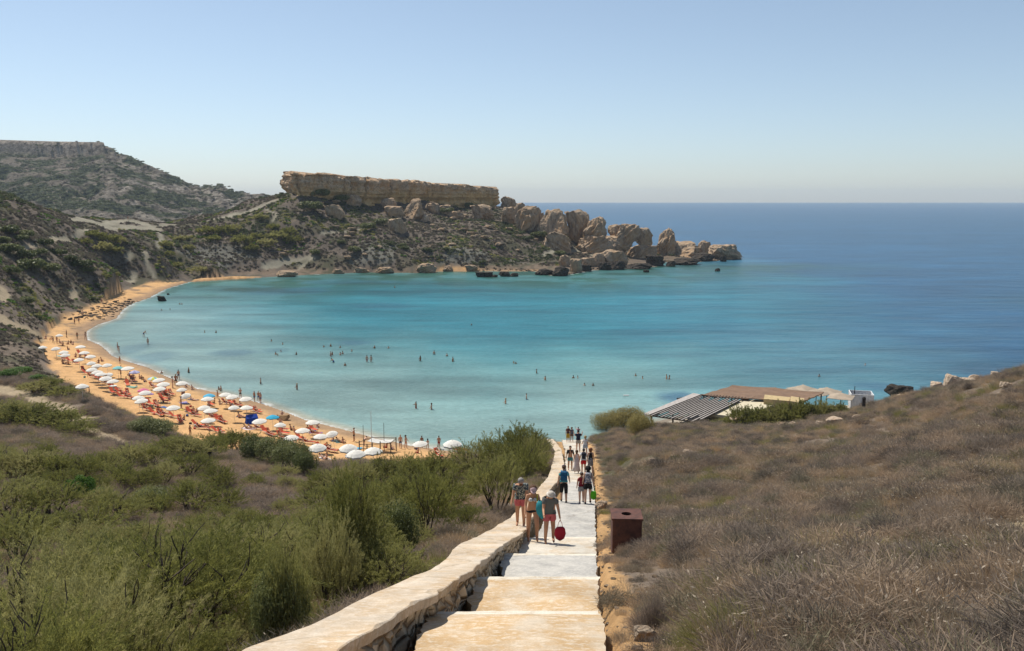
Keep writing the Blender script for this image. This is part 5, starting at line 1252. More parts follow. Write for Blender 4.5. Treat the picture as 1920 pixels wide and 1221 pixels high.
# ================================================================== the beach
MC = {}
def cloth(c, nm):
    if nm not in MC: MC[nm] = simple(nm, c, .85, .10, 4)
    return MC[nm]
M_canvas = cloth((.74, .71, .64), 'canvas_white'); M_orange = cloth((.62, .10, .04), 'orange_fabric'); M_metal = simple('white_metal', (.62, .62, .60), .5, .05, 5); M_wood = simple('grey_wood', (.16, .13, .105), .9, .25, 6)
def parasol(mats, name='parasol', r=.98):
    root = empty(name, (0, 0, 0)); mb = MB(); n = 16; V = [(0, 0, 2.38)]; Fc = []; MI = []
    rings = [(.33, 2.31), (.66, 2.20), (1.0, 2.02)]
    for q, z in rings:
        for k in range(n): an = 2 * math.pi * k / n; s = (1.0 if k % 2 == 0 else .955); V.append((math.cos(an) * r * q * s, math.sin(an) * r * q * s, z - (.025 * q if k % 2 == 0 else 0)))
    for k in range(n): an = 2 * math.pi * k / n; s = (1.0 if k % 2 == 0 else .95); V.append((math.cos(an) * r * s, math.sin(an) * r * s, 1.90 - (.03 if k % 2 == 0 else -.02)))
    for k in range(n):
        k2 = (k + 1) % n; m = (k // 2) % len(mats); Fc.append((0, 1 + k, 1 + k2)); MI.append(m)
        for j in range(3): Fc.append((1 + j * n + k, 1 + (j + 1) * n + k, 1 + (j + 1) * n + k2, 1 + j * n + k2)); MI.append(m)
    link('canopy', mesh_from('canopy', V, Fc, mats, MI, False), root)
    mb = MB(); mb.tube([(0, 0, -.3), (0, 0, 2.44)], .022, 6); mb.build('pole', M_metal, root)
    mb = MB()
    for k in range(0, n, 2): an = 2 * math.pi * k / n; mb.tube([(0, 0, 1.98), (math.cos(an) * r * .55, math.sin(an) * r * .55, 2.20)], .008, 3)
    mb.build('ribs', M_metal, root)
    return root
UM = {'w': parasol([M_canvas])}
def beach_z(x, y): return max(H1(x, y), .05)
def on_beach(px, py, h): 
    p = hit(px, py, h, 60); return p
UL = [(111, 628, 13), (80, 650, 13), (105, 652, 15), (120, 659, 18), (123, 664, 18), (151, 649, 19), (158, 660, 19), (170, 667, 19), (149, 673, 19), (173, 679, 16), (182, 684, 19), (202, 683, 19), (173.5, 691, 20), (183, 696, 21), (189, 700, 22), (208, 699, 18), (240, 689, 25), (199, 707, 23), (212.5, 713, 22), (154, 722, 24),
      (299.5, 710.5, 23), (307, 718, 24), (300, 727, 24), (273, 734, 23), (260, 744, 23), (268, 749, 25), (341, 716.5, 22), (342, 729, 18), (353, 737, 19), (389, 746, 24), (423, 738, 23), (437, 741.6, 23), (462, 745.6, 24), (439, 762, 20), (462, 762.5, 25), (325, 762, 26), (383, 762, 24), (395, 768, 27), (391, 786, 28),
      (488, 787, 28), (525, 795, 23), (586, 790, 27), (568, 805, 28), (627, 808, 23), (601, 816, 28), (547, 818, 29), (596, 834, 23), (654, 835, 25), (669, 846, 24), (701, 842, 28), (790, 829, 29), (849, 828, 29)]
def row_name(x, y):
    d = float(seg_dist(np.array([x]), np.array([y]), SH)[0])
    return 'nearest the water' if d < 10 else ('between the rows' if d < 17 else 'at the back')
UPOS = []
for i, (px, py, w) in enumerate(UL):
    p = on_beach(px, py, 2.2)
    if p is None: continue
    o = UM['w'] if i == 0 else copy_tree(UM['w'])
    z = beach_z(p[0], p[1]); s = min(1.15, max(.8, w * depth_of(*p) / F / 1.96)); o.location = (p[0], p[1], z); o.scale = (s, s, 1)
    tilt = .28 if (px, py) in ((208, 699), (627, 808), (353, 737)) else RNG.uniform(0, .13)
    o.rotation_euler = (tilt * (1 if px < 400 else .8), -tilt * .8, RNG.uniform(0, 1)); UPOS.append((p[0], p[1]))
    tag(o, None, 'parasol', 'white rental parasols on the beach'); band = 'at the far-left end' if py < 680 else ('on the left part' if px < 300 else ('on the middle part' if px < 520 else 'on the near right part'))
    later(o, ('tilted ' if tilt > .2 else '') + 'white parasol ' + row_name(p[0], p[1]) + ' ' + band)
def cm(*cs): return [cloth(c, n_) for c, n_ in cs]
for (px, py, cols, ph) in [(511, 781, [((.03, .36, .55), 'turquoise_cloth')], 'bright turquoise parasol near the sandcastle mound'), (252, 697, [((.32, .30, .48), 'lilac_cloth'), ((.45, .45, .60), 'pale_lilac_cloth')], 'lilac-grey parasol on the left part of the beach'), (268, 723, [((.62, .16, .26), 'pink_cloth')], 'small pink parasol low on the sand'),
                           (221, 689, [((.20, .50, .50), 'aqua_cloth')], 'thin aqua parasol among white ones at the left'), (287, 709, [((.65, .65, .1), 'yellow_cloth'), ((.1, .4, .55), 'sea_blue_cloth'), ((.6, .65, .7), 'grey_white_cloth')], 'yellow and blue panelled parasol near the water'), (392, 741, [((.08, .40, .60), 'blue_cloth')], 'small blue parasol behind a white one in mid beach'), (105, 652.5, [((.62, .45, .42), 'blush_cloth'), ((.7, .68, .62), 'off_white_cloth')], 'blush and white parasol at the far-left end')]:
    p = on_beach(px, py, 1.9)
    o = parasol(cm(*cols), 'parasol', .9); o.location = (p[0], p[1], beach_z(p[0], p[1]) - (.9 if 'low on' in ph else .25)); tag(o, ph, 'parasol', 'coloured private parasols')
def sunbed(col):
    r = empty('sunbed', (0, 0, 0)); mb = MB()
    for sx in (-.29, .29): mb.tube([(sx, -.95, .30), (sx, .95, .30)], .022, 5); 
    for y in (-.75, .55):
        for sx in (-.29, .29): mb.tube([(sx, y, .30), (sx, y + .05, 0)], .02, 5)
        mb.tube([(-.29, y, .29), (.29, y, .29)], .016, 4)
    mb.build('frame', M_metal, r)
    mb = MB(); mb.box((0, -.32, .325), (.54, 1.22, .03)); mb.build('seat', col, r)
    mb = MB(); mb.box((0, .30 + .30, .335 + .30), (.54, .88, .03), rx=R(44)); mb.build('backrest', col, r)
    return r
SB = sunbed(M_orange)
BL = [(120, 672), (132, 676), (142, 680), (157, 694), (163, 699), (172, 705), (184, 708), (192, 713), (201, 717), (207, 722), (219, 728), (226, 734), (234, 739), (241, 744), (229, 743), (240, 737), (311, 733), (304, 736), (314, 742), (306, 746), (322, 738), (309, 751), (271, 760), (275, 766), (282, 756), (294, 759), (289, 773), (300, 776), (311, 776), (329, 780), (338, 788), (358, 772), (367, 777), (401, 782), (410, 786), (418, 789), (371, 796), (379, 801), (390, 801), (409, 808), (417, 813),
      (432, 753), (426, 755), (446, 759), (478, 768), (483, 771), (395, 757), (288, 724), (249, 712), (239, 720), (486, 802), (498, 808), (508, 813), (529, 804), (533, 811), (528, 818), (587, 804), (590, 812), (578, 828), (563, 820), (621, 843), (604, 840), (545, 826), (854, 843), (866, 843), (823, 852), (212, 735), (300, 717), (345, 740), (150, 662), (165, 671)]
BPOS = []
for i, (px, py) in enumerate(BL):
    p = on_beach(px, py, .3)
    if p is None: continue
    o = SB if i == 0 else copy_tree(SB); a = R(58) + RNG.uniform(-.5, .5); o.location = (p[0], p[1], beach_z(p[0], p[1])); o.rotation_euler = (0, 0, a); tag(o, None, 'sunbed', 'orange rental sunbeds')
    BPOS.append((p[0], p[1], a)); band = 'at the far left' if px < 215 else ('left of mid beach' if px < 320 else ('in mid beach' if px < 450 else 'on the near right sand'))
    later(o, 'orange sunbed ' + row_name(p[0], p[1]) + ' ' + band)
TW = [(609, 860, .9, 1.8, (.62, .62, .6), 'white and green towel with a bather near the thicket'), (662, 857, 1.1, 2.0, (.03, .28, .55), 'blue towel under the nearest white parasol'), (634, 868, .8, 1.7, (.04, .50, .55), 'cyan towel nearest the thicket'), (665, 841, .9, 1.8, (.05, .35, .55), 'light blue towel behind the nearest white parasol'), (455, 782, .9, 1.9, (.04, .05, .10), 'navy towel in front of the two round parasols'), (465, 804, 1.3, 1.9, (.62, .5, .5), 'pale pink towel with two sunbathers'), (278, 739, 1.2, 1.8, (.25, .15, .40), 'purple towel beside the white parasol at left'),
      (246, 726, 1.1, 1.8, (.20, .38, .28), 'green and white towel near the pink parasol'), (112, 668, .9, 1.6, (.25, .42, .38), 'aqua towel at the far-left end'), (345, 756, 1.1, 1.7, (.30, .25, .45), 'lilac towel beside the bather in pink'), (362, 750, .9, 1.8, (.05, .05, .07), 'black towel in mid beach'), (631, 828, 1.1, 1.9, (.05, .10, .10), 'dark towel near the water on the right'), (592, 812, .9, 1.7, (.12, .12, .35), 'indigo towel under a white parasol at right'), (308, 764, .7, 1.4, (.06, .12, .30), 'small blue towel in mid beach'), (655, 858, .5, 1.2, (.6, .6, .58), 'narrow white towel left of the blue one'), (336, 768, .4, 1.9, (.60, .48, .08), 'yellow mat under the parasol in mid beach')]
for px, py, w, l, c, ph in TW:
    p = on_beach(px, py, .02); V = []; Fc = []; n = 8
    for i in range(n + 1):
        for j in range(n + 1): V.append(((i / n - .5) * w + .02 * math.sin(j * 2.1), (j / n - .5) * l, .07 + .02 * math.sin(i * 1.7 + j)))
    for i in range(n):
        for j in range(n): q = i * (n + 1) + j; Fc.append((q, q + n + 1, q + n + 2, q + 1))
    mb = MB(); mb.add(V, Fc); mb.add([(x, y, z - .03) for x, y, z in V], [tuple(reversed(f)) for f in Fc])
    o = mb.build('beach_towel', cloth(c, 'towel_' + str(abs(hash(ph)) % 9999) if False else 'towel ' + ph.split(' towel')[0].split(' mat')[0]), loc=(p[0], p[1], beach_z(p[0], p[1]))); o.rotation_euler = (0, 0, R(60) + RNG.uniform(-.5, .5)); tag(o, ph, 'towel', 'towels on the sand')
# blue beach tent, sand heap, tables and the wooden frame
p = on_beach(473, 793, .1); mb = MB(); V = [(-.9, -.5, 0), (.9, -.5, 0), (.9, .6, 0), (-.9, .6, 0), (-.75, .3, 1.25), (.75, .3, 1.25), (.8, -.2, .8), (-.8, -.2, .8)]
mb.add(V, [(0, 7, 4, 3), (1, 2, 5, 6), (3, 4, 5, 2), (4, 7, 6, 5), (0, 1, 6, 7)]); o = mb.build('beach_tent', cloth((.01, .06, .38), 'royal_blue_cloth'), loc=(p[0], p[1], beach_z(p[0], p[1]))); o.rotation_euler = (0, 0, .5); tag(o, 'royal blue pop-up beach shelter left of a white parasol', 'beach shelter')
p = on_beach(533, 786, .1); me = rock_mesh(900, simple('damp_sand', (.30, .18, .085), .95, .2, 5), 3, 9, .12); o = link('sand_heap', me, None, (p[0], p[1], beach_z(p[0], p[1]) - .1), (0, 0, .4), (1.0, .8, .85)); tag(o, 'brown heap of dug-up damp sand beside the turquoise parasol', 'sand heap')
p = on_beach(213, 732, 0); t = empty('beach_table', (p[0], p[1], beach_z(p[0], p[1])), 0, 'white round beach table under a white parasol', 'table'); mb = MB(); mb.lathe([(.55, .70), (.56, .73), (.55, .76), (.02, .765)], 16); mb.build('tabletop', M_metal, t); mb = MB(); mb.lathe([(.22, 0), (.16, .06), (.12, .4), (.16, .70)], 12); mb.build('leg', M_metal, t)
p = on_beach(694, 846, 0); bz = beach_z(p[0], p[1])
wf = empty('beach_pen', (p[0], p[1], bz), R(-14), 'grey wooden post-and-rail pen on the sand by the near shrubs', 'pen')
for x, y, h in ((-.9, -1.2, 1.6), (-.2, 1.2, 1.5), (1.6, -.6, 1.5), (2.9, 1.4, 1.6), (2.9, -.4, 1.4), (.2, -1.4, 1.3)): mb = MB(); mb.box((x, y, h / 2 - .1), (.1, .1, h + .2)); mb.build('post', M_wood, wf)
for a_, b2 in (((-.9, -1.2, 1.1), (1.6, -.6, 1.2)), ((-.9, -1.2, .55), (1.6, -.6, .6)), ((1.6, -.6, 1.3), (2.9, -.4, 1.3)), ((-.2, 1.2, 1.4), (2.9, 1.4, 1.5)), ((-.9, -1.2, 1.4), (-.2, 1.2, 1.4)), ((2.9, -.4, 1.3), (2.9, 1.4, 1.4)), ((.2, -1.4, .3), (2.9, -.4, .5))): mb = MB(); mb.tube([a_, b2], .045, 4); mb.build('rail', M_wood, wf)
mb = MB(); V = []; Fc = []
for i in range(9):
    for j in range(6): V.append((-.2 + i * .37, 1.1 - j * .32, 1.42 - .18 * math.sin(math.pi * i / 8) - .08 * math.sin(math.pi * j / 5)))
for i in range(8):
    for j in range(5): q = i * 6 + j; Fc.append((q, q + 6, q + 7, q + 1))
mb.add(V, Fc); mb.add([(x, y, z - .02) for x, y, z in V], [tuple(reversed(f)) for f in Fc]); mb.build('canvas', cloth((.6, .58, .54), 'pale_canvas'), wf, smooth=True)
for px, base, top, ph in ((682, 853, 796, 'left thin mast standing by the wooden pen'), (697, 847, 770, 'tallest thin mast with a pale tip by the wooden pen'), (720.5, 846, 792, 'right thin mast standing by the wooden pen')):
    p = on_beach(px, base, 0); h = (base - top) / F * depth_of(*p); mb = MB(); mb.tube([(0, 0, -.2), (0, 0, h)], [.045, .03], 6); o = mb.build('mast', M_wood if 'tall' not in ph else M_metal, loc=(p[0], p[1], beach_z(p[0], p[1]))); tag(o, ph, 'mast', 'masts by the wooden pen')
p = at_z(1174, 741, .1); mb = MB(); mb.box((0, 0, .04), (.9, .35, .08), bev=.03); o = mb.build('float_board', M_metal, loc=(p[0], p[1], .03)); tag(o, 'small white board floating alone in the bay', 'float')

BG = [((.05, .10, .30), 'navy bag'), ((.5, .08, .06), 'red bag'), ((.55, .5, .4), 'straw bag'), ((.03, .03, .03), 'black bag'), ((.6, .35, .05), 'yellow bag'), ((.05, .3, .3), 'teal bag'), ((.6, .6, .6), 'white bag')]
for i in range(42):
    q = BPOS[int(RNG.integers(0, len(BPOS)))]; x, y = q[0] + RNG.normal(0, .9), q[1] + RNG.normal(0, .9); c, nm = BG[i % 7]
    mb = MB(); w = RNG.uniform(.28, .42); mb.box((0, 0, w * .36), (w, w * .55, w * .72), bev=.05, taper=.8); mb.tube([(-w * .25, 0, w * .68), (0, 0, w * 1.0), (w * .25, 0, w * .68)], .012, 4)
    o = mb.build('beach_bag', cloth(c, nm), loc=(x, y, beach_z(x, y))); o.rotation_euler = (0, 0, RNG.uniform(0, 6)); tag(o, None, 'bag', 'bags left on the sand'); later(o, 'small ' + nm + ' lying on the sand among the sunbeds')
# ================================================================== people
def rotX(v, a): c, s = math.cos(a), math.sin(a); return Vector((v[0], v[1] * c - v[2] * s, v[1] * s + v[2] * c))
def figure(lean=0, neck=0, twist=0, armL=(0, .12, .15), armR=(0, .12, .15), legL=(0, .04, 0), legR=(0, .04, 0), female=False, child=False, belly=0.0, roll=0):
    """joint positions of a figure that faces -Y; arm = (forward, outward, elbow bend), leg = (forward, outward, knee bend)"""
    J = {}; sw = .155 if female else .18; hw = .095 if female else .085
    def T(v):   # torso lean about the pelvis
        w = rotX(v, lean); w = Matrix.Rotation(twist, 3, 'Z') @ w; w = Matrix.Rotation(roll, 3, 'Y') @ w; return w
    pel = Vector((0, 0, 0)); J['pel'] = pel; J['waist'] = T(Vector((0, 0, .17))); J['chest'] = T(Vector((0, .0, .36))); J['nb'] = T(Vector((0, .01, .50)))
    nh = lambda v: T(Vector((0, .01, .50)) + rotX(Vector(v), neck))
    J['nk'] = nh((0, -.01, .06)); J['jaw'] = nh((0, -.035, .115)); J['head'] = nh((0, -.012, .185)); J['top'] = nh((0, .0, .235)); J['nose'] = nh((0, -.115, .155)); J['chin'] = nh((0, -.085, .10))
    for sd, s, A, Lg in (('L', 1, armL, legL), ('R', -1, armR, legR)):
        J['sh' + sd] = T(Vector((sw * s, .01, .445)))
        ud = rotX(Vector((math.sin(A[1]) * s, 0, -math.cos(A[1]))), -A[0]); fd = rotX(Vector((math.sin(A[1] * .6) * s, 0, -math.cos(A[1] * .6))), -(A[0] + A[2]))
        J['el' + sd] = J['sh' + sd] + ud * .29; J['wr' + sd] = J['el' + sd] + fd * .245; J['pm' + sd] = J['wr' + sd] + fd * .075; J['hd' + sd] = fd
        J['hp' + sd] = Vector((hw * s, 0, -.05))
        td = rotX(Vector((math.sin(Lg[1]) * s, 0, -math.cos(Lg[1]))), -Lg[0]); sd_ = rotX(Vector((math.sin(Lg[1]) * s * .4, 0, -1)), -(Lg[0] - Lg[2]))
        J['kn' + sd] = J['hp' + sd] + td * .42; J['an' + sd] = J['kn' + sd] + sd_ * .42; ft = rotX(Vector((0, -1, -.22)), -(Lg[0] - Lg[2]) * .35).normalized()
        J['toe' + sd] = J['an' + sd] + ft * .17 + Vector((0, 0, -.035)); J['heel' + sd] = J['an' + sd] + Vector((0, .035, -.05))
    return J
RAD = {'pel': (.135, .105), 'waist': (.125, .10), 'chest': (.15, .115), 'nb': (.065, .06), 'nk': (.05, .05), 'jaw': (.066, .07), 'head': (.08, .094), 'top': (.055, .065), 'sh': (.058, .058), 'el': (.04, .04), 'wr': (.026, .028), 'pm': (.036, .02), 'hp': (.088, .092), 'kn': (.060, .064), 'an': (.040, .042), 'toe': (.046, .028), 'heel': (.036, .03), 'nose': (.014, .014), 'chin': (.03, .03)}
def skinmesh(name, verts, edges, rad, mat, sub=1, root=0):
    me = bpy.data.meshes.new(name); me.from_pydata([tuple(v) for v in verts], edges, []); me.update()
    o = bpy.data.objects.new('tmp', me); COL.objects.link(o)
    o.modifiers.new('s', 'SKIN'); 
    if not me.skin_vertices: pass
    sv = me.skin_vertices[0].data
    for i, r in enumerate(rad): sv[i].radius = r; sv[i].use_root = (i == root); 
    ss = o.modifiers.new('u', 'SUBSURF'); ss.levels = sub; ss.render_levels = sub
    dg = bpy.context.evaluated_depsgraph_get(); dg.update()
    nm = bpy.data.meshes.new_from_object(o.evaluated_get(dg)); nm.name = name
    bpy.data.objects.remove(o); bpy.data.meshes.remove(me)
    nm.materials.clear(); nm.materials.append(mat); nm.polygons.foreach_set('use_smooth', [True] * len(nm.polygons))
    return nm
def join(me, mb, mat):
    """adds the closed tubes of mb to a mesh"""
    V = np.empty(len(me.vertices) * 3); me.vertices.foreach_get('co', V); V = V.reshape(-1, 3); Fc = [tuple(p.vertices) for p in me.polygons]
    n = len(V); V2 = np.concatenate([V] + [np.asarray(v) for v in mb.V]); Fc += [tuple(i + n for i in f) for f in mb.F]
    return mesh_from(me.name, V2, Fc, [mat], None, True)
def body_mesh(J, mat, sub=2, female=False, fingers=True, scale_r=1.0, belly=0.0):
    keys = ['pel', 'waist', 'chest', 'nb', 'nk', 'jaw', 'head', 'top', 'shL', 'elL', 'wrL', 'pmL', 'shR', 'elR', 'wrR', 'pmR', 'hpL', 'knL', 'anL', 'toeL', 'hpR', 'knR', 'anR', 'toeR', 'nose']
    ix = {k: i for i, k in enumerate(keys)}
    E = [('pel', 'waist'), ('waist', 'chest'), ('chest', 'nb'), ('nb', 'nk'), ('nk', 'jaw'), ('jaw', 'head'), ('head', 'top'), ('jaw', 'nose')]
    for s in 'LR': E += [('chest', 'sh' + s), ('sh' + s, 'el' + s), ('el' + s, 'wr' + s), ('wr' + s, 'pm' + s), ('pel', 'hp' + s), ('hp' + s, 'kn' + s), ('kn' + s, 'an' + s), ('an' + s, 'toe' + s)]
    rad = []
    for k in keys:
        r = RAD.get(k) or RAD[k[:-1]]; q = 1.12 if k not in ('nose',) else 1.0
        if female and k in ('waist',): q *= .84
        if female and k in ('chest', 'shL', 'shR'): q *= .88
        if k == 'waist': q *= 1 + belly
        rad.append((r[0] * q * scale_r, r[1] * q * scale_r))
    me = skinmesh('body', [J[k] for k in keys], [(ix[a], ix[b]) for a, b in E], rad, mat, sub)
    if fingers:
        mb = MB()
        for s, sg in (('L', 1), ('R', -1)):
            d = J['hd' + s]; side = Vector((0, 1, 0)); side = (side - d * side.dot(d)).normalized(); nrm = d.cross(side).normalized() * sg
            for k, (off, L) in enumerate(((-.027, .062), (-.009, .075), (.009, .070), (.027, .055))):
                a = J['pm' + s] + side * off + d * .01; curl = nrm * (-.012); b_ = a + d * L * .55 + curl * .6; c = a + d * L * .92 + curl * 2.2
                mb.tube([a, b_, c], [.0095, .0085, .0065], 6)
            a = J['pm' + s] - side * .02 - d * .03; b_ = a - side * .03 + d * .02; c = b_ - side * .008 + d * .03; mb.tube([a, b_, c], [.011, .010, .008], 6)
        for s in (1, -1):   # ears
            hd = J['head']; mb.blob(tuple(hd + Vector((s * .083, .012, -.01))), (.012, .02, .03), 6)
        me = join(me, mb, mat)
    return me
def garment(name, J, parts, mat, grow=.018, sub=2, keys=None):
    """parts: list of chains of (joint or (joint, joint, t), extra radius)"""
    V = []; E = []; rad = []; idx = {}
    def node(k):
        if k in idx: return idx[k]
        if isinstance(k, tuple): a, b_, t = k; p = J[a].lerp(J[b_], t); ra, rb = (RAD.get(a) or RAD[a[:-1]]), (RAD.get(b_) or RAD[b_[:-1]]); r = tuple(x * (1 - t) + y * t for x, y in zip(ra, rb))
        else: p = J[k]; r = RAD.get(k) or RAD[k[:-1]]
        V.append(p); rad.append([r[0] * 1.12 + grow, r[1] * 1.12 + grow]); idx[k] = len(V) - 1; return idx[k]
    for ch in parts:
        q = [node(k) for k in ch]
        for a, b_ in zip(q[:-1], q[1:]):
            if (a, b_) not in E: E.append((a, b_))
    return skinmesh(name, V, E, rad, mat, sub)
SHIRT = [['waist', 'chest', ('chest', 'nb', .75)], ['chest', 'shL', ('shL', 'elL', .62)], ['chest', 'shR', ('shR', 'elR', .62)], ['waist', ('waist', 'pel', .8)]]
TANK = [['waist', 'chest', ('chest', 'nb', .55)], ['chest', ('chest', 'shL', .8)], ['chest', ('chest', 'shR', .8)], ['waist', ('waist', 'pel', .8)]]
SHORTS = [[('pel', 'waist', .35), 'pel', 'hpL', ('hpL', 'knL', .66)], ['pel', 'hpR', ('hpR', 'knR', .66)]]
CAPRI = [[('pel', 'waist', .35), 'pel', 'hpL', 'knL', ('knL', 'anL', .25)], ['pel', 'hpR', 'knR', ('knR', 'anR', .25)]]
BRIEF = [[('pel', 'waist', .12), 'pel', 'hpL', ('hpL', 'knL', .16)], ['pel', 'hpR', ('hpR', 'knR', .16)]]
BRA = [[('chest', 'waist', .30), ('chest', 'waist', .08)]]
SKIN1 = simple('skin_tanned', (.52, .27, .155), .6, .08, 8); SKIN2 = simple('skin_light', (.64, .39, .27), .6, .08, 8); SKIN3 = simple('skin_dark_tan', (.33, .16, .085), .6, .08, 8)
def col(nm, c, rough=.85): return cloth(c, nm)
def patterned(nm, base, spots, scale=26, thr=.52):
    m, nt, b, out = newmat(nm); f = ramp(nt, noise_tex(nt, scale, 2, .5), [(thr, 0.0), (thr + .04, 1.0)]); nt.links.new(mixc(nt, f, base, spots), b.inputs['Base Color']); b.inputs['Roughness'].default_value = .9; return m
def head_extras(root, J, hair=None, hl=0.0, cap=None, brim=True, hat=False, band=None):
    hd, tp = J['head'], J['top']; up = (tp - J['jaw']).normalized(); fw = (J['nose'] - J['jaw']); fw = (fw - up * fw.dot(up)).normalized(); rt = fw.cross(up)
    def frame_blob(mb, c, r, n=14, cut=None):
        V = []; Fc = []; rows = 8; last = rows
        th1 = math.pi if cut is None else cut
        for i in range(rows + 1):
            th = th1 * i / rows
            for k in range(n): an = 2 * math.pi * k / n; V.append(c + rt * (r[0] * math.sin(th) * math.cos(an)) + fw * (r[1] * math.sin(th) * math.sin(an)) + up * (r[2] * math.cos(th)))
        for i in range(rows):
            for k in range(n): Fc.append((i * n + k, (i + 1) * n + k, (i + 1) * n + (k + 1) % n, i * n + (k + 1) % n))
        if cut is not None: Fc.append(tuple(rows * n + k for k in range(n)))
        mb.add(V, Fc)
    if hair is not None:
        mb = MB(); c = hd - fw * .025 + up * .022; frame_blob(mb, c, (.098 + hl * .12, .102 + hl * .1, .105 + hl * .1), 14, 1.95)
        if hl > 0.15: frame_blob(mb, hd - fw * .075 - up * (.08), (.085, .055, .16))
        mb.build('hair', hair, root, smooth=True)
    if cap is not None:
        mb = MB(); frame_blob(mb, hd + up * .03, (.106, .112, .10), 16, 1.52)
        if hat:
            V = []; n = 20
            for r_, z in ((.10, .03), (.142, .012), (.142, .022), (.10, .045)):
                for k in range(n): an = 2 * math.pi * k / n; V.append(hd + up * z + rt * r_ * math.cos(an) + fw * r_ * 1.08 * math.sin(an))
            mb.add(V, [(j * n + k, j * n + (k + 1) % n, (j + 1) * n + (k + 1) % n, (j + 1) * n + k) for j in range(3) for k in range(n)])
        elif brim:
            V = []
            for z in (.028, .038):
                for a, q in ((-1, .0), (-.7, .07), (0, .105), (.7, .07), (1, .0)): V.append(hd + fw * (.085 + q) + rt * a * .085 + up * (z - q * .35))
            mb.add(V, [(0, 1, 2, 3, 4), (9, 8, 7, 6, 5), (0, 5, 6, 1), (1, 6, 7, 2), (2, 7, 8, 3), (3, 8, 9, 4), (4, 9, 5, 0)])
        mb.build('cap' if not hat else 'sun_hat', cap, root, smooth=True)
def face(root, J):
    hd = J['head']; up = (J['top'] - J['jaw']).normalized(); fw = (J['nose'] - J['jaw']); fw = (fw - up * fw.dot(up)).normalized(); rt = fw.cross(up); dk = col('eye_dark', (.03, .02, .015))
    for s in (-1, 1): mb = MB(); mb.blob(tuple(hd + fw * .088 + rt * s * .033 - up * .005), (.013, .013, .009), 8); mb.build('eye', dk, root, smooth=True)
    mb = MB(); c = hd + fw * .086 - up * .068; mb.tube([c - rt * .024, c + fw * .006, c + rt * .024], [.004, .007, .004], 5); mb.build('mouth', col('lips', (.30, .10, .08)), root, smooth=True)
def ground_fig(J):
    lo = min(J['an' + s].z - .062 for s in 'LR'); lo = min(lo, min(J['toe' + s].z - .03 for s in 'LR'))
    for k in J:
        if not k.startswith('hd'): J[k] = J[k] + Vector((0, 0, -lo))
    return J
def path_z(Y):
    for a, b_, xl, mi, ris in SL:
        if a <= Y < b_: z0 = CAMZ - (float(path_drop(a)) + ris); z1 = CAMZ - float(path_drop(b_)); return z0 + (z1 - z0) * (Y - a) / (b_ - a)
    return CAMZ - float(path_drop(Y))
def on_path(px, py, wallt=False):
    Ysv = np.linspace(10, 105, 4000); best = None
    for Y in Ysv:
        z = (CAMZ - float(path_drop(Y)) + WH) if wallt else path_z(Y)
        if CAMZ - ratio(py) * Y <= z: return (ray(px, py, Y)[0], float(Y), z)
def person(px, feet, top, J, rz, label, skin, parts, female=False, wallt=False, fin=True, hair=None, hl=0.0, cap=None, hat=False, facecam=False, group='walkers on the stepped path', belly=0.0):
    x, y, z = on_path(px, feet, wallt); J = ground_fig(J); H = max(J['top'].z + .05, .5); h = (feet - top) / F * depth_of(x, y, z); s = h / H / math.cos(math.atan(ratio(feet))) * .97
    root = empty('person', (x, y, z + .01), rz, label, 'person', group, s)
    link('body', body_mesh(J, skin, 2, female, fin, 1.0, belly), root)
    for nm, ch, mat, g in parts:
        if nm == 'dress':
            mb = MB(); c = J['waist']; prof = [(.13, c.z + .02), (.17, J['pel'].z), (.23, J['knL'].z), (.30, J['anL'].z + .12)]
            mb.lathe(prof, 20, (J['pel'].x, J['pel'].y, 0)); mb.build('dress', mat, root, smooth=True)
        elif nm == 'skirt': mb = MB(); mb.lathe([(.13, J['waist'].z - .03), (.17, J['pel'].z), (.20, J['knL'].z + .05)], 18, (J['pel'].x, J['pel'].y, 0)); mb.build('skirt', mat, root, smooth=True)
        else: link(nm, garment(nm, J, ch, mat, g), root)
    head_extras(root, J, hair, hl, cap, True, hat)
    if facecam: face(root, J)
    return root, J, s
def wpos(root, J, k): return Matrix.Translation(root.location) @ Matrix.Rotation(root.rotation_euler.z, 4, 'Z') @ Matrix.Scale(root.scale.x, 4) @ J[k]
def feetwear(root, J, mat, nm='shoe'):
    for s in 'LR': mb = MB(); a = J['an' + s]; t = J['toe' + s]; mb.tube([a + Vector((0, .04, -.03)), (a + t) / 2 + Vector((0, 0, -.02)), t], [.05, .048, .036], 8); mb.build(nm, mat, root, smooth=True)
def backpack(root, J, label, mat, w=.32, h=.46, d=.18):
    c = wpos(root, J, 'chest'); o = empty('backpack', c, root.rotation_euler.z, label, 'backpack', None, root.scale.x); mb = MB()
    mb.box((0, .20, -.02), (w, d, h), bev=.06, rx=0); mb.build('bag', mat, o, smooth=False)
    mb = MB(); mb.box((0, .31, -.10), (w * .72, .07, h * .42), bev=.025); mb.build('pocket', mat, o)
    mb = MB()
    for s in (-1, 1): mb.tube([(s * .09, .13, .20), (s * .10, .02, .20), (s * .11, -.135, .08), (s * .12, -.12, -.12), (s * .13, .10, -.2)], .016, 5)
    mb.build('strap', mat, o, smooth=True); return o
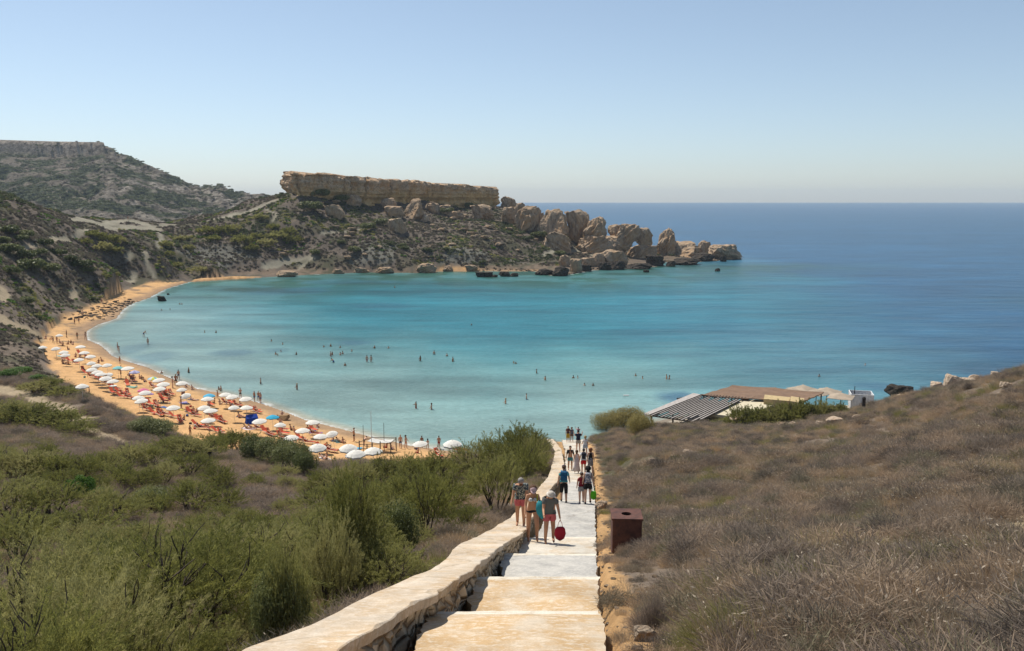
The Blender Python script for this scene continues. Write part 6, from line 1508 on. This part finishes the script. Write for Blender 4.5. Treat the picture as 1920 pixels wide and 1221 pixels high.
def hand_bag(root, J, hand, label, mat, w, h, cat='bag'):
    c = wpos(root, J, 'pm' + hand); o = empty('carrier_bag', c, root.rotation_euler.z, label, cat, None, root.scale.x); mb = MB()
    prof = [(.03, -.26 - h), (w * .38, -.25 - h * .85), (w * .5, -.25 - h * .5), (w * .42, -.25 - h * .12), (w * .30, -.25)]
    V = []; n = 14
    for r_, z in prof:
        for k in range(n): an = 2 * math.pi * k / n; V.append((r_ * math.cos(an), r_ * .42 * math.sin(an) * (1 + .12 * math.sin(k * 3)), z))
    mb.add(V, [(j * n + k, j * n + (k + 1) % n, (j + 1) * n + (k + 1) % n, (j + 1) * n + k) for j in range(4) for k in range(n)] + [tuple(range(n))[::-1], tuple(4 * n + k for k in range(n))]); mb.build('sack', mat, o, smooth=True)
    mb = MB()
    for s in (-1, 1): mb.tube([(s * w * .22, 0, -.26), (s * w * .14, 0, -.12), (0, 0, -.02)], .008, 5)
    mb.build('handle', mat, o); return o
GREYH = col('grey_hair', (.30, .28, .26)); BLK = col('black_hair', (.015, .012, .01)); BRN = col('brown_hair', (.10, .05, .025)); BLD = col('blond_hair', (.40, .28, .13)); PINK = col('coral_shorts', (.55, .13, .14))
# three climbers in front
J = figure(lean=.42, neck=.30, twist=.15, armL=(.35, .12, .8), armR=(.25, .18, .45), legL=(.10, .05, .15), legR=(-.05, .05, .15))
r, Jx, s = person(976, 988, 893, J, R(-8), 'grey-haired person in dark floral shirt and coral shorts walking on the wall top', SKIN1, [('shirt', SHIRT, patterned('floral_shirt', (.035, .055, .07), (.35, .36, .30)), .036), ('shorts', SHORTS, PINK, .03)], wallt=True, hair=GREYH, facecam=True, belly=.2)
J = figure(lean=.20, neck=.42, armL=(.5, .15, 1.1), armR=(.15, .18, .55), legL=(.45, .06, .7), legR=(-.05, .04, .08), female=True)
r, Jx, s = person(998, 1015, 910, J, R(4), 'person in black and white bikini and pink cap climbing with a turquoise towel', SKIN1, [('bikini_bottom', BRIEF, col('black_swim', (.015, .015, .018)), .022), ('bikini_top', BRA, patterned('white_black_swim', (.65, .64, .62), (.03, .03, .03), 30), .026)], female=True, hair=BRN, hl=.18, cap=col('pale_pink_cap', (.60, .42, .42)), facecam=True)
mb = MB(); c = Jx['chest'].lerp(Jx['waist'], .12); fw_ = Vector((0, -1, -.15)).normalized()
for sg in (-1, 1): mb.blob(tuple(c + fw_ * .125 + Vector((sg * .068, 0, .02))), (.062, .05, .058), 10)
mb.build('bikini_cups', patterned('white_black_cups', (.68, .67, .65), (.03, .03, .03), 34, .56), r, smooth=True)
c = wpos(r, Jx, 'wrL'); mb = MB(); V = []; n = 14
for i, (a_, b2, cc2) in enumerate([(.05, .04, .22), (.15, .10, .15), (.20, .13, 0), (.19, .12, -.16), (.13, .09, -.30), (.04, .03, -.36)]):
    for k in range(n): an = 2 * math.pi * k / n; V.append((a_ * math.cos(an) * (1 + .12 * math.sin(k * 4 + i)), b2 * math.sin(an), cc2 + .02 * math.sin(k * 2)))
mb.add(V, [(j * n + k, j * n + (k + 1) % n, (j + 1) * n + (k + 1) % n, (j + 1) * n + k) for j in range(5) for k in range(n)]); o = mb.build('towel', col('turquoise_towel', (.03, .26, .30)), smooth=True, loc=(c.x + .02, c.y - .02, c.z)); o.rotation_euler = (0, R(-12), 0); tag(o, 'turquoise towel bundled over the arm of the bikini wearer', 'towel')
a = wpos(r, Jx, 'shL'); b2 = wpos(r, Jx, 'waist'); mb = MB(); mb.tube([(a.x - .02, a.y - .09, a.z + .06), (a.x - .03, a.y - .15, a.z - .1), (b2.x + .17, b2.y - .05, b2.z + .02)], .016, 6); o = mb.build('bag_strap', col('neon_yellow', (.6, .58, .03))); tag(o, 'neon yellow strap over the shoulder of the bikini wearer', 'strap')
J = figure(lean=.32, neck=.34, armL=(.22, .2, .25), armR=(.4, .14, .8), legL=(-.05, .08, .12), legR=(.35, .09, .5))
r, Jx, s = person(1030, 1018, 918, J, R(6), 'person in grey t-shirt, coral shorts and cream sun hat carrying a red bag', SKIN1, [('t_shirt', SHIRT, col('grey_jersey', (.12, .125, .12)), .040), ('shorts', SHORTS, PINK, .035)], hair=GREYH, cap=col('cream_hat', (.62, .56, .48)), hat=True, facecam=True, belly=.2)
hand_bag(r, Jx, 'L', 'crimson cloth bag hanging from the hand of the climber in grey', col('crimson_bag', (.36, .012, .03)), .36, .42)
# walkers going down
J = figure(lean=.05, armL=(-.15, .22, .2), armR=(.25, .2, .3), legL=(.2, .05, .2), legR=(-.15, .05, .2))
r, Jx, s = person(1057, 942, 873, J, R(176), 'person in turquoise shirt, black breeches and navy cap walking away', SKIN2, [('shirt', SHIRT, col('turquoise_shirt', (.10, .42, .46)), .032), ('breeches', CAPRI, col('black_cloth', (.012, .012, .014)), .018)], hair=BRN, cap=col('navy_cap', (.015, .025, .06)))
feetwear(r, Jx, col('dark_shoe', (.02, .02, .025))); backpack(r, Jx, 'blue backpack worn over the turquoise shirt', col('blue_pack', (.015, .10, .21)))
J = figure(neck=-.1, armL=(.1, .15, .2), armR=(-.1, .15, .2), legL=(-.12, .05, .15), legR=(.2, .05, .2))
r, Jx, s = person(1090, 944, 886, J, R(184), 'child in dark red shirt and grey shorts walking beside the adult', SKIN2, [('shirt', SHIRT, col('dark_red_shirt', (.22, .012, .022)), .035), ('shorts', SHORTS, col('grey_shorts', (.32, .32, .33)), .035)], hair=BRN, cap=col('charcoal_cap', (.08, .085, .09))); feetwear(r, Jx, col('grey_shoe', (.16, .16, .17)))
J = figure(lean=.03, armL=(.1, .2, .25), armR=(-.05, .22, .15), legL=(-.1, .05, .1), legR=(.16, .05, .15), female=True)
r, Jx, s = person(1102, 945, 875, J, R(180), 'person with black curly hair and black shorts carrying a green bag', SKIN2, [('top', TANK, col('grey_violet_top', (.17, .17, .22)), .025), ('shorts', SHORTS, col('black_cloth', (.012, .012, .014)), .028)], female=True, hair=BLK, hl=.35); feetwear(r, Jx, col('dark_shoe', (.02, .02, .025)))
backpack(r, Jx, 'grey and white patterned backpack beside the green bag', patterned('patterned_pack', (.16, .16, .19), (.5, .5, .52), 18), .28, .42); hand_bag(r, Jx, 'L' if False else 'L', 'bright green plastic bag held by the black-haired walker', col('green_bag', (.12, .52, .02)), .30, .40)
hb_ = [o for o in bpy.data.objects if o.get('label', '').startswith('bright green plastic')][0]; c = wpos(r, Jx, 'pmR' ) if wpos(r, Jx, 'pmR').x > wpos(r, Jx, 'pmL').x else wpos(r, Jx, 'pmL'); hb_.location = c
J = figure(lean=.0, armL=(.15, .2, .3), armR=(-.1, .2, .3), legL=(.2, .05, .3), legR=(-.12, .05, .1))
r, Jx, s = person(1069, 882, 836, J, R(0), 'bare-chested person in open black jacket and teal shorts coming up', SKIN1, [('jacket', [['waist', 'chest', ('chest', 'nb', .5)], ['chest', 'shL', 'elL'], ['chest', 'shR', 'elR']], col('black_jacket', (.015, .015, .018)), .016), ('shorts', SHORTS, col('teal_shorts', (.05, .20, .22)), .03)], hair=BLK, facecam=True)
mb = MB(); c = Jx['chest']; mb.blob((c.x, c.y - .125, c.z - .1), (.055, .035, .24), 10); mb.build('chest', SKIN1, r, smooth=True)
J = figure(armL=(.05, .14, .3), armR=(.05, .14, .3), legL=(.1, .05, .1), legR=(-.1, .05, .1), female=True)
person(1081, 888, 844, J, R(182), 'person with brown hair in a long pale pink and white dress', SKIN2, [('top', TANK, col('pale_pink', (.58, .50, .49)), .02), ('dress', None, col('pale_pink', (.58, .50, .49)), 0)], female=True, hair=BRN, hl=.2)
J = figure(armL=(.05, .2, .3), armR=(-.1, .2, .3), legL=(-.1, .05, .1), legR=(.15, .05, .1))
r, Jx, s = person(1094, 889, 841, J, R(180), 'person in white t-shirt and bright red shorts with dark hair', SKIN2, [('t_shirt', SHIRT, col('white_jersey', (.62, .63, .66)), .035), ('shorts', SHORTS, col('bright_red_shorts', (.52, .015, .02)), .035)], hair=BLK)
backpack(r, Jx, 'black backpack worn over the white t-shirt', col('black_pack', (.015, .018, .03)), .28, .44)
J = figure(armL=(.1, .2, .2), armR=(-.05, .2, .2), legL=(.15, .05, .1), legR=(-.1, .05, .1), female=True)
person(1107, 888, 840, J, R(180), 'person with auburn hair, black sleeveless top and grey patterned skirt', SKIN2, [('top', TANK, col('black_cloth', (.012, .012, .014)), .022), ('skirt', None, patterned('grey_print', (.14, .14, .17), (.32, .32, .35), 20), 0)], female=True, hair=col('auburn_hair', (.20, .08, .035)), hl=.3)
J = figure(armL=(.95, .35, 1.75), armR=(.95, .35, 1.75), legL=(.12, .05, .1), legR=(-.1, .05, .1))
r, Jx, s = person(1084, 848, 806, J, R(180), 'person in navy t-shirt and beige shorts carrying a child on the shoulders', SKIN2, [('t_shirt', SHIRT, col('navy_jersey', (.015, .02, .045)), .035), ('shorts', SHORTS, col('beige_shorts', (.38, .33, .28)), .035)], hair=BLK)
J = figure(lean=.1, armL=(1.8, .6, .9), armR=(.8, .4, .8), legL=(1.4, .12, 1.4), legR=(1.4, .12, 1.4)); c = wpos(r, Jx, 'nb')
ch = empty('person', (c.x, c.y + .04, c.z + .12), R(180), 'small child in pink riding on the shoulders of the navy-shirted walker', 'person', None, .55); link('body', body_mesh(J, SKIN2, 2, False, True), ch); link('shirt', garment('shirt', J, SHIRT, col('pink_top', (.55, .25, .28)), .03), ch); link('shorts', garment('shorts', J, SHORTS, col('pink_top', (.55, .25, .28)), .03), ch); head_extras(ch, J, BRN)
J = figure(armL=(.1, .25, .9), armR=(.1, .2, .2), legL=(.12, .05, .1), legR=(-.1, .05, .1), female=True)
person(1097, 856, 817, J, R(186), 'blond person in white top walking behind the navy-shirted one', SKIN2, [('t_shirt', SHIRT, col('white_jersey', (.62, .63, .66)), .03), ('shorts', SHORTS, col('pale_blue_shorts', (.35, .40, .48)), .03)], female=True, hair=BLD, hl=.25)
J = figure(armL=(.3, .15, .6), armR=(.15, .15, .3), legL=(.05, .05, .1), legR=(.1, .05, .1))
person(1065, 829, 799, J, R(-5), 'person in dark shirt and mustard shorts at the top of the lower stairs', SKIN1, [('shirt', SHIRT, col('maroon_shirt', (.09, .03, .03)), .03), ('shorts', CAPRI, col('mustard_cloth', (.48, .30, .03)), .04)], hair=BRN, facecam=True)
J = figure(armL=(.2, .15, .5), armR=(.1, .15, .3), legL=(.1, .05, .1), legR=(0, .05, .1), female=True)
person(1072, 829, 801, J, R(8), 'person in grey top beside the one in mustard shorts', SKIN1, [('top', SHIRT, col('slate_top', (.10, .11, .14)), .03), ('shorts', SHORTS, col('brown_shorts', (.14, .09, .06)), .03)], female=True, hair=BRN, hl=.2, facecam=True)

# ---- bathers: kinds built once, copied with their own swimwear
def kind(J, ch, female=False, hl=0.0, sub=1, seat=None):
    if seat is None: ground_fig(J)
    else:
        for k in J:
            if not k.startswith('hd'): J[k] = J[k] + Vector((0, 0, seat))
    r = empty('person', (0, 0, 0)); link('body', body_mesh(J, SKIN1, sub, female, False), r); link('swimwear', garment('swimwear', J, ch, col('black_swim', (.015, .015, .018)), .014, 1), r); head_extras(r, J, BRN, hl)
    if female: link('bikini_top', garment('bikini_top', J, BRA, col('black_swim', (.015, .015, .018)), .01, 1), r)
    return r
K_ = {'s': kind(figure(lean=.05, armL=(.1, .2, .3), armR=(-.1, .2, .2), legL=(.15, .06, .1), legR=(-.12, .06, .1)), SHORTS),
      'f': kind(figure(armL=(.6, .25, 1.6), armR=(.6, .25, 1.6), legL=(.05, .08, .05), legR=(-.05, .05, .05)), SHORTS),
      'w': kind(figure(armL=(.2, .25, .6), armR=(.1, .3, .9), legL=(.2, .04, .3), legR=(-.1, .04, .1), female=True), BRIEF, True, .25),
      'b': kind(figure(lean=1.0, neck=-.3, armL=(.5, .2, .2), armR=(.8, .2, .2), legL=(.2, .1, .3), legR=(-.1, .08, .1)), SHORTS),
      'i': kind(figure(lean=-.1, armL=(.7, .3, .6), armR=(.7, .3, .6), legL=(1.9, .15, 2.1), legR=(1.7, .1, 1.6)), SHORTS, seat=.14),
      'l': kind(figure(lean=-1.15, neck=.6, armL=(-.6, .3, .3), armR=(-.6, .3, .4), legL=(1.62, .1, .35), legR=(1.6, .08, .05), female=True), BRIEF, True, .15, seat=.12)}
SW = [col('navy_swim', (.02, .03, .12)), col('red_swim', (.40, .02, .02)), col('black_swim', (.015, .015, .018)), col('blue_swim', (.03, .12, .35)), col('green_swim', (.03, .18, .10)), col('pink_swim', (.5, .12, .18)), col('orange_swim', (.5, .14, .03))]
HR = [BRN, BLK, BLD, GREYH, BRN]; used_k = set()
def bather(k, loc, rz, sc=1.0, swim=None, skin=None, phrase='', group=''):
    src = K_[k]; o = src if k not in used_k else copy_tree(src); used_k.add(k)
    o.location = loc; o.rotation_euler = (0, 0, rz); o.scale = (sc, sc, sc); sm = SW[int(RNG.integers(0, len(SW)))] if swim is None else SW[swim]; hm_ = HR[int(RNG.integers(0, 5))]; sk = (SKIN1, SKIN2, SKIN3)[int(RNG.integers(0, 3))] if skin is None else skin
    for ch in o.children:
        n_ = ch.name.split('.')[0]; ch.material_slots[0].link = 'OBJECT'; ch.material_slots[0].material = {'body': sk, 'hair': hm_}.get(n_, sm)
    tag(o, None, 'person', group); later(o, phrase); return o
def sea_bather(px, wl, vis, k='s'):
    x, y, _ = at_z(px, wl, 0.0); v = vis / F * depth_of(x, y, 0); Hk = {'s': 1.66, 'w': 1.66, 'f': 1.68, 'b': 1.25}[k]; sc = 1.0 if vis > 3 else .95
    z = -max(0, Hk * sc - max(v, .34)); z = max(z, -1.45); 
    far_ = 'heads and shoulders' if v < .55 else ('wading waist-deep' if v < 1.15 else 'standing in the shallows')
    band = 'at the left of the bay' if px < 420 else ('left of mid bay' if px < 610 else ('in the middle group' if px < 730 else ('right of the middle group' if px < 1000 else 'off the path end' if px < 1180 else 'near the bar')))
    bather(k, (x, y, z), RNG.uniform(0, 6.28), sc, None, None, {'heads and shoulders': 'swimmer with only head showing ', 'wading waist-deep': 'bather waist-deep in the water ', 'standing in the shallows': 'bather standing knee-deep '}[far_] + band, 'bathers in the bay')
for a in [(269.6, 632, 10, 'b'), (277.5, 646, 12), (221, 657, 14), (223.5, 662, 12, 'w'), (384, 624, 3.5), (405, 624, 3.5), (337, 571, 2.5), (341, 571, 2.5), (303, 582, 2.2), (319, 581, 2), (354, 699, 9), (303, 700, 4), (414, 733, 9), (410, 731, 5), (530, 646, 3), (527, 660, 3), (517, 665, 4.5), (521, 667, 3), (555.5, 665, 4.5), (607, 651, 3), (620, 650, 4.5), (638, 652, 3),
          (659.5, 659, 3.5), (702, 653, 4.5), (728.5, 653, 3), (642.5, 664, 5), (620, 668, 8), (623, 666, 6), (638, 666, 5), (625.5, 680, 6, 'b'), (647, 686, 5), (688, 679, 12), (696, 679, 12, 'w'), (788, 677, 9, 'w'), (814, 665, 7), (838, 668, 4.5), (849, 678, 8), (489, 720, 11), (557, 731, 11, 'w'), (780, 766, 12, 'f'), (809, 768, 11, 'w'), (740, 540, 3.5), (963, 681, 3), (967, 682, 2.5), (1006, 700, 7),
          (1022, 713, 7), (1075, 709, 4), (1083, 709, 3.5), (1096, 723, 2.5), (1112, 723, 3), (948, 757, 9, 'w'), (987, 749, 10), (1192, 705, 3.5), (1205, 710, 3.5), (1250, 711, 8), (1255, 711, 6, 'w'), (1536, 706, 3.5), (1622, 685, 2.5), (1284 - 400, 610, 2), (509, 640, 2.5)]: sea_bather(*a)
STAND = [(160.5, 638, 15, 'w', 2, 'at the water edge at the far left'), (145, 636, 13, 's', 4, 'on the sand left of the one at the water edge'), (125, 633, 13, 's', 2, 'standing by the far-left parasol'), (100, 643, 12, 's', 3, 'in a group at the far-left end'), (107, 644, 13, 'w', 5, 'in a group at the far-left end'), (191, 569, 12, 's', 1, 'walking on the far end of the beach'), (155, 592, 10, 'w', 6, 'walking on the far end of the beach'), (140, 608, 11, 's', 2, 'walking on the far end of the beach'), (148, 606, 11, 's', 0, 'walking on the far end of the beach'),
         (225, 682, 12, 's', 0, 'standing between the parasols on the left'), (227, 709, 19, 'f', 2, 'in black between the parasols on the left'), (324, 728, 21, 'w', 2, 'in the trio on the wet sand'), (330, 723, 21, 's', 2, 'in the trio on the wet sand'), (335, 712, 18, 's', 0, 'in the trio on the wet sand'), (340, 766, 22, 'w', 5, 'in pink standing in mid beach'), (451, 747, 19, 'f', 2, 'photographing at the water edge'), (477, 753, 19, 's', 3, 'in the trio in blue at the water edge'), (485, 753, 19, 'f', 3, 'in the trio in blue at the water edge'), (489, 756, 20, 's', 3, 'in the trio in blue at the water edge'),
         (664, 828, 25, 'f', 2, 'in black shorts standing on the sand near the masts'), (751, 841, 25, 's', 0, 'in the pair right of the masts'), (761, 841, 24, 'w', 2, 'in the pair right of the masts'), (791, 840, 22, 's', 3, 'behind the white parasol near the thicket'), (823, 841, 23, 's', 1, 'in red shorts seen from behind'), (802, 843, 15, 'w', 4, 'small beside the white parasol near the thicket'), (415 - 2, 826, 9, 's', 2, 'half hidden behind the shrubs below the beach'), (342 + 15, 818, 9, 'w', 2, 'half hidden behind the shrubs below the beach'), (683, 836, 13, 'b', 2, 'bending beside the wooden pen'), (168, 742, 16, 's', 2, 'by the lone parasol at the back of the beach'), (408, 748, 14, 'w', 6, 'under the parasols in mid beach'), (240, 412, 8, 's', 6, 'standing alone on the clay saddle ridge')]
for px, ft, h, k, sw, ph in STAND:
    p = hit(px, ft, 0, 60); sc = min(1.12, max(.8, h * depth_of(*p) / F / 1.68)) if ft > 500 else 1.0
    bather(k, (p[0], p[1], max(p[2], -.05)), RNG.uniform(0, 6.28) if 'behind' not in ph else R(180), sc, sw, None, 'person ' + ph, 'people standing on the beach')
SIT = [(86, 631), (96, 633), (112, 640), (118, 644), (128, 642), (133, 640), (137, 643), (127, 652), (142, 666), (150, 668), (161, 668), (190, 674), (185, 677), (118, 678), (128, 680), (226, 690), (243, 700), (262, 706), (266, 708), (270, 712), (250, 705), (348, 722), (360, 727), (402, 752), (412, 754), (363, 768), (369, 773), (345, 783), (525, 788), (521, 783), (529, 776), (545, 802), (552, 806), (577, 803), (595, 797), (625, 823), (643, 826), (614, 836), (612, 857), (662, 853), (725, 835), (733, 838), (779, 838), (784, 845), (448, 779), (450, 758), (432, 760), (392, 760), (318, 745), (296, 757), (283, 768), (412, 786), (171, 748), (176, 745), (247, 716), (236, 712), (350, 400 + 368)]
for i, (px, py) in enumerate(SIT):
    p = on_beach(px, py + 2, .2); band = 'at the far-left end' if px < 165 else ('among the parasols at left' if px < 290 else ('in mid beach' if px < 460 else 'on the near right sand'))
    bather('i', (p[0], p[1], beach_z(p[0], p[1])), RNG.uniform(0, 6.28), RNG.uniform(.85, 1.02), None, None, 'person sitting on the sand ' + band, 'people sitting on the beach')
for i, (x, y, a) in enumerate(BPOS):
    if i % 5 in (0, 2, 3):
        q = proj((x, y, 1))[0]; band = 'at the far left' if q < 215 else ('left of mid beach' if q < 320 else ('in mid beach' if q < 450 else 'on the near right sand'))
        ly = Vector((-math.sin(a), math.cos(a), 0)) * .12
        bather('l', (x + ly.x, y + ly.y, beach_z(x, y) + .36), a, .95, None, None, 'sunbather reclining on an orange sunbed ' + band, 'sunbathers on sunbeds')
for px, py in [(463, 803), (471, 802), (634, 868), (606, 859), (637, 828), (362, 750), (452, 781)]:
    p = on_beach(px, py, .1); bather('l', (p[0], p[1], beach_z(p[0], p[1]) + .1), R(60), .95, None, None, 'sunbather lying on a towel on the sand', 'sunbathers on towels')
settle_labels()
HAZE=0.00009
# ---- the air
hb = MB().box((0, 4500, 56), (21000, 9600, 134))
mz = bpy.data.materials.new('haze_mat'); mz.use_nodes = True; nt = mz.node_tree; nt.nodes.clear()
pv = nt.nodes.new('ShaderNodeVolumePrincipled'); pv.inputs['Color'].default_value = (.74, .87, 1.0, 1); pv.inputs['Density'].default_value = HAZE; pv.inputs['Anisotropy'].default_value = .0
oo = nt.nodes.new('ShaderNodeOutputMaterial'); nt.links.new(pv.outputs[0], oo.inputs['Volume'])
haze = hb.build('haze', mz); tag(haze, kind='stuff'); haze['label'] = 'pale blue sea haze filling the air over the bay'; haze['category'] = 'haze'
